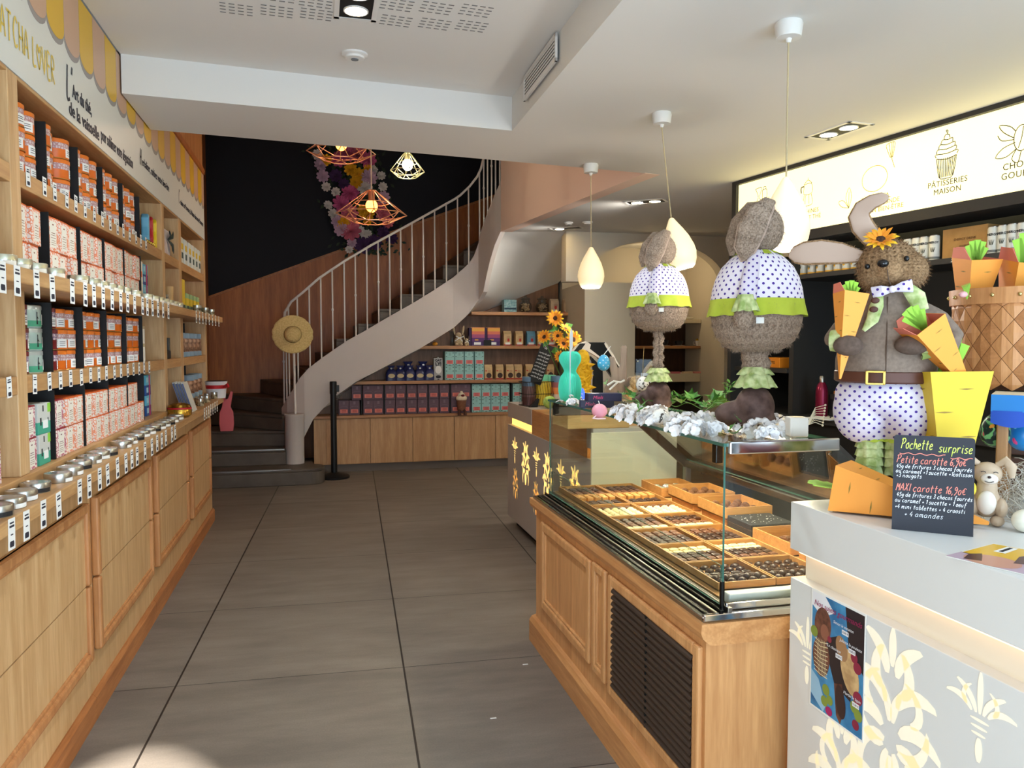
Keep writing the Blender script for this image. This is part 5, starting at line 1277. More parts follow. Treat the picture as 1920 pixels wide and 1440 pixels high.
# cans
def can_maker(accent):
    t = thing('drink_can', 'x', 'can')
    MB().lathe([(.024, 0), (.027, .006), (.027, .124), (.0245, .132)], 18).build('body', mat('white_can', (226, 226, 218), .35), t)
    MB().lathe([(.0245, .1315), (.025, .135), (.022, .134), (0, .132)], 18).build('rim', STEEL, t)
    MB().lathe([(.0271, .008), (.0271, .02)], 18, cap0=False, cap1=False).build('base_band', mat('can_' + accent[0], accent[1], .4), t)
    leaf_ = MB()
    for a in (-.5, 0, .5):
        for s_ in (-1, 1): leaf_.tube([(.0272 * math.cos(a * .4), .0272 * math.sin(a * .4), .045), (.0272 * math.cos(a * .8 + .1 * s_), .0272 * math.sin(a * .8 + .1 * s_), .07)], [.002, .0005], 5)
    leaf_.build('leaf_print', mat('can_leaf', (52, 60, 44), .6), t)
    if accent[0] == 'yellow': MB().sph((.0268, 0, .045), (.002, .009, .009), 10, 6).build('fruit_print', mat('can_fruit', (230, 176, 50), .5), t)
    else:
        # wrap lettering round the can
        o = text_mesh('lettering', 'ENERGY', .016, Matrix.Identity(4), mat('can_ink', (40, 42, 44), .6), t, bold=.0006)
        for v in o.data.vertices:
            a, zz, d = v.co.x / .027, v.co.y, v.co.z
            v.co = ((.0272 + d) * math.cos(a), (.0272 + d) * math.sin(a), .095 + zz)
    return t
cy_, cg_ = can_maker(('yellow', (232, 176, 60))), can_maker(('grey', (120, 124, 120)))
def barpt(u, v, z): return S0 - SD * u + SN * v + Vector((0, 0, z))
FACE = math.atan2(-SN.y, -SN.x)
for i, px in enumerate([1491, 1506, 1522, 1538, 1555, 1571, 1587, 1603]):
    u, z = onbar(px, 515, .12); put(cy_, barpt(u, .12, 1.8855), f"white drink can with a yellow fruit, {ORD[i]} from the sign's far end", 'fruit drink cans', rz=FACE + random.uniform(-.2, .2))
for i, px in enumerate([1703, 1719, 1734, 1752]):
    u, z = onbar(px, 490, .06); put(cg_, barpt(u, .06, 1.8855), f"white energy can, {ORD[i]} left of the brown cardboard box", 'energy cans left of the cardboard box', rz=FACE + .25)
for i, px in enumerate([1862, 1881, 1899, 1918]):
    u, z = onbar(px, 475, .06); put(cg_, barpt(u, .06, 1.8855), f"white energy can, {ORD[i]} right of the brown cardboard box", 'energy cans right of the cardboard box', rz=FACE + .25)
    if i > 0: put(cg_, barpt(u, .12, 1.8855), f"white energy can in the back row, {ORD[i]} right of the brown cardboard box", 'energy cans right of the cardboard box', rz=FACE + .25)
u, z = onbar(1808, 490, .05)
t = thing('cardboard_box', 'brown cardboard box between two groups of energy cans', 'box', barpt(u, .05, 1.8855), rot=(0, 0, math.atan2(SD.y, SD.x) + PI))
KB = mottled('cardboard', (168, 126, 72), (180, 138, 82), 18, .8)
MB().rbox(-.13, .125, 0.0, .2, 0, .155, .002).build('box', KB, t)
text_mesh('lettering', 'ENERGY DRINK', .018, frame((0, -.001, .095), (1, 0, 0), (0, 0, 1), (0, -1, 0)), mat('box_ink', (110, 76, 40), .7), t)
b_ = MB()
for k in range(12): b_.box(-.03 + .005 * k, -.028 + .005 * k, -.001, 0, .045, .065)
b_.build('barcode', mat('box_ink', (110, 76, 40), .7), t)
u, z = onbar(1675, 490, .15)
t = thing('cardboard_box', 'dark brown carton behind the sunflower on the rabbit ear', 'box', barpt(u, .16, 1.8855), rot=(0, 0, math.atan2(SD.y, SD.x) + PI)); MB().rbox(-.1, .1, 0, .15, 0, .12, .002).build('box', mat('dark_carton', (92, 66, 48), .8), t)
h = MB(); uu, zz = onbar(1783, 487, 0); handwrite(h, '30€ , 10 C', 0, 0, .014, .003, frame(barpt(uu, -.0015, 1.862), -SD, (0, 0, 1), -SN), rnd=False)
tag(h.build('price_mark', PAPER, None), 'white chalk price written on the black shelf edge', 'lettering')
# things on the bar worktop
u, z = onbar(1540, 772, .1)
t = thing('water_bottle', 'dark red steel water bottle on the black bar worktop', 'bottle', barpt(u, .1, .9655))
MB().lathe([(.036, 0), (.038, .01), (.038, .17), (.03, .205), (.018, .225)], 24).build('body', mat('wine_red_metal', (126, 22, 56), .3, .5), t); MB().lathe([(.018, .222), (.018, .26), (.015, .265), (0, .265)], 16).build('cap', STEEL, t)
u, z = onbar(1568, 765, .16)
t = thing('card_terminal', 'black card terminal with a green light behind the bottle', 'terminal', barpt(u, .16, .9655)); MB().rbox(-.03, .03, -.03, .03, 0, .15, .006).build('body', BK, t); MB().box(-.033, -.0305, -.02, .02, .05, .12).build('screen', BLACK, t)
MB().sph((-.02, -.031, .135), .004, 8, 5).build('light', mat('green_led', (80, 255, 80), .4, emit=4), t)
u, z = onbar(1580, 745, .3)
t = thing('orange_carton', 'orange carton behind the card terminal', 'box', barpt(u, .3, .9655)); MB().rbox(-.04, .04, -.04, .04, 0, .16, .002).build('box', mat('orange_carton', (206, 120, 40), .6), t)
u, z = onbar(1560, 785, .1)
t = thing('paper_stack', 'loose white papers lying on the black bar worktop', 'papers', barpt(u, .08, .9655), rz=.3); MB().box(-.12, .12, -.09, .09, 0, .006).build('sheets', PAPER, t); MB().tube([(-.02, -.02, .009), (.06, .03, .009)], .004, 6).build('pen', BLACK, t)
t = thing('orange_box', 'flat orange box on a black shelf behind the plush rabbit', 'box', barpt(.3, .2, 1.2705)); MB().rbox(-.1, .1, -.1, .1, 0, .07, .003).build('box', mat('bright_orange_card', (232, 142, 34), .6), t)
text_mesh('lettering', 'CARTES', .025, frame((-.1, 0, .035), (0, -1, 0), (0, 0, 1), (-1, 0, 0)), INK, t)
u, z = onbar(1570, 660, .5)
t = thing('wall_socket', 'white wall sockets and notes on the black back panel', 'socket', barpt(1.02, .575, 1.22)); MB().rbox(-.04, .04, -.01, .0, 0, .14, .003).build('plate', PAPER, t)

# ================================================================== LAMPS AND CEILING FITTINGS
def emis(name, col, strength, base=None):
    if name in MATS: return MATS[name]
    m = mat(name, base or col, .4)
    b = m.node_tree.nodes['Principled BSDF']; b.inputs['Emission Color'].default_value = lin(col) + (1,); b.inputs['Emission Strength'].default_value = strength
    return m
PORS = emis('lit_porcelain', (255, 222, 150), .36, (240, 236, 226))
WPL = mat('white_fitting', (232, 230, 226), .4)
def drop(lab, can, apex, tilt=(0, 0, 0)):
    t = thing('pendant_lamp', lab, 'lamp', (can[0], can[1], 2.6), group=None)
    MB().lathe([(.0, 0), (.046, 0), (.05, -.01), (.044, -.055), (.012, -.058), (.008, -.072), (0, -.072)], 28).build('canopy', WPL, t)
    a = Vector(apex) - Vector((can[0], can[1], 2.6))
    MB().tube([(0, 0, -.065), tuple(a)], .0032, 8).build('cord', mat('fabric_cord', (196, 178, 140), .8), t)
    R = Matrix.Translation(a) @ Matrix.Rotation(tilt[1], 4, 'Y') @ Matrix.Rotation(tilt[0], 4, 'X')
    MB().lathe([(.052, -.262), (.066, -.25), (.08, -.22), (.086, -.185), (.082, -.15), (.066, -.1), (.046, -.06), (.026, -.025), (.012, .0), (.006, .004), (0, .005)], 36, M=R, cap0=False).build('shade', PORS, t, solid=.002)
    MB().sph((0, 0, -.215), (.028, .028, .03), 14, 10, 0, R).build('bulb', emis('warm_bulb', (255, 232, 180), 14), t)
    lamp('pendant_light', 'POINT', Vector((can[0], can[1], 2.6)) + R @ Vector((0, 0, -.33)), 5.5, (1, .92, .8), shadow_soft_size=.05)
drop('drop shaped pendant lamp hanging farthest from the viewer', (1.72, 4.816), (1.725, 4.816, 2.062))
drop('drop shaped pendant lamp swinging aslant over the flowers', (1.685, 3.666), (1.745, 3.67, 2.075), (0, -.26, 0))
drop('drop shaped pendant lamp nearest the viewer, before the menu sign', (1.656, 2.533), (1.657, 2.533, 2.045))

def cage(lab, c, R, H, wire, bulb, cord_top, nn=8, top_r=.035, bot=.52, upf=.5):
    """wire diamond cage: c = centre of the widest ring"""
    t = thing('cage_lamp', lab, 'lamp', c)
    ring = lambda r, z, n=nn, o=0: [(r * math.cos(2 * PI * (k + o) / n), r * math.sin(2 * PI * (k + o) / n), z) for k in range(n)]
    w_ = MB()
    top, mid, wide_, low = ring(top_r, H * .75), ring(R * upf, H * .36), ring(R, 0), ring(R * bot, -H * .25, nn, .5)
    for rg in (top, mid, wide_, low): w_.tube(rg, .0035, 6, closed=True, smooth=False)
    for k in range(nn):
        w_.tube([top[k], wide_[k]], .0035, 6)
        w_.tube([wide_[k], low[k]], .0035, 6); w_.tube([wide_[k], low[k - 1]], .0035, 6)
    w_.build('wire_cage', wire, t)
    MB().lathe([(.024, H * .42), (.024, H * .74), (.01, H * .78), (0, H * .78)], 16).build('socket', wire, t)
    MB().tube([(0, 0, H * .77), (0, 0, cord_top - c[2])], .004, 6).build('cord', mat('pale_cord', (220, 190, 160), .7), t)
    MB().sph((0, 0, H * .27), (.045, .045, .05), 16, 10).build('bulb', bulb, t)
COP = mat('copper_wire', (214, 150, 112), .3, .7); CHW_ = mat('champagne_wire', (222, 216, 176), .35, .5)
GB = emis('amber_bulb', (255, 150, 60), 5); WB_ = emis('bright_bulb', (255, 246, 205), 22)
pA, pB, pC = atY(640, 286, 6.3), atY(697, 402, 6.0), atY(764, 321, 6.8)
cage('copper wire cage lamp cut off by the ceiling edge', pA, .265, .235, COP, GB, 4.7)
cage('copper wire cage lamp with amber bulb, lowest over the stair', pB, .265, .235, COP, GB, 4.7)
cage('small pale wire cage lamp with a bright white bulb', pC, .148, .2, CHW_, WB_, 4.7, top_r=.03, bot=.55, upf=.62)
lamp('cage_light', 'POINT', pB + Vector((0, 0, .06)), 36, (1, .68, .46), shadow_soft_size=.05)
lamp('cage_light', 'POINT', pA + Vector((0, 0, .06)), 32, (1, .68, .46), shadow_soft_size=.05)
lamp('cage_light', 'POINT', pC + Vector((0, 0, .06)), 34, (1, .88, .62), shadow_soft_size=.05)

# recessed spots
LENS = emis('spot_lens', (255, 244, 214), 9)
def twin(lab, px, py, z, ang, two=True, big=False, power=6, col=(1, .86, .46), aimd=(0, 0, -1)):
    p = atZ(px, py, z); t = thing('ceiling_spot', lab, 'ceiling light', (p.x, p.y, z), ang)
    w_, l_ = (.085, .17)
    f_ = MB()
    f_.box(-w_, w_, -l_, -l_ + .02, -.004, 0); f_.box(-w_, w_, l_ - .02, l_, -.004, 0); f_.box(-w_, -w_ + .02, -l_, l_, -.004, 0); f_.box(w_ - .02, w_, -l_, l_, -.004, 0)
    f_.build('frame', WPL, t)
    MB().box(-w_ + .02, w_ - .02, -l_ + .02, l_ - .02, -.002, -.0005).build('recess', BLACK, t)
    for s_ in ((-1, 1) if two else (1,)):
        MB().lathe([(.05, -.001), (.05, -.006), (.044, -.007)], 24, M=Matrix.Translation((0, s_ * .075, 0)), cap0=False, cap1=False).build('ring', WPL, t)
        MB().lathe([(.045, -.0055), (0, -.0055)], 24, M=Matrix.Translation((0, s_ * .075, 0))).build('lens', LENS, t)
    lamp('spot_light', 'SPOT', (p.x, p.y, z - .03), power, col, aim=(p.x + aimd[0], p.y + aimd[1], z - .03 + aimd[2]), spot_size=2.2, spot_blend=.7, shadow_soft_size=.06)
twin('twin ceiling spot over the menu sign', 1572, 245, 2.6, .1)
twin('twin ceiling spot before the arch', 1211, 378, 2.6, .9, power=26, col=(1, .95, .86), aimd=(-.9, 1.0, -1))
twin('single lit ceiling spot near the stair soffit', 1062, 428, 2.6, .9, two=False, power=20, col=(1, .95, .86), aimd=(-1.2, .2, -1))
twin('large twin spot in the raised ceiling at the top of view', 669, 4, 2.78, .0, power=50, col=(.78, .9, 1))
def sunk(lab, px, py, z, r):
    p = atZ(px, py, z); t = thing('smoke_detector', lab, 'smoke detector', (p.x, p.y, z))
    MB().lathe([(r, 0), (r, -.008), (r * .75, -.014), (r * .7, -.022), (0, -.026)], 28).build('housing', WPL, t); MB().lathe([(r * .3, -.0255), (r * .28, -.028), (0, -.028)], 16).build('sensor', mat('grey_sensor', (120, 122, 126), .5), t)
sunk('round white smoke detector on the raised ceiling', 665, 101, 2.78, .06)
sunk('small round detector on the ceiling by the farthest pendant', 1102, 416, 2.6, .05)
sunk('small round detector below the alcove vault', 1066, 417, 2.6, .0451)
lamp('alcove_light', 'POINT', (3.8, 8.35, 2.25), 3.2, (1, .78, .45), shadow_soft_size=.05)
# air vent on the side of the tray
v = thing('air_vent', 'white louvred air vent on the side of the ceiling tray', 'vent', (1.003, 3.53, 2.712), rz=-.019)
fr_ = MB()
for a in ((-.29, .29, .045, .06), (-.29, .29, -.06, -.045), (-.29, -.275, -.06, .06), (.275, .29, -.06, .06)): fr_.box(-.004, .006, a[0], a[1], a[2], a[3])
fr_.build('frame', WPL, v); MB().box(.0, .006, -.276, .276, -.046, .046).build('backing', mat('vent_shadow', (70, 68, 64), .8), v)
for k in range(6): MB().box(-.002, .004, -.275, .275, -.042 + .0155 * k, -.034 + .0155 * k).build('slat', WPL, v)
# acoustic slots in the tray
for i, (px, py) in enumerate([(443, 17), (519, 21), (593, 27), (742, 39), (815, 45), (884, 49), (521, -8), (592, 3), (744, 9), (818, 15), (892, 20)]):
    p = atZ(px, py, 2.78); m = MB()
    for a in range(4):
        for b in range(4): m.box(a * .034 - .051 - .011, a * .034 - .051 + .011, b * .03 - .045 - .003, b * .03 - .045 + .003, -.0015, .0005)
    o = m.build('acoustic_slots', mat('slot_shadow', (120, 118, 116), .9)); o.location = (p.x, p.y, 2.78); o.rotation_euler = (0, 0, .08)
    tag(o, f'block of small dark slots in the raised ceiling, {ORD[i % 6]} from the left, {"nearer" if i > 5 else "farther"} row', 'ceiling slots', 'acoustic slot blocks')

# ================================================================== FLOWER GARLAND ON THE DARK WALL
ga = thing('flower_garland', 'hanging garland of pink, yellow and white flowers on the dark wall', 'garland', tuple(atY(655, 360, 9.9)))
FM = {'pink': mat('pink_petals', (206, 92, 140), .8), 'rose': mat('rose_petals', (214, 110, 130), .8), 'yel': mat('yellow_petals', (236, 176, 30), .8), 'wht': mat('white_petals', (224, 214, 206), .8), 'pur': mat('purple_petals', (74, 44, 86), .8), 'lil': mat('lilac_petals', (206, 170, 190), .8)}
GREEN = mottled('dark_foliage', (34, 46, 34), (56, 70, 44), 20, .8)
def bloom(r, m, parent, loc, layers=6, name='flower'):
    b = MB()
    for L in range(layers):
        n = 9; rr = r * (1 - L * .14); ti = .12 + L * .24
        for k in range(n):
            a = 2 * PI * (k + L * .5) / n
            R = Matrix.Rotation(a, 4, 'Z') @ Matrix.Rotation(-ti, 4, 'Y')
            b.add([(0, 0, 0), (rr * .5, -rr * .32, .0), (rr, -rr * .18, rr * .12), (rr * 1.05, 0, rr * .05), (rr, rr * .18, rr * .12), (rr * .5, rr * .32, 0)], [(0, 1, 2, 3), (0, 3, 4, 5)], 0, False, R)
    return b.build(name, m, parent, loc=loc, auto=False)
g0 = ga.location
seq = []
spec = [(612, 300, 'yel', 11), (650, 285, 'pink', 22), (672, 290, 'rose', 18), (690, 300, 'pink', 16), (636, 300, 'pink', 16), (600, 310, 'lil', 12), (605, 330, 'lil', 12), (658, 318, 'yel', 13), (672, 326, 'yel', 12), (690, 315, 'yel', 9), (668, 342, 'yel', 13),
        (692, 333, 'lil', 16), (700, 318, 'wht', 9), (684, 352, 'wht', 15), (715, 330, 'wht', 9), (718, 350, 'wht', 9), (657, 362, 'pink', 17), (640, 383, 'pink', 18), (615, 385, 'wht', 9), (625, 402, 'wht', 11), (655, 400, 'rose', 18), (680, 395, 'yel', 11), (690, 402, 'yel', 13), (688, 415, 'yel', 9),
        (645, 420, 'yel', 14), (658, 434, 'rose', 20), (640, 430, 'lil', 14), (676, 432, 'wht', 9), (683, 440, 'wht', 9), (690, 438, 'wht', 8), (728, 418, 'rose', 12), (718, 402, 'rose', 14), (708, 390, 'rose', 12), (612, 350, 'wht', 9), (630, 360, 'wht', 9), (700, 455, 'pur', 16), (680, 460, 'pur', 16), (735, 448, 'pur', 12), (660, 455, 'lil', 10), (655, 468, 'wht', 8), (632, 415, 'lil', 12), (718, 435, 'pur', 12), (630, 330, 'pur', 13), (645, 345, 'pur', 11), (595, 290, 'wht', 10), (720, 370, 'lil', 12)]
for px, py, c_, r in spec:
    p = atY(px, py, 9.86) - g0
    f_ = bloom(r / 1451 * 9.3, FM[c_], ga, p); f_.rotation_euler = (PI / 2 + random.uniform(-.3, .3), 0, random.uniform(-.3, .3))
lf = MB()
for k in range(900):
    t = random.random(); py = 250 + 225 * t
    cxp = 640 + 60 * t + 10 * math.sin(6 * t); px = cxp + random.gauss(0, 30 - 6 * t)
    p = atY(px, py, 9.9 + random.uniform(-.03, .05)) - g0; a = random.uniform(0, 2 * PI); L = random.uniform(.04, .09)
    d = Vector((math.cos(a), random.uniform(-.5, .1), math.sin(a))) * L; q = Vector((-math.sin(a), 0, math.cos(a))) * L * .25
    lf.add([tuple(p), tuple(p + d * .5 + q), tuple(p + d), tuple(p + d * .5 - q)], [(0, 1, 2, 3)])
tag(lf.build('foliage', GREEN, ga, auto=False), kind='stuff')

# ================================================================== PLUSH RABBITS AND CARROT BOXES
FUR = mottled('grey_brown_fur', (128, 108, 92), (170, 150, 132), 190, .95, .5)
FURB = mottled('brown_fur', (124, 94, 64), (166, 132, 96), 190, .95, .5)
BOOT = mottled('boot_fur', (62, 40, 34), (112, 88, 82), 18, .7, .4)
LIME = mottled('lime_cloth', (168, 184, 52), (184, 198, 66), 14, .85)
PLAID = mottled('green_plaid', (140, 160, 88), (206, 214, 160), 40, .85, .2)
EARIN = mat('ear_felt', (178, 154, 138), .95); FELT = mottled('taupe_felt', (120, 104, 92), (134, 117, 104), 120, .95)
DOT = dots('dotted_cotton', (214, 206, 220), (70, 44, 140), 62, .2, .85)
DOTU = dots('dotted_cotton_wrap', (232, 226, 238), (70, 44, 140), 46, .2, .85, 'UV')
def uvwrap(o, su=1.0, sv=1.0):
    me = o.data; uv = me.uv_layers.new(name='wrap')
    for p in me.polygons:
        us = []
        for li in p.loop_indices:
            v = me.vertices[me.loops[li].vertex_index].co; us.append((math.atan2(v.y, v.x), v.z, li))
        for a, z, li in us:
            if max(u[0] for u in us) - min(u[0] for u in us) > PI and a < 0: a += 2 * PI
            uv.data[li].uv = (a * su, z * sv)
def ruffle(r0, z0, r1, z1, n=14, amp=.012, M=None, seg=96):
    rows = []
    for k in range(5):
        t = k / 4
        rows.append([((r0 + (r1 - r0) * t + amp * t * math.sin(n * a + 1.3 * math.sin(a))) * math.cos(a), (r0 + (r1 - r0) * t + amp * t * math.sin(n * a + 1.3 * math.sin(a))) * math.sin(a), z0 + (z1 - z0) * t + amp * .35 * t * math.sin(n * a + 2 + math.sin(3 * a))) for a in [2 * PI * j / seg for j in range(seg)]])
    b = MB(); b.grid(rows, closed=True, M=M); return b
def loft(pts, wid, th, nrm, n=16):
    """soft flat tube: widths across, thickness along nrm"""
    rows = []; pts = [Vector(p) for p in pts]; nrm = Vector(nrm).normalized()
    for i, p in enumerate(pts):
        t = (pts[min(i + 1, len(pts) - 1)] - pts[max(i - 1, 0)]).normalized(); s_ = t.cross(nrm).normalized(); nn = s_.cross(t)
        rows.append([tuple(p + s_ * wid[i] / 2 * math.cos(2 * PI * k / n) + nn * th[i] / 2 * math.sin(2 * PI * k / n)) for k in range(n)])
    b = MB(); b.grid(rows, closed=True); b.add(rows[0], [tuple(range(n))], 0, True); b.add(rows[-1], [tuple(range(n))], 0, True); return b
def fur_on(parent, objs, n, L, m, comb=(0, 0, -1), skip=None, nskip=None):
    b = MB(); fs = []
    for o in objs:
        for p in o.data.polygons:
            fs.append((p.area, [o.data.vertices[i].co.copy() for i in p.vertices], p.normal.copy()))
    tot = sum(f[0] for f in fs); cb = Vector(comb)
    for a, vs, nr in fs:
        if nskip and nskip(nr): continue
        k = n * a / tot; k = int(k) + (random.random() < k - int(k))
        for _ in range(k):
            ws = [random.random() ** .8 for _ in vs]; s_ = sum(ws); p = sum((v * w_ for v, w_ in zip(vs, ws)), Vector()) / s_
            if skip and skip(p): continue
            d = (nr + cb * random.uniform(.5, 1.3) + Vector((random.uniform(-.4, .4), random.uniform(-.4, .4), random.uniform(-.3, .3)))).normalized() * L * random.uniform(.6, 1.2)
            q = d.cross(nr); q = (q.normalized() if q.length > 1e-6 else nr.orthogonal().normalized()) * L * .07
            b.add([tuple(p - q), tuple(p + q), tuple(p + d)], [(0, 1, 2)])
    tag(b.build('fur', m, parent, auto=False), kind='stuff')
def rear_rabbit(lab, loc, s, lift):
    t = thing('plush_rabbit', lab, 'plush rabbit', loc, -math.atan2(loc[0], loc[1]), s=s)
    L = lift
    body = MB().lathe([(.0, .240 + L), (.05, .242 + L), (.085, .252 + L), (.112, .274 + L), (.128, .306 + L), (.1345, .34 + L), (.136, .37 + L), (.133, .40 + L)], 40).build('body', FUR, t)
    shirt = MB().lathe([(.138, .378 + L), (.1375, .395 + L), (.133, .43 + L), (.123, .465 + L), (.107, .497 + L), (.08, .526 + L), (.05, .548 + L)], 48).build('shirt', DOTU, t); uvwrap(shirt, .14, 1.15)
    ruffle(.138, .40 + L, .146, .350 + L, 11, .006).build('ruffle_hem', LIME, t)
    ruffle(.05, .548 + L, .07, .536 + L, 9, .007).build('collar', LIME, t)
    head = MB().sph((.014, .0, .612 + L), (.062, .06, .072), 22, 14).build('head', FUR, t)
    e1 = loft([(.044, -.01, .692 + L), (.03, -.046, .688 + L), (.004, -.076, .655 + L), (-.018, -.088, .605 + L), (-.034, -.09, .55 + L), (-.034, -.086, .512 + L)], [.016, .04, .066, .078, .062, .02], [.014, .02, .022, .022, .02, .01], (0, -1, .1)).build('ear', FUR, t)
    loft([(.03, -.040, .684 + L), (.004, -.070, .651 + L), (-.018, -.083, .603 + L), (-.034, -.085, .548 + L), (-.034, -.083, .508 + L)], [.046, .073, .085, .069, .026], [.012, .012, .012, .012, .008], (0, -1, .1)).build('inner_ear', EARIN, e1)
    e2 = loft([(.03, .0, .690 + L), (-.02, -.012, .680 + L), (-.056, -.018, .635 + L), (-.074, -.022, .58 + L), (-.074, -.02, .535 + L)], [.02, .046, .06, .052, .018], [.012, .02, .02, .018, .01], (-.6, -.8, 0)).build('ear', FUR, t)
    slv = loft([(-.004, -.055, .537 + L), (-.014, -.112, .49 + L), (-.022, -.142, .44 + L), (-.026, -.152, .395 + L)], [.034, .044, .05, .052], [.03, .03, .032, .034], (0, -1, 0)).build('sleeve', DOT, t)
    Rf = Matrix.Translation((-.03, -.155, .0))
    ruffle(.022, .408 + L, .036, .36 + L, 8, .006, Rf, 48).build('cuff', PLAID, t)
    paw = MB().sph((-.034, -.154, .342 + L), (.029, .024, .036), 16, 10).build('paw', FUR, t)
    MB().box(-.0, .022, -.1365, -.1355, .325 + L, .343 + L).build('care_label', PAPER, t)
    MB().tube([(.0, -.115, .30 + L), (.0, -.128, .335 + L), (.0, -.1365, .375 + L)], .0022, 6).tube([(.0, -.115, .30 + L), (.001, -.08, .262 + L), (.001, -.03, .25 + L)], .0022, 6).build('seam', mat('dark_seam', (84, 66, 54), .9), t)
    furs = [body, head, e1, e2, paw]
    z0 = .19
    for sx in (-.010, .010):
        lg = [(sx, 0, .265 + L)]
        k = 0; z = .25 + L
        while z > .18: lg.append((sx + .004 * (-1) ** k, .004 * (-1) ** k, z)); z -= .022; k += 1
        furs.append(MB().tube(lg, [.030 + .004 * (i % 2) if s > .9 else .013 + .002 * (i % 2) for i in range(len(lg))], 14).build('leg', FUR, t))
    ruffle(.036, .195, .05, .172, 9, .008, seg=64).build('ankle_ruffle', PLAID, t)
    ruffle(.04, .176, .062, .132, 11, .006, seg=64).build('ankle_ruffle', PLAID, t)
    bt_ = MB().sph((-.04, .02, .045), (.082, .058, .045), 20, 12).sph((.0, .0, .07), (.06, .058, .068), 20, 12).sph((.005, 0, .03), (.062, .06, .03), 18, 10).build('boot', BOOT, t)
    bt_.modifiers.new('fuse', 'REMESH').mode = 'VOXEL'; bt_.modifiers['fuse'].voxel_size = .008; bt_.modifiers['fuse'].use_smooth_shade = True
    fur_on(t, furs, 9000, .011, FUR)
    return t
rear_rabbit('large plush rabbit seen from behind, nearer the viewer on the glass case', (1.302, 2.135, 1.1785), 1.0, 0)
rear_rabbit('smaller plush rabbit seen from behind on a slim leg, farther on the case', (1.315, 2.87, 1.1785), .86, .125)

def rem(o, vs=.006):
    r = o.modifiers.new('fuse', 'REMESH'); r.mode = 'VOXEL'; r.voxel_size = vs; r.use_smooth_shade = True
    sm = o.modifiers.new('soften', 'SMOOTH'); sm.iterations = 6; sm.factor = .5
    return o
BX, BY = 1.395, 1.68
bunny = thing('plush_rabbit', 'standing plush rabbit facing the viewer in dotted trousers, hugging carrot boxes', 'plush rabbit', (BX, BY, 1.0305), -math.atan2(BX, BY))
U = .001354
def bl(px, py, y=0.0): return Vector(((px - 1652) * U, y, (945 - py) * U))
torso = MB().lathe([(0, .32), (.112, .325), (.12, .35), (.119, .38), (.108, .43), (.088, .48), (.062, .525), (.046, .555), (0, .57)], 36)
torso.tube([(-.06, .0, .50), (-.105, -.02, .455), (-.125, -.06, .425), (-.1, -.1, .415)], [.026, .024, .022, .02], 12)
torso.tube([(.06, .0, .505), (.118, -.005, .475), (.15, -.02, .435), (.14, -.06, .41), (.1, -.09, .413)], [.026, .023, .021, .02, .019], 12)
rem(torso.build('body', FELT, bunny), .007)
MB().tube([(0, -.1185, .345), (0, -.118, .40), (0, -.095, .46), (0, -.06, .53)], .0018, 5).build('seam', mat('dark_seam', (84, 66, 54), .9), bunny)
tr = MB().sph((0, 0, .285), (.12, .105, .07), 24, 14).sph((-.055, -.01, .245), (.068, .078, .085), 20, 14).sph((.052, -.01, .245), (.066, .078, .085), 20, 14)
tr.sph((-.03, -.008, .195), (.036, .04, .04), 16, 10).sph((.036, -.008, .195), (.036, .04, .04), 16, 10)
rem(tr.build('trousers', DOT, bunny), .006)
MB().lathe([(.116, .318), (.1215, .322), (.1215, .345), (.116, .348)], 40, cap0=False, cap1=False).build('belt', mat('brown_leather', (84, 46, 32), .5), bunny)
bk = MB()
for a in ((-.022, -.016, .316, .350), (.016, .022, .316, .350), (-.022, .022, .316, .321), (-.022, .022, .345, .350)): bk.rbox(a[0], a[1], -.128, -.1215, a[2], a[3], .001, 0, Matrix.Translation((-.022, 0, 0)))
bk.build('buckle', mat('gold_buckle', (200, 166, 82), .3, .9), bunny)
for sx in (-.032, .033):
    for k in range(4): ruffle(.029, .175 - .022 * k, .034, .15 - .022 * k, 9, .003, Matrix.Translation((sx, -.008, 0)), 40).build('leg_warmer', PLAID, bunny)
    ruffle(.022, .188, .036, .168, 8, .004, Matrix.Translation((sx, -.008, 0)), 40).build('cuff', LIME, bunny)
    MB().sph((sx * 1.1, -.03, .04), (.036, .065, .042), 16, 10).sph((sx, 0, .075), (.028, .03, .04), 14, 8).build('shoe', mat('dark_brown_fur', (70, 48, 38), .9), bunny)
hd = MB().sph(tuple(bl(1650, 492)), (.073, .066, .064), 26, 18).sph(tuple(bl(1684, 505, -.018)), (.048, .05, .045), 20, 14).sph(tuple(bl(1632, 510, -.012)), (.045, .045, .042), 20, 14).sph(tuple(bl(1655, 505, -.035)), (.04, .045, .034), 18, 12)
hd = rem(hd.build('head', FURB, bunny), .006)
MB().sph(tuple(bl(1643, 494, -.078)), (.0135, .011, .010), 16, 10).build('nose', mat('glossy_black', (16, 16, 18), .12), bunny)
for px, py, y in ((1617, 497, -.055), (1681, 486, -.062)): MB().sph(tuple(bl(px, py, y)), (.0065, .006, .007), 12, 8).build('eye', mat('glossy_black', (16, 16, 18), .12), bunny)
MB().tube([bl(1650, 505, -.083), bl(1652, 520, -.082), bl(1656, 532, -.072)], .0012, 5).build('mouth_seam', mat('dark_seam', (84, 66, 54), .9), bunny)
def ear2(pts, wid, nm='ear'):
    o = loft(pts, wid, [.014] * len(pts), (0, -1, 0), 18).build(nm, FURB, bunny)
    p2 = [Vector(p) + Vector((0, -.0062, 0)) for p in pts]
    loft(p2, [w_ * .84 for w_ in wid], [.006] * len(pts), (0, -1, 0), 18).build('inner_ear', EARIN, o)
    return o
ea = ear2([bl(1622, 478, -.01), bl(1600, 474, -.015), bl(1570, 468, -.02), bl(1535, 464, -.02), bl(1505, 465, -.018), bl(1486, 467, -.015), bl(1478, 468, -.01)], [.02, .034, .056, .066, .062, .044, .014])
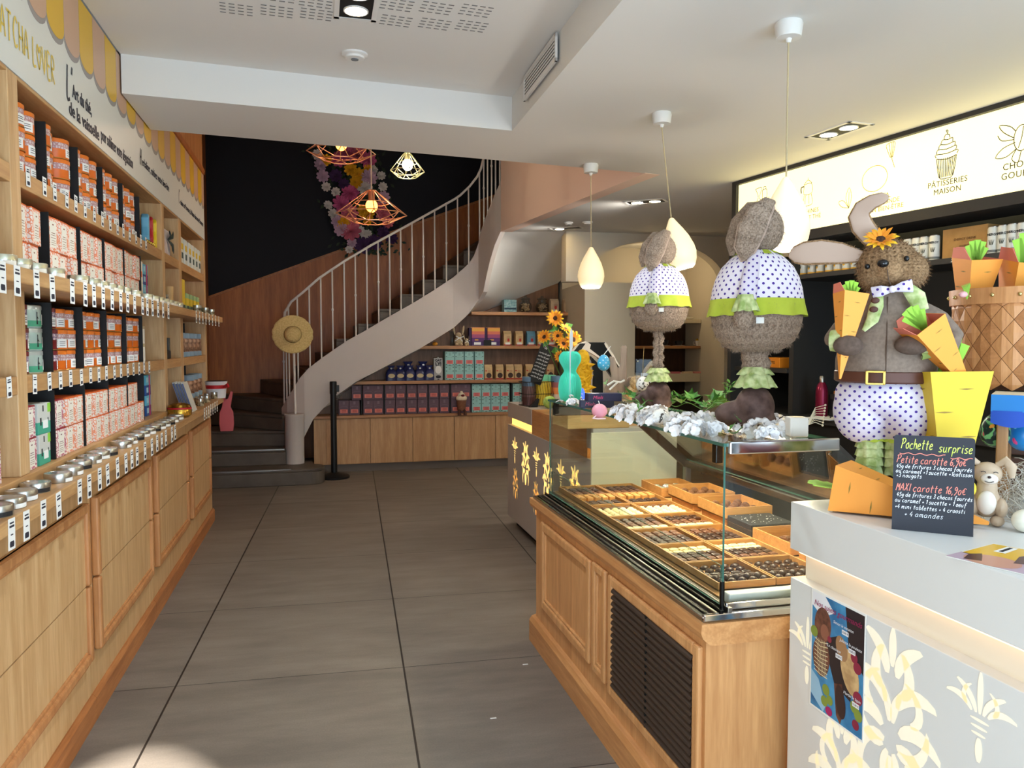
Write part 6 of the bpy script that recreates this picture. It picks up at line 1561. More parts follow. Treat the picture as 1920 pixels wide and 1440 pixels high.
eb = ear2([bl(1640, 462, .0), bl(1622, 440, .0), bl(1606, 418, -.002), bl(1600, 400, -.006), bl(1606, 386, -.012), bl(1622, 376, -.02), bl(1640, 371, -.024), bl(1649, 370, -.024)], [.026, .05, .056, .054, .046, .038, .03, .012])
fur_on(bunny, [ea, eb], 2600, .008, FURB, (0, .3, .2), None, lambda q: q.y < -.25)
hv = MB()
for c_, r in ((bl(1650, 492), (.073, .066, .064)), (bl(1684, 505, -.018), (.048, .05, .045)), (bl(1632, 510, -.012), (.045, .045, .042))): hv.sph(tuple(c_), r, 26, 18)
tmp = hv.build('fur_guide', FURB, bunny); fur_on(bunny, [tmp], 9000, .010, FURB, (0, 0, -.8), lambda p: (p - bl(1643, 494, -.078)).length < .02 or any((p - bl(a, b, c)).length < .012 for a, b, c in ((1617, 497, -.055), (1681, 486, -.062))))
bpy.data.objects.remove(tmp)
# bow tie, scarf ends, cuffs, paws
for s_, px in ((-1, 1643), (1, 1676)):
    loft([bl(1659, 541, -.075), bl(px, 540 - s_ * 3, -.078), bl(1659 + s_ * 32, 541 - s_ * 6, -.07)], [.012, .026, .032], [.01, .016, .008], (0, -1, 0)).build('bow_loop', DOT, bunny)
MB().sph(tuple(bl(1659, 541, -.08)), (.009, .008, .009), 10, 8).build('bow_knot', DOT, bunny)
loft([bl(1685, 540, -.062), bl(1698, 555, -.07), bl(1708, 580, -.075)], [.03, .042, .03], [.006, .008, .006], (0, -1, .2)).build('scarf_end', PLAID, bunny)
sc = loft([bl(1640, 548, -.07), bl(1634, 570, -.085), bl(1628, 596, -.098), bl(1614, 615, -.1)], [.014, .034, .03, .01], [.006, .008, .008, .005], (-.3, -1, .2)).build('scarf_end', PLAID, bunny)
for px, py in ((1632, 561), (1630, 577)): MB().sph(tuple(bl(px, py, -.1)), (.010, .004, .0075), 12, 8).build('brown_button', mat('brown_button', (78, 44, 34), .6), bunny)
Rl = Matrix.Translation(bl(1560, 633, -.10)) @ Matrix.Rotation(PI / 2, 4, 'Y') @ Matrix.Rotation(.15, 4, 'X')
ruffle(.026, .0, .03, .045, 8, .005, Rl, 48).build('cuff', PLAID, bunny)
Rr = Matrix.Translation(bl(1738, 642, -.095)) @ Matrix.Rotation(-PI / 2, 4, 'Y')
ruffle(.024, .0, .03, .04, 8, .005, Rr, 48).build('cuff', PLAID, bunny)
PAW = mottled('dark_paw_felt', (82, 66, 56), (98, 80, 70), 80, .95)
MB().sph(tuple(bl(1590, 642, -.135)), (.034, .02, .025), 16, 10, 0).build('paw', PAW, bunny)
MB().sph(tuple(bl(1692, 641, -.125)), (.038, .024, .023), 16, 10, 0).build('paw', PAW, bunny)
# sunflower on the ear root
def sunflower(loc, r, parent=None, rot=(PI / 2, 0, 0), lab=None, name='sunflower', inner=(214, 110, 30)):
    h = thing(name, lab, 'flower', loc, rot=rot) if lab else None
    if h is None:
        h = bpy.data.objects.new(name, None); COL.objects.link(h); h.location = loc; h.rotation_euler = rot; h.parent = parent
    for lay in range(2):
        b = MB(); n = 13
        for k in range(n):
            a = 2 * PI * (k + lay * .5) / n + random.uniform(-.06, .06); rr = r * (1 - .12 * lay) * random.uniform(.9, 1.05)
            R = Matrix.Rotation(a, 4, 'Z') @ Matrix.Rotation(-.2 - .25 * lay + random.uniform(-.1, .1), 4, 'Y')
            b.add([(r * .2, -rr * .07, 0), (rr * .45, -rr * .15, .0), (rr * .8, -rr * .1, 0), (rr, 0, -rr * .08), (rr * .8, rr * .1, 0), (rr * .45, rr * .15, 0), (r * .2, rr * .07, 0)], [(0, 1, 5, 6), (1, 2, 4, 5), (2, 3, 4)], 0, False, R)
        b.build('petals', [mat('sunflower_yellow', (244, 190, 40), .7), mat('sunflower_amber', (230, 142, 34), .7)][lay], h, auto=False)
    MB().sph((0, 0, r * .06), (r * .3, r * .3, r * .12), 16, 8).build('seed_head', mottled('seed_brown', (48, 28, 18), (84, 50, 28), 160, .9, .5), h)
    return h
sf_ = bunny.matrix_world
def bworld(px, py, y):
    v = bl(px, py, y); a = bunny.rotation_euler[2]; return Vector((BX + v.x * math.cos(a) - v.y * math.sin(a), BY + v.x * math.sin(a) + v.y * math.cos(a), 1.0305 + v.z))
sunflower(bworld(1638, 451, -.06), .044, rot=(.85, 0, bunny.rotation_euler[2]), lab='yellow sunflower pinned above the face of the standing plush rabbit')

# carrot shaped gift boxes
ORC = mat('carrot_card', (240, 156, 62), .6); ORD_ = mat('carrot_card_inside', (226, 128, 108), .6); YLW = mat('yellow_card', (220, 190, 54), .6)
LEAFG = mat('leaf_card', (146, 200, 60), .6); MARK = mat('carrot_mark', (150, 120, 50), .7); LEAFD = mat('leaf_mark', (66, 136, 80), .6)
def carrot(lab, tip, top, w, spin=.5, card=ORC, blunt=.06, flaps=True, leaf=1.0, lside=(0, -1, 0), lz=0.0):
    tip, top = Vector(tip), Vector(top); ax = (top - tip); L = ax.length; uz = ax.normalized()
    ux = Vector(lside).cross(uz).normalized(); uy = uz.cross(ux)
    M = frame(tip, ux, uy, uz)
    t = thing('carrot_box', lab, 'gift box', tip); t.rotation_euler = M.to_euler()
    R = Matrix.Rotation(spin, 4, 'Z'); h, b = w / 2, w / 2 * blunt
    q = [(-1, -1), (1, -1), (1, 1), (-1, 1)]
    bx = MB(); vs = [(b * x, b * y, 0) for x, y in q] + [(h * x, h * y, L) for x, y in q] + [(h * .97 * x, h * .97 * y, L) for x, y in q] + [(h * .5 * x, h * .5 * y, L * .5) for x, y in q]
    bx.add(vs, [(3, 2, 1, 0)] + [(i, (i + 1) % 4, 4 + (i + 1) % 4, 4 + i) for i in range(4)] + [(4 + i, 4 + (i + 1) % 4, 8 + (i + 1) % 4, 8 + i) for i in range(4)], 0, False, R)
    bx.add(vs, [(8 + i, 8 + (i + 1) % 4, 12 + (i + 1) % 4, 12 + i) for i in range(4)] + [(12, 13, 14, 15)], 1, False, R)
    bx.build('card_body', [card, ORD_], t)
    mk = MB()
    for i in range(4):
        a = R @ Matrix.Rotation(PI / 2 * i, 4, 'Z')
        for k, (zz, off, ln) in enumerate([(.88, .2, .3), (.72, -.5, .3), (.55, .45, .3), (.4, -.35, .3), (.25, .3, .3)]):
            hw = b + (h - b) * zz; x0, x1 = hw * (off - ln), hw * (off + ln)
            if off > .4: x1 = hw * .98
            if off < -.4: x0 = -hw * .98
            y = -hw - .0006; dz = L * .006
            mk.add([(x0, y - .0002, L * zz), ((x0 + x1) / 2, y - .0002, L * zz - dz), (x1, y - .0002, L * zz + dz * .3), ((x0 + x1) / 2, y - .0002, L * zz + dz)], [(0, 1, 2, 3)], 0, False, a)
    mk.build('printed_marks', MARK, t)
    if flaps:
        f_ = MB()
        for i, an in ((0, .5), (1, .35)):
            a = R @ Matrix.Rotation(PI / 2 * i, 4, 'Z') @ Matrix.Translation((0, -h, L)) @ Matrix.Rotation(an, 4, 'X')
            f_.add([(-h * .95, 0, 0), (h * .95, 0, 0), (h * .55, 0, h * .7), (-h * .55, 0, h * .7)], [(0, 1, 2, 3)], 0, False, a)
        f_.build('flap', ORD_, t, solid=.001)
    if leaf:
        lfm = MB(); ld_ = MB()
        for k, (an, ll) in enumerate([(-.42, .75), (-.2, .95), (.02, 1.0), (.24, .98), (.46, .85)]):
            a = Matrix.Translation((0, -h * .15 + lz, L - .015)) @ Matrix.Rotation(an, 4, 'Y')
            l_ = w * 1.05 * ll * leaf; ww = w * .13 * leaf
            lfm.box(-ww * .9, ww, -.0008, .0008, 0, l_, 0, a)
            ld_.add([(0, -.0012, l_ * .2), (ww * .4, -.0012, l_ * .55), (ww * .1, -.0012, l_ * .85), (-ww * .1, -.0012, l_ * .5)], [(0, 1, 2, 3)], 0, False, a)
        lfm.build('leaf_tuft', LEAFG, t); ld_.build('leaf_veins', LEAFD, t)
    return t
VW = (-.58, -.8, 0)
carrot('upright orange carrot box clasped in the left paw of the plush rabbit', bworld(1578, 702, -.135), bworld(1592, 548, -.105), .062, .42, leaf=.75, lside=VW)
carrot('orange carrot box slanting across the chest of the plush rabbit', bworld(1792, 730, -.055), bworld(1706, 604, -.125), .08, .3, leaf=.75, lside=VW)
carrot('large yellow carrot box standing behind the blackboard', (1.475, 1.55, 1.035), (1.475, 1.565, 1.378), .142, .3, YLW, .2, False, .8, VW)
carrot('large orange carrot box lying on the white counter behind the blackboard', (1.447, 1.405, 1.0445), (1.262, 1.672, 1.0915), .115, 0.0, ORC, .06, False, .75, (0, 0, 1))

# ================================================================== NEAR COUNTER
ZC = 1.0303
# blackboard menu
bp0, bp1 = Vector((1.241, 1.463, ZC)), Vector((1.361, 1.36, ZC))
bx = (bp1 - bp0).normalized(); back_ = Vector((-bx.y, bx.x, 0)) * 1.0
if back_.y < 0: back_ = -back_
upv = (Vector((0, 0, 1)) + back_ * .12).normalized()
bb = thing('blackboard', 'small blackboard with a handwritten price list on the white counter', 'blackboard', bp0)
bb.rotation_euler = frame((0, 0, 0), bx, upv, bx.cross(upv)).to_euler()
BW, BH = .158, .212
rp = []
for cx, cy, a0 in ((BW - .006, BH - .006, 0), (.006, BH - .006, PI / 2)): rp += [(cx + .006 * math.cos(a0 + PI / 2 * k / 4), cy + .006 * math.sin(a0 + PI / 2 * k / 4)) for k in range(5)]
MB().prism([(BW, 0)] + rp + [(0, 0)], -.006, 0).build('board', mat('slate_board', (36, 38, 48), .6), bb)
MB().prism([(.03, 0), (.128, 0), (.128, .004), (.03, .004)], -.06, -.006).build('foot', mat('slate_board', (36, 38, 48), .6), bb)
I4 = Matrix.Identity(4)
def chalk(nm, items, col):
    h = MB()
    for txt, x, y, xh, wd, width in items: handwrite(h, txt, x, BH - y, xh, wd, I4, width=width, z=.0006, slant=.2)
    h.build(nm, mat('chalk_' + nm, col, .8), bb)
chalk('yellow_title', [('Pochette', .014, .030, .0125, .0016, .062), ('surprise', .088, .034, .0115, .0016, .064)], (222, 240, 110))
chalk('pink_lines', [('Petite carotte 6,90€', .006, .062, .0095, .0015, .135), ('MAXI carotte 16,90€', .006, .124, .0095, .0015, .135)], (240, 140, 124))
chalk('white_lines', [('45g de fritures 3 chocos fourrés', .006, .0735, .0051, .0010, .146), ('au caramel +1 sucette +1calisson', .005, .0845, .0051, .0010, .149), ('+3 nougats', .006, .0945, .0053, .0010, .05),
                      ('45g de fritures 3 chocos fourrés', .008, .137, .0053, .0010, .146), ('au caramel + 1 sucette + 1 oeuf', .005, .150, .0053, .0010, .138), ('+4 mini tablettes + 4 croosti', .005, .164, .0053, .0010, .136), ('+ 4 amandes', .024, .180, .0064, .0010, .075)], (236, 238, 244))
ul = MB()
ribbon(ul, [(.012 + .09 * k / 20, BH - .041 - .0018 * math.sin(k * 1.2)) for k in range(21)], .0016, I4, 0, .0006); ribbon(ul, [(.112 + .042 * k / 10, BH - .0455 - .0018 * math.sin(k * 1.2)) for k in range(11)], .0016, I4, 0, .0006)
ul.build('underline', MATS['chalk_pink_lines'], bb)
# resin bunny figurine
fg_ = thing('bunny_figurine', 'smiling beige bunny figurine with a yellow egg beside the blackboard', 'figurine', (1.49, 1.455, ZC), -math.atan2(1.49, 1.455))
RES = mottled('resin_beige', (176, 150, 122), (196, 172, 146), 25, .45); REW = mat('resin_white', (226, 214, 200), .45)
bd = MB().sph((0, 0, .05), (.03, .028, .036), 18, 12).sph((0, 0, .085), (.022, .022, .025), 14, 10).sph((0, 0, .118), (.031, .027, .026), 18, 12)
rem(bd.build('body', RES, fg_), .004)
MB().sph((0, -.02, .052), (.02, .013, .028), 14, 10).sph((.004, -.022, .108), (.018, .011, .013), 14, 8).build('belly_and_muzzle', REW, fg_)
for s_ in (-1, 1):
    ev = loft([(s_ * .018, 0, .138), (s_ * .034, -.004, .15), (s_ * .046, -.008, .135), (s_ * .048, -.01, .112)], [.012, .022, .024, .01], [.008, .01, .01, .006], (0, -1, 0)).build('ear', RES, fg_)
    MB().sph((s_ * .022, -.018, .012), (.015, .024, .012), 12, 8).build('foot', RES, fg_); MB().sph((s_ * .028, -.008, .04), (.014, .02, .024), 12, 8).build('leg', RES, fg_)
    MB().tube([(s_ * .007 + .004, -.0275, .123), (s_ * .012 + .004, -.0278, .1255), (s_ * .017 + .004, -.026, .123)], .0009, 5).build('closed_eye', INK, fg_)
MB().sph((.004, -.033, .113), (.004, .003, .003), 10, 6).build('nose', mat('resin_brown', (60, 40, 36), .4), fg_)
MB().tube([(-.005, -.0315, .1035), (.004, -.0335, .1005), (.013, -.0315, .1035)], .0008, 5).build('smile', INK, fg_)
MB().sph((-.034, -.022, .082), (.014, .014, .019), 14, 10).build('egg', mat('yellow_glaze', (238, 214, 70), .3), fg_)
o = thing('ceramic_egg', 'white ceramic egg with dark rings lying at the right frame edge', 'egg', (1.505, 1.365, ZC + .026))
MB().sph((0, 0, 0), (.03, .026, .026), 20, 14).build('shell', mat('white_glaze', (230, 226, 210), .2), o)
for x, c in ((-.004, (50, 54, 72)), (.003, (168, 176, 120))): MB().lathe([(.0262, -.0012), (.0264, 0), (.0262, .0012)], 28, M=Matrix.Translation((x, 0, 0)) @ Matrix.Rotation(PI / 2, 4, 'Y'), cap0=False, cap1=False).build('ring', mat('glaze_ring_%d' % c[0], c, .3), o)
# leaflet
lv = [atZ(1773, 1043, ZC), atZ(1862, 1020, ZC), atZ(1990, 1043, ZC), atZ(1925, 1080, ZC)]
lm = thing('leaflet', 'glossy leaflet showing a smiling face on yellow, lying on the counter', 'leaflet', lv[0])
pr = [v - lv[0] for v in lv]
def lpt(s_, t_): return tuple(pr[0] * (1 - s_) * (1 - t_) + pr[1] * s_ * (1 - t_) + pr[2] * s_ * t_ + pr[3] * (1 - s_) * t_)
def lflat(poly, z, m, nm): MB().add([tuple(Vector(lpt(*p)) + Vector((0, 0, z))) for p in poly], [tuple(range(len(poly)))]).build(nm, m, lm)
MB().prism([(p.x, p.y) for p in pr], .0001, .0012).build('sheet', PAPER, lm)
lflat([(.3, .02), (.98, .02), (.98, .98), (.5, .98), (.25, .5)], .0014, mat('leaflet_yellow', (232, 184, 40), .3), 'yellow_ground')
lflat([(.0, .0), (.32, .0), (.3, .5), (.5, .98), (.02, .98)], .0014, mat('leaflet_lilac', (196, 170, 186), .3), 'lilac_ground')
lflat([(.22 + .22 * math.cos(a), .48 + .36 * math.sin(a)) for a in [2 * PI * k / 20 for k in range(20)]], .0016, mat('leaflet_skin', (206, 150, 126), .3), 'face')
lflat([(.05, .2), (.3, .12), (.42, .22), (.3, .3), (.12, .4)], .0018, mat('leaflet_hair', (84, 50, 44), .3), 'hair')
lflat([(.3, .7), (.6, .62), (.9, .75), (.9, .95), (.4, .95)], .0018, mat('leaflet_brown', (96, 62, 50), .3), 'cup')
lflat([(.62, .25), (.95, .25), (.95, .42), (.62, .42)], .0018, PAPER, 'caption')
lflat([(.66, .3), (.92, .3), (.92, .36), (.66, .36)], .002, INK, 'caption_print')

# display rack with basket
rk = thing('display_rack', 'small brown timber rack with a blue and cream cloth top', 'rack', (1.62, 1.56, ZC))
RKW = wood('rack_brown', (104, 66, 46), (78, 48, 34), 'X'); RKP = wood('rack_post', (176, 130, 84), (140, 98, 58), 'Z')
rot_ = -math.atan2(1.85, 1.6); rk.rotation_euler = (0, 0, rot_)
for k in range(5): MB().rbox(.0, .62, .20, .215, .005 + k * .057, .055 + k * .057, .003).build('slat', RKW, rk)
for x in (0, .6): MB().rbox(x, x + .025, .0, .02, 0, .275, .003).build('post', RKP, rk); MB().rbox(x, x + .025, .18, .2, 0, .275, .003).build('post', RKP, rk)
MB().rbox(-.01, .64, -.02, .26, .275, .287, .003).build('top_board', RKP, rk)
cl_ = MB(); n = 60; CB_ = (mat('cloth_blue', (36, 118, 190), .7), mat('cloth_cream', (226, 212, 182), .7), mat('cloth_deep_blue', (28, 72, 170), .7))
for j in range(8):
    x0, x1 = -.012 + .082 * j, -.012 + .082 * (j + 1)
    cl_.box(x0, x1, -.024, -.0215, .25, .291, j % 2); cl_.box(x0, x1, -.022, .262, .2875, .291, (j + 1) % 2)
cl_.grid([[(-.012 + .656 * k / n, -.0235 - .003 * math.sin(k * .5), z - (.010 * (1 + math.sin(k * .38))) * (1 if z < .24 else 0)) for k in range(n + 1)] for z in (.252, .232)], 2)
cl_.build('cloth', list(CB_), rk)
MB().tube([(.12, .1, .243), (.55, .1, .243)], .003, 6).build('hanging_rod', mat('brass_rod', (180, 150, 70), .3, .8), rk)
def egg_shape(r, n=24, m=16):
    return [(max(r * math.sin(PI * k / m) * (1 - .12 * math.cos(PI * k / m) * -1), 0), -r * 1.28 * math.cos(PI * k / m)) for k in range(m + 1)]
TRO = mat('tropical_print', (30, 70, 56), .3); ns_, ln_, b_ = nodes(TRO)
v_ = N(TRO, 'TexWave'); v_.inputs['Scale'].default_value = 26; v_.inputs['Distortion'].default_value = 14; v_.inputs['Detail'].default_value = 2; tc_ = N(TRO, 'TexCoord'); ln_.new(tc_.outputs['Object'], v_.inputs['Vector'])
r_ = ramp(TRO, [(.35, (20, 44, 44)), (.55, (36, 110, 70)), (.7, (120, 190, 130))]); ln_.new(v_.outputs[0], r_.inputs[0]); ln_.new(r_.outputs[0], b_.inputs['Base Color'])
def hang_egg(lab, px, py, y, r, m, extra):
    p = atY(px, py, y); o = thing('hanging_egg', lab, 'egg', p)
    MB().lathe(egg_shape(r), 24).build('shell', m, o); MB().tube([(0, 0, r * 1.26), (0, 0, r * 1.26 + .035)], .0012, 5).build('string', INK, o)
    for c_, rr, dx, dz, nm in extra:
        MB().sph((dx, -math.sqrt(max(r * r - dx * dx, 0)) * .8, dz), (rr, rr * .45, rr * 1.2), 12, 8, 0, Matrix.Rotation(-.8, 4, 'Z')).build(nm, mat('egg_spot_%d_%d' % (c_[0], c_[2]), c_, .35), o)
hang_egg('dark tropical printed egg hanging in the timber rack', 1866, 807, 1.60, .034, TRO, [((226, 150, 60), .011, -.004, .006, 'orange_patch'), ((206, 96, 100), .007, -.02, -.008, 'pink_patch')])
hang_egg('bright blue printed egg hanging at the right frame edge', 1919, 812, 1.60, .036, mottled('blue_egg', (26, 110, 190), (46, 140, 210), 12, .3), [((226, 70, 130), .010, -.014, -.016, 'pink_spot'), ((120, 190, 220), .008, -.016, .02, 'pale_spot')])
# curly wood wool
ww = MB()
for k in range(240):
    c0 = Vector((random.gauss(0, .045), random.gauss(0, .025), abs(random.gauss(.045, .03)) + .006)); r0 = random.uniform(.02, .055); a0 = random.uniform(0, 6.3); nx = Vector((random.gauss(0, 1), random.gauss(0, 1), random.gauss(0, 1))).normalized(); u_ = nx.orthogonal().normalized(); w__ = nx.cross(u_)
    pts = [c0 + (u_ * math.cos(a0 + t * .42) + w__ * math.sin(a0 + t * .42)) * r0 for t in range(9)]
    ww.tube([(p.x, p.y, max(p.z, .002)) for p in pts], .0006, 3)
o = ww.build('wood_wool', mat('pale_wood_wool', (206, 198, 184), .8), None, auto=False); o.location = (1.625, 1.475, ZC); tag(o, 'heap of curly pale wood wool behind the bunny figurine', 'wood wool', kind='stuff')

# woven basket with carrot boxes
kc = atY(1917, 640, 1.72)
bk_ = thing('basket', 'round woven wood chip basket standing on the rack', 'basket', (kc.x, kc.y, ZC + .2915))
SPL = wood('basket_splint', (206, 148, 96), (178, 118, 70), 'Z', 1.5); SPL2 = wood('basket_splint_dark', (190, 130, 80), (160, 104, 60), 'X', 1.5)
RB0, RB1, HB = .158, .172, .27
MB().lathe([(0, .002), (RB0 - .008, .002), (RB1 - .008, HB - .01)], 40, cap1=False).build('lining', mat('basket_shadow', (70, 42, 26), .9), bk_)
wv = MB(); NA, NZ = 20, 4
for j in range(-1, NZ * 2 + 1):
    for i in range(NA):
        a = 2 * PI * (i + (j % 2) * .5) / NA; da = PI / NA * .975; zc_, dz = (j + .5) * HB / (NZ * 2), HB / (NZ * 2) * .975
        P = []
        for aa, zz in ((a - da, zc_), (a, zc_ - dz), (a + da, zc_), (a, zc_ + dz)):
            zz = min(max(zz, .001), HB - .035); r = RB0 + (RB1 - RB0) * zz / HB; P.append((r * math.cos(aa), r * math.sin(aa), zz))
        r = RB0 + (RB1 - RB0) * zc_ / HB + .003; ctr = (r * math.cos(a), r * math.sin(a), min(max(zc_, .004), HB - .035))
        if j < 0 or j >= NZ * 2: continue
        wv.add(P + [ctr], [(0, 1, 4), (1, 2, 4), (2, 3, 4), (3, 0, 4)], (i + j) % 2)
wv.build('weave', [SPL, SPL2], bk_, auto=False)
MB().lathe([(RB1 - .004, HB - .042), (RB1 + .005, HB - .042), (RB1 + .007, HB), (RB1 - .006, HB)], 48, cap0=False, cap1=False).build('rim_band', SPL, bk_)
for k in range(18):
    a = 2 * PI * k / 18; MB().sph(((RB1 + .006) * math.cos(a), (RB1 + .006) * math.sin(a), HB - .02), .0055, 10, 6).build('stud', mat('brass_stud', (200, 180, 120), .25, .9), bk_)
zb = ZC + .2915
def inb(px, py, y=1.66): return atY(px, py, y)
t1 = inb(1832, 476, 1.77); carrot('orange carrot box with green tuft in the basket, left one', (t1.x + .02, t1.y + .05, zb + .08), (t1.x, t1.y, t1.z - .012), .088, .45, leaf=.7, lside=VW)
t2 = inb(1915, 484, 1.70); carrot('orange carrot box in the basket at the right frame edge', (t2.x + .01, t2.y + .06, zb + .08), (t2.x + .02, t2.y, t2.z - .01), .10, .35, leaf=.9, lside=VW)
o = thing('artificial_sprig', 'pink bud with thin green leaves poking from the basket', 'flower', inb(1806, 552, 1.66)); MB().sph((0, 0, 0), (.012, .009, .008), 12, 8).build('bud', mat('pale_pink', (226, 170, 170), .7), o)
s_ = MB()
for k in range(9): s_.tube([(.014, .002, -.012), (.004 + .002 * k, 0, .008 + .002 * k), (-.008 + .003 * k, -.002, .022 + .001 * k)], [.0016, .0016, .0005], 5)
s_.build('leaves', mat('fresh_green', (130, 170, 60), .7), o)

# ================================================================== DECORATIONS ON THE GLASS TOP
ZG = 1.1785
PET = mat('white_silk_petal', (244, 244, 246), .7)
def bloom_head(nf, R):
    b = MB()
    for k in range(nf):
        u, v = random.random(), random.random() * 2 * PI; ct = 1 - u * .95; st = math.sqrt(1 - ct * ct)
        d = Vector((st * math.cos(v), st * math.sin(v), ct)); p = d * R * random.uniform(.85, 1.1); p.z = max(p.z * .75, .004)
        q = d.to_track_quat('Z', 'Y').to_matrix().to_4x4(); a0 = random.uniform(0, PI); r = .0185 * random.uniform(.85, 1.2)
        for j in range(4):
            M = Matrix.Translation(p) @ q @ Matrix.Rotation(a0 + j * PI / 2, 4, 'Z') @ Matrix.Rotation(-.25, 4, 'Y')
            b.add([(0, 0, 0)] + [(r * (.55 + .5 * math.cos(t)), r * .52 * math.sin(t), .003 * math.cos(t) + .002) for t in (-2.4, -1.6, -.8, 0, .8, 1.6, 2.4)], [(0, 1, 2, 3, 4), (0, 4, 5, 6, 7)], 0, True, M)
    o = b.build('hydrangea_bloom', PET, auto=False); o['category'] = 'flower'; return o
BL = [bloom_head(30, .042) for _ in range(3)]
pos = [(1066, 740, .8), (1046, 752, .6), (1112, 779, .9), (1128, 790, .9), (1150, 775, 1.0), (1172, 783, .9), (1188, 770, .9), (1203, 792, 1.0), (1218, 776, .9), (1266, 802, 1.0), (1290, 792, 1.0), (1305, 806, .9), (1322, 790, 1.0), (1340, 805, .8), (1258, 785, .8), (1425, 806, 1.0), (1450, 798, 1.1), (1472, 806, 1.0), (1488, 800, .8), (1440, 815, .8), (1395, 800, .7), (1135, 748, .7), (1235, 770, .8)]
for i, (px, py, s_) in enumerate(pos):
    p = atZ(px, py + 6, ZG)
    nx = min(range(len(pos)), key=lambda k: abs(k - i) if k != i else 99)
    put(BL[i % 3], (max(p.x, 1.07), max(p.y, 1.9), ZG + .0005), f"white silk hydrangea head on the glass top, {ORD[i]} from the turquoise bunny along the edge", 'white silk hydrangeas', rz=random.uniform(0, 6), s=s_)
IVY = mottled('ivy_leaf', (44, 100, 36), (92, 150, 60), 30, .5); IVS = mat('ivy_stem', (70, 110, 50), .7)
def leaf5(b, M, r):
    P = [(0, 0), (.35, -.45), (.55, -.2), (.62, -.12), (1, 0), (.62, .12), (.55, .2), (.35, .45)]
    b.add([(x * r, y * r, abs(y) * r * .25) for x, y in P], [(0, 1, 2, 3), (0, 3, 4), (0, 4, 5), (0, 5, 6, 7)], 0, False, M)
def ivy(lab, pts, nl, r, z=ZG, up=.03, thin=False):
    w3 = [atZ(px, py, z + .004 + up * random.random()) for px, py in pts]
    o = thing('ivy_garland', lab, 'ivy', (w3[0].x, w3[0].y, z))
    base = Vector((w3[0].x, w3[0].y, z)); ln = smooth_line([tuple(p - base) for p in w3], 6)
    MB().tube([(x, y, max(zz, .003)) for x, y, zz in ln], .0018, 6).build('stem', IVS, o)
    b = MB()
    for k in range(nl):
        p = Vector(ln[int(random.random() * (len(ln) - 1))]); p.z = max(p.z, .004) + random.uniform(0, .025)
        M = Matrix.Translation(p) @ Matrix.Rotation(random.uniform(0, 6.3), 4, 'Z') @ Matrix.Rotation(random.uniform(-1.0, .1), 4, 'Y') @ Matrix.Rotation(random.uniform(-.5, .5), 4, 'X')
        rr = r * random.uniform(.7, 1.2)
        if thin: b.add([(0, 0, 0), (rr * .5, -rr * .12, 0), (rr, 0, -rr * .1), (rr * .5, rr * .12, 0)], [(0, 1, 2, 3)], 0, False, M)
        else: leaf5(b, M, rr)
    b.build('leaves', IVY, o, auto=False)
ivy('ivy sprig with broad leaves beside the wooden bunny figure', [(1140, 735), (1150, 722), (1165, 742), (1185, 752), (1205, 745)], 18, .055, up=.05)
ivy('trailing ivy across the middle of the glass top', [(1215, 752), (1240, 748), (1265, 762), (1290, 755), (1320, 768), (1345, 760), (1365, 752)], 46, .05, up=.035)
ivy('feathery green sprig rising beside the large rabbit boot', [(1320, 772), (1345, 752), (1365, 735), (1370, 722)], 46, .045, up=.07, thin=True)
ivy('feathery green sprig between the speckled eggs', [(1195, 772), (1220, 755), (1260, 748), (1300, 758)], 50, .04, up=.04, thin=True)
ivy('glossy ivy leaves drooping over the near glass corner', [(1345, 790), (1362, 806), (1378, 812), (1392, 800)], 11, .042, up=.02)
# speckled eggs and others
SPK = mottled('speckled_shell', (70, 66, 60), (240, 238, 232), 70, .4, detail=4, lo=.39, hi=.42)
def egg(nm, lab, px, py, r, m, z, rot=(0, 0, 0)):
    p = atZ(px, py, z); o = MB().lathe(egg_shape(r), 22).build(nm, m); o.location = p; o.rotation_euler = rot; tag(o, lab, 'egg'); return o
egg('speckled_egg', 'white speckled egg lying among the hydrangeas', 1238, 782, .027, SPK, ZG + .027, (PI / 2, 0, -1.1))
o = thing('hanging_egg', 'white speckled egg tied with string beside the acrylic menu stand', 'egg', atY(1205, 721, 3.0)); MB().lathe(egg_shape(.027), 22).build('shell', SPK, o); MB().tube([(0, 0, .034), (.004, .008, .09), (.012, .018, .155)], .001, 5).build('string', mat('jute', (170, 140, 90), .9), o)
o = thing('ribbon_egg', 'pink egg with white ribbon beside the navy boxes', 'egg', tuple(atZ(1109, 771, ZG + .0262) + Vector((.03, .0, 0)))); MB().sph((0, 0, 0), (.028, .026, .026), 18, 12).build('shell', mat('pink_shell', (236, 160, 176), .4), o)
MB().tube([(-.02, -.018, -.015), (-.035, -.03, -.022), (-.02, -.035, -.024), (.01, -.035, -.024)], .0025, 6).build('ribbon', mat('pale_pink_ribbon', (240, 206, 212), .6), o); MB().tube([(0, 0, .025), (-.004, 0, .036)], .0015, 6).build('loop', PAPER, o)
egg('blue_egg', 'small turquoise egg behind the navy boxes', 1081, 740, .022, mat('turquoise_shell', (80, 180, 216), .35), ZG + .028)
NB = mat('navy_box_card', (28, 28, 66), .45)
for i, (px, py, z, lab) in enumerate(((1100, 765, ZG, 'lower navy box with pink print on the glass top'), (1112, 768, ZG + .0325, 'upper navy box resting across the lower one'))):
    p = atZ(px, py, z if i == 0 else ZG); t = thing('sweet_box', lab, 'box', (p.x + .05, p.y + .02, z), -.25 + .15 * i)
    MB().rbox(-.07, .07, -.03, .03, 0, .032, .002).build('box', NB, t); text_mesh('lettering', 'Miels', .02, frame((-.03, -.0305, .016), (1, 0, 0), (0, 0, 1), (0, -1, 0)), mat('pink_foil', (206, 60, 110), .4), t, shear=.3)
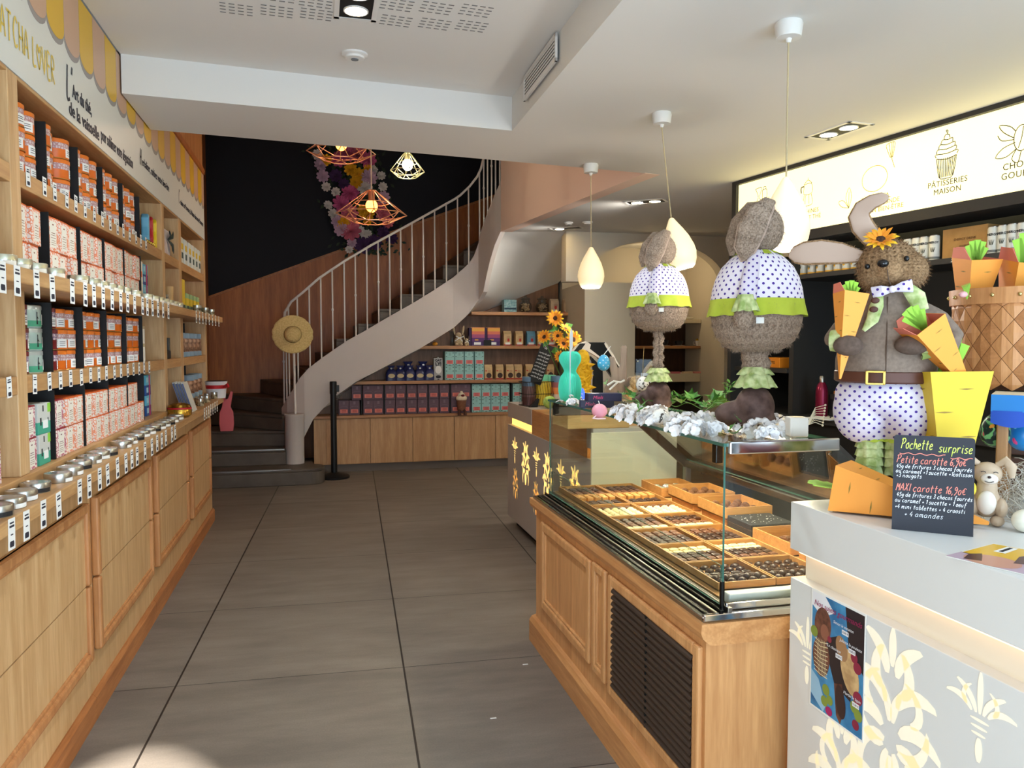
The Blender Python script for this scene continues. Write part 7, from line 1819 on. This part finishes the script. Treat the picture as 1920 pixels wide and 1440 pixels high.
# wooden bunny figure with hanging blue egg
p = atZ(1150, 752, ZG); wd_ = thing('wooden_bunny', 'grey wooden cut-out bunny holding up a blue egg on a string', 'figure', (p.x + .05, p.y + .04, ZG), -math.atan2(p.x, p.y))
WDM = wood('driftwood', (160, 138, 118), (130, 108, 90), 'Z', 2)
MB().prism([(-.075, 0), (.09, 0), (.09, .09), (.085, .105), (.04, .11), (.03, .1), (.028, .17), (.03, .245), (.024, .255), (.006, .255), (.0, .24), (-.002, .16), (-.012, .15), (-.03, .2), (-.05, .205), (-.055, .18), (-.042, .11), (-.06, .09), (-.075, .05)], -.012, .012, frame((0, 0, 0), (1, 0, 0), (0, 0, 1), (0, -1, 0))).build('cut_out', WDM, wd_, bevel=.004)
MB().tube([(-.06, -.015, .07), (-.03, -.02, .09), (0, -.02, .085), (.02, -.02, .095)], .005, 6).tube([(-.01, -.02, .088), (-.05, -.022, .05)], .005, 6).build('ribbon', PAPER, wd_)
p2 = atY(1132, 680, p.y + .0); o = thing('hanging_egg', 'sky blue dotted egg hanging from the wooden bunny', 'egg', p2); MB().lathe(egg_shape(.029), 22).build('shell', dots('dotted_egg', (72, 168, 214), (220, 236, 244), 60, .16, .35), o); MB().tube([(0, 0, .036), (.02, .0, .06), (.034, .0, .075)], .0016, 6).build('string', PAPER, o)
# straw bunny and acrylic stand
p = atZ(1175, 752, ZG); o = thing('straw_bunny', 'little straw bunny with upright ear among the ivy', 'toy', (p.x + .055, p.y + .0, ZG), -.5)
STB = mottled('straw_fibre', (150, 116, 76), (206, 176, 130), 90, .9, .5)
MB().sph((0, 0, .04), (.06, .04, .04), 16, 10).sph((.0, -.02, .085), (.036, .034, .034), 16, 10).build('body', STB, o)
loft([(.02, 0, .11), (.04, 0, .14), (.062, 0, .175), (.066, 0, .185)], [.016, .03, .024, .008], [.008, .01, .008, .004], (0, -1, 0)).build('ear', STB, o); loft([(.034, 0, .105), (.07, 0, .125), (.10, 0, .14)], [.014, .02, .008], [.008, .01, .005], (0, -1, 0)).build('ear', STB, o)
MB().sph((.008, -.05, .092), .0055, 10, 6).build('eye', MATS['glossy_black'], o)
ap = Vector((1.345, 3.03, ZG)); ac = thing('menu_stand', 'clear acrylic stand holding a slim white chocolate menu', 'menu stand', ap, -math.atan2(ap.x, ap.y))
ACR = glass('acrylic', (240, 243, 246), 0, .12); 
MB().rbox(-.055, .055, -.012, -.004, .0, .20, .002).build('front_plate', ACR, ac); MB().rbox(-.055, .055, .004, .012, .0, .20, .002).build('rear_plate', ACR, ac)
MB().box(-.032, .024, -.0025, .0005, .015, .14).build('menu_card', PAPER, ac)
mp_ = MB()
for z in (.125, .112, .088, .06): mp_.box(-.02 + (.004 if z == .112 else 0), .014, -.0032, -.0027, z, z + .003)
for z in (.098, .072):
    for k in range(4): mp_.cyl(-.022 + .0125 * k, 0, 0, .0005, .0045, 10, 0, M=frame((0, -.0028, z), (1, 0, 0), (0, 0, 1), (0, -1, 0)))
mp_.cyl(-.005, 0, 0, .0005, .009, 12, 0, M=frame((0, -.0028, .04), (1, 0, 0), (0, 0, 1), (0, -1, 0))); mp_.build('print', mat('menu_print', (96, 66, 60), .7), ac)
for x in (-.045, .045): MB().sph((x, -.013, .19), .004, 8, 6).build('screw', CHROME, ac)
o = thing('wood_block', 'small wooden block under the acrylic menu stand', 'block', (ap.x - .05, ap.y - .03, ZG)); MB().rbox(-.02, .02, -.02, .02, 0, .03, .003).build('block', WDM, o)
# turquoise honeycomb bunny
p = atZ(1066, 752, ZG); hb = thing('paper_bunny', 'turquoise honeycomb paper bunny at the far glass corner', 'paper bunny', (p.x, p.y - .02, ZG), -math.atan2(p.x, p.y))
TQ = mat('turquoise_tissue', (104, 234, 208), .8)
prf = [(.0, 0), (.038, .004), (.05, .03), (.053, .07), (.045, .11), (.028, .135), (.034, .155), (.05, .185), (.048, .21), (.03, .228), (.012, .222)]
prf = smooth_line(prf, 3)
for j in range(34):
    a = PI * 2 * j / 34; hb_ = None
b = MB()
for j in range(56):
    a = 2 * PI * (j + .5) / 56
    if abs((a + PI / 2 + PI) % (2 * PI) - PI) < .10: continue
    rr = [(r * math.cos(a), r * math.sin(a), z) for r, z in prf]
    b.add(rr + [(0, 0, z) for r, z in prf], [(i, i + 1, len(prf) + i + 1, len(prf) + i) for i in range(len(prf) - 1)])
b.lathe([(r * .90, z) for r, z in prf], 40); b.build('honeycomb', TQ, hb, auto=False)
MB().prism([(0, .005)] + [(.001, .02), (.003, .22), (.012, .25), (.012, .315), (.004, .335), (-.003, .30), (-.002, .2)], -.006, -.002, frame((0, -.052, 0), (1, 0, 0), (0, 0, 1), (0, -1, 0))).build('card_spine', mat('pale_card', (206, 214, 218), .6), hb)
# shredded white paper near it and white candle holder at the near end
sp_ = MB()
for k in range(70):
    c0 = atZ(random.uniform(1030, 1092), random.uniform(738, 756), ZG); a = random.uniform(0, 6.3); L = random.uniform(.02, .045); z0 = random.uniform(.003, .035)
    d = Vector((math.cos(a) * L, math.sin(a) * L, random.uniform(-.01, .02)))
    if not (1.05 < c0.x < 1.38 and c0.y < 3.5): continue
    sp_.tube([tuple(c0 + Vector((0, 0, z0))), tuple(c0 + d * .5 + Vector((0, 0, z0 + .006))), tuple(c0 + d + Vector((0, 0, max(z0, .004))))], .0022, 4)
tag(sp_.build('shredded_paper', PET, auto=False), 'shreds of white paper around the turquoise paper bunny', 'shredded paper', kind='stuff')
p = atZ(1466, 800, ZG); o = thing('candle_holder', 'small white square candle holder behind the last hydrangeas', 'candle holder', (1.335, 1.965, ZG), -.3); MB().rbox(-.026, .026, -.026, .026, 0, .055, .003).build('cup', mat('white_bisque', (236, 232, 224), .6), o); MB().cyl(0, 0, .0551, .0556, .02, 16).build('wax', mat('cream_wax', (240, 226, 180), .6), o)
dsp = MB()
for k in range(8):
    a = -.5 + k * .16; dsp.tube([(0, 0, 0), (.03, 0, .01 + .006 * k), (.055 + .004 * k, .004 * k, .008 * k)], [.001, .001, .0008], 5).sph((.055 + .004 * k, .004 * k, .008 * k), .0035, 6, 4)
o = dsp.build('dried_sprig', mat('dried_cream', (226, 216, 190), .8)); o.location = (1.355, 1.95, ZG + .03); tag(o, 'cream dried sprig sticking out beyond the white candle holder', 'sprig')

# ================================================================== TILL COUNTER TOP
ZT = .9755
wb_ = thing('wire_basket', 'dark wire basket of coloured canisters on the till counter', 'basket', (1.60, 5.55, ZT), .15)
DW = mat('dark_wire', (44, 40, 38), .5, .5); w_ = MB()
for z in (.004, .09, .18): w_.tube([(-.15, -.075, z), (.15, -.075, z), (.15, .075, z), (-.15, .075, z)], .003, 6, closed=True, smooth=False)
for k in range(16): w_.tube([(-.15 + .02 * k, -.075, .004), (-.135 + .02 * k if k < 15 else .15, -.075, .09), (-.15 + .02 * k, -.075, .18)], .0014, 4)
for k in range(8): w_.tube([(-.15, -.075 + .02 * k, .004), (-.15, -.075 + .02 * k, .18)], .0014, 4)
w_.build('mesh', DW, wb_)
CAN = {'blue': bands('canister_blue', [(0, (96, 60, 60)), (.06, (120, 90, 90)), (.14, (90, 120, 150))], .5, .24), 'yel': bands('canister_yellow', [(0, (226, 196, 60)), (.15, (230, 206, 80)), (.18, (120, 200, 160))], .5, .24), 'sun': bands('canister_sunset', [(0, (200, 190, 180)), (.08, (226, 140, 80)), (.13, (160, 96, 100)), (.18, (80, 120, 160))], .5, .24)}
for i, (dx, dy, c_, h_) in enumerate(((-.10, .0, 'blue', .21), (.0, -.02, 'yel', .225), (.075, .03, 'yel', .22), (.115, -.035, 'sun', .215))):
    o = thing('canister', f"{('purple and blue','yellow and mint','second yellow and mint','sunset striped')[i]} round canister in the wire basket", 'canister', (1.60 + dx, 5.55 + dy, ZT + .006)); MB().lathe([(.046, 0), (.046, h_ - .045)], 22).build('tube', CAN[c_], o); MB().lathe([(.047, h_ - .045), (.047, h_ - .002), (.044, h_), (0, h_)], 22).build('lid', mat('lid_' + c_, {'blue': (90, 120, 150), 'yel': (110, 196, 160), 'sun': (90, 126, 160)}[c_], .5), o)
o = MB().sph((0, 0, .045), (.05, .045, .045), 14, 9).build('green_tuft', mottled('lettuce_green', (110, 160, 60), (190, 220, 130), 25, .8, .6)); o.location = (1.585, 5.28, ZT); tag(o, 'green leafy tuft beside the wire basket', 'greenery')
o = thing('mini_blackboard', 'black chalk price strip leaning in the wire basket', 'sign', (1.53, 5.5, ZT + .17), rot=(0, .35, -.3)); MB().rbox(-.05, .05, -.004, .004, 0, .30, .002).build('board', BLACK, o)
h = MB(); Mb = frame((0, -.0045, 0), (1, 0, 0), (0, 0, 1), (0, -1, 0))
handwrite(h, '-50', -.025, .265, .014, .003, Mb); 
for k in range(8): handwrite(h, 'cartes du jour', -.042, .225 - .026 * k, .008, .002, Mb, width=.084)
h.build('chalk_writing', mat('chalk_grey', (190, 190, 190), .8), o)
o = thing('phone_holder', 'small black stand at the till counter corner', 'stand', (1.50, 5.42, ZT)); MB().prism([(-.03, 0), (.03, 0), (.045, .06), (.035, .062)], -.02, .02, frame((0, 0, 0), (1, 0, 0), (0, 0, 1), (0, -1, 0))).build('stand', BLACK, o)
# sunflowers in a vase
sv = thing('sunflower_vase', 'vase of yellow artificial sunflowers on the till counter', 'flowers', (1.62, 4.95, ZT))
MB().lathe([(.045, 0), (.055, .05), (.05, .14), (.038, .18), (.045, .2)], 20, cap1=False).build('vase', mat('ochre_vase', (206, 160, 60), .5), sv)
for px, py, r, tx, tz in ((1041, 597, .062, 1.45, -.3), (1074, 637, .07, 1.35, .25), (1021, 632, .055, 1.2, -.7), (1056, 645, .055, 1.1, .1), (1060, 617, .05, .7, .4), (1046, 630, .045, 1.3, -.5), (1050, 668, .045, 1.4, -.2)):
    q = atY(px, py, 4.9) - sv.location; hd_ = sunflower(tuple(q), r, sv, (tx, 0, tz), None, 'sunflower_head')
    MB().tube([(0, 0, .12), tuple(q * .55 + Vector((0, .03, .06))), tuple(q + Vector((0, .02, -.01)))], .004, 6).build('stem', IVS, sv)
lf = MB()
for px, py in ((1062, 605), (1040, 650), (1030, 645), (1058, 660), (1066, 622), (1048, 615)):
    q = atY(px, py, 4.93) - sv.location; leaf5(lf, Matrix.Translation(q) @ Matrix.Rotation(random.uniform(0, 6), 4, 'Y') @ Matrix.Rotation(1.4, 4, 'X'), .08)
lf.build('leaves', IVY, sv, auto=False)
# till with slanted screen, card reader and a mustard paper chick
Yt = 4.6
def tl(px, py, y=Yt): return atY(px, py, y)
tb = tl(1120, 720); ti = thing('till_terminal', 'black slanted till screen on a white arched stand', 'till', (tb.x, Yt, ZT))
o0 = Vector((tb.x, Yt, ZT))
def poly3(pxs, y, d, m, nm):
    P = [tl(a, b_, y) - o0 for a, b_ in pxs]; Q = [p + Vector((0, d, 0)) for p in P]; k = len(P)
    MB().add([tuple(p) for p in P] + [tuple(q) for q in Q], [tuple(range(k)), tuple(range(2 * k - 1, k - 1, -1))] + [(i, (i + 1) % k, k + (i + 1) % k, k + i) for i in range(k)]).build(nm, m, ti)
GLB_ = mat('gloss_black', (20, 19, 18), .15); WPS = mat('white_shell', (226, 218, 206), .35)
poly3([(1086, 642), (1134, 642), (1138, 648), (1172, 702), (1172, 790), (1150, 790), (1148, 708), (1120, 668), (1095, 655), (1080, 670)], Yt + .0, .03, GLB_, 'screen_back')
poly3([(1136, 642), (1140, 648), (1173, 703), (1171, 704), (1136, 650), (1133, 644)], Yt - .004, .02, WPS, 'screen_edge')
poly3([(1068, 662), (1086, 645), (1100, 640), (1108, 646), (1106, 654), (1128, 671), (1126, 673), (1100, 657), (1088, 657), (1074, 675), (1072, 673), (1082, 660)], Yt - .03, .03, WPS, 'arched_stand')
poly3([(1076, 659), (1088, 644), (1098, 644), (1087, 660)], Yt - .036, .005, BLACK, 'reader_screen')
cp = [(1082, 672)] + [(1097 + 17 * math.cos(a), 690 - 34 * math.sin(a)) for a in [2.2 - 3.9 * k / 14 for k in range(15)]] + [(1085, 728)]
poly3([(1086, 728), (1084, 670), (1096, 664), (1108, 676), (1113, 700), (1108, 728)], Yt + .032, .02, mat('grey_beige', (190, 176, 160), .6), 'stand_disc')
poly3([(1108, 668), (1130, 690), (1132, 790), (1112, 790), (1114, 704)], Yt + .02, .03, GLB_, 'stand_body')
pk = atY(1092, 728, 4.45); o = thing('paper_chick', 'mustard yellow honeycomb tissue figure behind the turquoise bunny', 'paper figure', (pk.x, 4.45, ZT)); b = MB(); MUS = mottled('mustard_tissue', (206, 160, 16), (226, 182, 40), 60, .8, .5)
for z, r in ((.05, .06), (.14, .062), (.23, .055), (.30, .05), (.37, .045)): b.sph((0, 0, z), (r, r * .8, .06), 16, 8)
for k in range(40): b.lathe([(.018, 0), (.0, .05)], 8, M=Matrix.Translation((random.uniform(-.04, .04), -.02, random.uniform(.06, .40))) @ Matrix.Rotation(random.uniform(-2, 2), 4, 'Y') @ Matrix.Rotation(.9, 4, 'X'))
b.build('tissue', MUS, o)
o = MB().rbox(-.012, .012, -.006, .006, 0, .05, .004).build('usb_light', emis('blue_led', (60, 90, 255), 1.2)); o.location = atZ(1096, 747, ZG); o.rotation_euler = (0, -.4, 0); tag(o, 'thin black stick with a blue light beside the mustard figure', 'light')
p = atY(1120, 806, 3.99); o = thing('wooden_box', 'pale wooden box on the near end of the till counter', 'box', (1.44, 4.02, ZT)); MB().rbox(-.14, .22, -.03, .25, 0, .10, .004).build('box', wood('pale_ash', (226, 186, 126), (206, 160, 98), 'X'), o)

# ================================================================== ODDS AND ENDS ON THE FAR END OF THE LEFT SHELVES
for i, (c_, dy) in enumerate((((110, 176, 206), 0), ((190, 40, 44), .05), ((236, 206, 40), .11))):
    y = atX(273 + 7 * i, 440, -.93).y; o = thing('bird_shape', f"{('pale blue','red','yellow')[i]} bird shaped sweet on the highest shelf", 'sweet', (-.93, y, 1.981), .15)
    MB().prism([(-.06, 0), (.05, 0), (.06, .03), (.03, .08), (.04, .13), (.02, .17), (-.02, .175), (-.05, .15), (-.045, .10), (-.07, .05)], -.02, .02, frame((0, 0, 0), (0, 1, 0), (0, 0, 1), (1, 0, 0))).build('shape', mat('bird_%d' % i, c_, .5), o, bevel=.008)
bd_ = MB()
for k in range(5): bd_.sph((-.89, 4.52 + .045 * k, 1.989), .009, 10, 6)
o = bd_.build('bead_string', mat('gold_bead', (214, 176, 80), .25, .9)); tag(o, 'string of gold beads lying before the bird shaped sweets', 'beads')
o = thing('gift_bag', 'white gift bag with a dark green bow in the second bay', 'gift bag', (-.96, 5.2, 1.981)); MB().rbox(-.06, .05, -.1, .1, 0, .16, .006).build('bag', mottled('white_floral', (224, 218, 214), (200, 180, 186), 30, .6), o)
for a, b_ in (((.055, 0, .1), (.075, .07, .15)), ((.055, 0, .1), (.075, -.06, .14)), ((.055, 0, .1), (.07, .06, .04)), ((.055, 0, .1), (.07, .1, .035))): loft([a, tuple((Vector(a) + Vector(b_)) / 2 + Vector((.012, 0, 0))), b_], [.012, .035, .028], [.004, .008, .004], (1, 0, 0)).build('bow', mat('bottle_green_ribbon', (22, 48, 46), .4), o)
for i in range(6):
    y = 5.62 + .15 * i + (.02 if i > 1 else 0); o = thing('packet', f"slim white and yellow packet, {ORD[i]} in the last bay, highest shelf", 'packet', (-.89, y, 1.981), group=None)
    MB().rbox(-.05, 0, -.05, .05, 0, .17, .004).build('carton', mat('packet_white', (222, 224, 214), .6), o); MB().box(0, .001, -.04, .04, .09, .13).build('yellow_print', mat('packet_yellow', (226, 190, 60), .6), o); MB().box(0, .0011, -.03, .03, .03, .07).build('print', mat('packet_ink', (60, 80, 76), .6), o)
o = thing('patterned_mug', 'dark patterned mug in the second bay above the ledge', 'mug', (-.93, 5.06, 1.651)); MB().lathe([(.04, 0), (.045, .02), (.045, .085), (.042, .085)], 20, cap1=False).build('mug', mottled('marbled_glaze', (36, 40, 60), (190, 180, 160), 30, .3), o)
o = MB().lathe([(.03, 0), (.03, .15), (0, .15)], 18).build('bamboo_tube', mat('bamboo', (206, 170, 116), .5)); o.location = (-.93, 5.32, 1.651); tag(o, 'tall bamboo tube in the second bay above the ledge', 'tube')
for i in range(5):
    y = 5.64 + .16 * i; h = .22 if i == 0 else .135; o = thing('infusion_box', f"{'tall yellow' if i == 0 else 'yellow and green'} box, {ORD[i]} in the last bay above the ledge", 'box', (-.89, y, 1.651)); MB().rbox(-.05, 0, -.05, .05, 0, h, .003).build('carton', bands('lemon_mint_%d' % (i == 0), [(0, (170, 190, 140)), (.05, (226, 196, 50)), (.1, (166, 196, 140) if i else (226, 196, 50))], .6, .25), o); MB().box(0, .001, -.035, .035, .03, .05).build('print', mat('packet_ink', (60, 80, 76), .6), o)
o = thing('gift_case', 'open black case with a silver edge in the second bay', 'case', (-.96, 5.14, 1.346)); MB().rbox(-.05, .05, -.1, .1, 0, .05, .004).build('base', BLACK, o); MB().rbox(-.03, .01, .07, .09, .05, .17, .003).build('lid_edge', STEEL, o); MB().rbox(-.05, .04, .095, .14, .0, .13, .004).build('lid', mat('grey_case', (70, 68, 64), .4), o)
for i in range(5):
    y = 5.66 + .19 * i
    if i == 0: y = 5.67
    for z, nm in ((1.346, 'below the ledge'), (1.0405, 'above the worktop')):
        if z < 1.1 and i < 2: continue
        o = thing('glass_jar', f"glass jar with a pale blue lid, {ORD[i]} in the last bay {nm}", 'jar', (-.945, y, z)); MB().lathe([(.045, 0), (.05, .01), (.05, .12), (.045, .13)], 18).build('jar', mottled('jar_content', (90, 60, 44), (196, 150, 120), 30, .25), o); MB().lathe([(.05, .128), (.05, .165), (0, .168)], 18).build('lid', mat('pale_blue_lid', (130, 156, 176), .45), o); MB().lathe([(.0506, .0), (.0508, .035)], 18, cap0=False, cap1=False).build('base_band', mat('pale_blue_lid', (130, 156, 176), .45), o)
o = thing('tea_scoop', 'pale wooden scoop with a white tag in the second bay', 'scoop', (-.99, 5.12, 1.0405)); MB().prism([(-.03, 0), (.03, 0), (.035, .12), (.03, .19), (0, .215), (-.03, .19), (-.035, .12)], -.008, .008, frame((0, 0, 0), (0, 1, 0), (0, 0, 1), (1, 0, 0))).build('scoop', mat('pale_beech', (198, 160, 112), .5), o); MB().box(.009, .0095, -.02, .03, .07, .13).build('tag', PAPER, o)
o = thing('gift_tin', 'round gold printed tin with a red ribbon on the worktop', 'tin', (-.82, 4.95, 1.0003)); MB().lathe([(.05, 0), (.068, .015), (.07, .045), (.06, .06)], 26).build('body', mottled('gold_print', (170, 120, 30), (226, 184, 80), 40, .25, metal=.8), o); MB().lathe([(.062, .06), (.066, .063), (.06, .075), (.03, .086), (0, .088)], 26).build('lid', mottled('gold_lid', (120, 80, 24), (214, 170, 70), 26, .2, metal=.9), o); MB().lathe([(.0685, .05), (.0695, .055), (.067, .06)], 26, cap0=False, cap1=False).build('ribbon', mat('red_ribbon', (190, 26, 36), .5), o)
for i in range(4):
    o = thing('book', f"thin pale book leaning in the last bay, {ORD[i]} from the aisle", 'book', (-.795 - .02 * i, 5.3 + .012 * i, 1.0015), rot=(0, -.3, 0)); MB().rbox(-.014, .0, 0, .16, 0, .2, .001).build('cover', mat('book_%d' % (i % 2), ((214, 214, 206), (196, 200, 196))[i % 2], .6), o); MB().box(-.012, -.002, -.0012, 0, .01, .19).build('spine_print', mat('book_ink', (90, 100, 140), .6), o)
for nm, z, pts in (('worktop', 1.0003, [(376, 752), (380, 757), (388, 748), (396, 750), (402, 745), (386, 752)]), ('ledge', 1.6503, [(369, 580), (377, 583), (385, 580), (390, 585), (396, 588), (402, 590), (371, 573)])):
    for i, (px, py) in enumerate(pts):
        y = min(atX(px, py, -.82).y, 6.66)
        o = thing('sample_jar', f"tiny glass sample jar with silver lid, {ORD[i]} at the far end of the {nm}", 'jar', (-.82 - .03 * (i % 2), y, z)); MB().lathe([(.022, 0), (.024, .005), (.024, .035)], 14).build('jar', mottled('sample_content', (70, 56, 40), (190, 180, 150), 60, .25), o); MB().lathe([(.025, .034), (.025, .052), (0, .053)], 14).build('lid', TINM, o)
o = thing('bunny_bucket', 'white bucket with a red ribbon at the worktop end', 'bucket', (-.815, 6.60, 1.0003)); MB().lathe([(.07, 0), (.085, .13), (.088, .135), (.08, .135)], 24, cap1=False).build('bucket', mat('white_tin', (226, 226, 230), .4), o); MB().lathe([(.078, .07), (.0825, .105)], 24, cap0=False, cap1=False).build('ribbon', mat('red_ribbon', (190, 26, 36), .5), o)
MB().lathe([(.084, .1355), (0, .1355)], 24, cap1=False).build('lid', mat('pale_blue_lid', (130, 156, 176), .45), o)
for s_ in (-1, 1): loft([(.06, -.06, .09), (.09, -.06 + s_ * .03, .105), (.1, -.06 + s_ * .055, .09)], [.012, .03, .02], [.006, .012, .006], (1, 0, 0)).build('bow', mat('red_ribbon', (190, 26, 36), .5), o)
p = atY(422, 763, 8.60); o = thing('pink_bunny', 'translucent pink flat bunny standing on the stair', 'bunny', (p.x, 8.72, .497), 0.0)
MB().prism([(-0.064, 0), (0.064, 0), (0.075, .08), (0.070, .2), (0.043, .26), (0.052, .32), (0.070, .42), (0.046, .43), (0.017, .35), (-0.006, .34), (-0.029, .43), (-0.049, .42), (-0.035, .32), (-0.046, .26), (-0.070, .2), (-0.075, .08)], -.015, .015, frame((0, 0, 0), (1, 0, 0), (0, 0, 1), (0, -1, 0))).build('shape', mat('pink_acrylic', (226, 110, 116), .3), o, bevel=.006)
for i, (px, py) in enumerate(((985, 1246), (925, 1347))):
    p = atZ(px, py, 0); o = MB().box(-.012, .012, -.004, .004, .0005, .0015).build('paper_scrap', PAPER); o.location = p; tag(o, f"tiny white paper scrap on the floor, {('beside the display case','in mid aisle')[i]}", 'scrap')
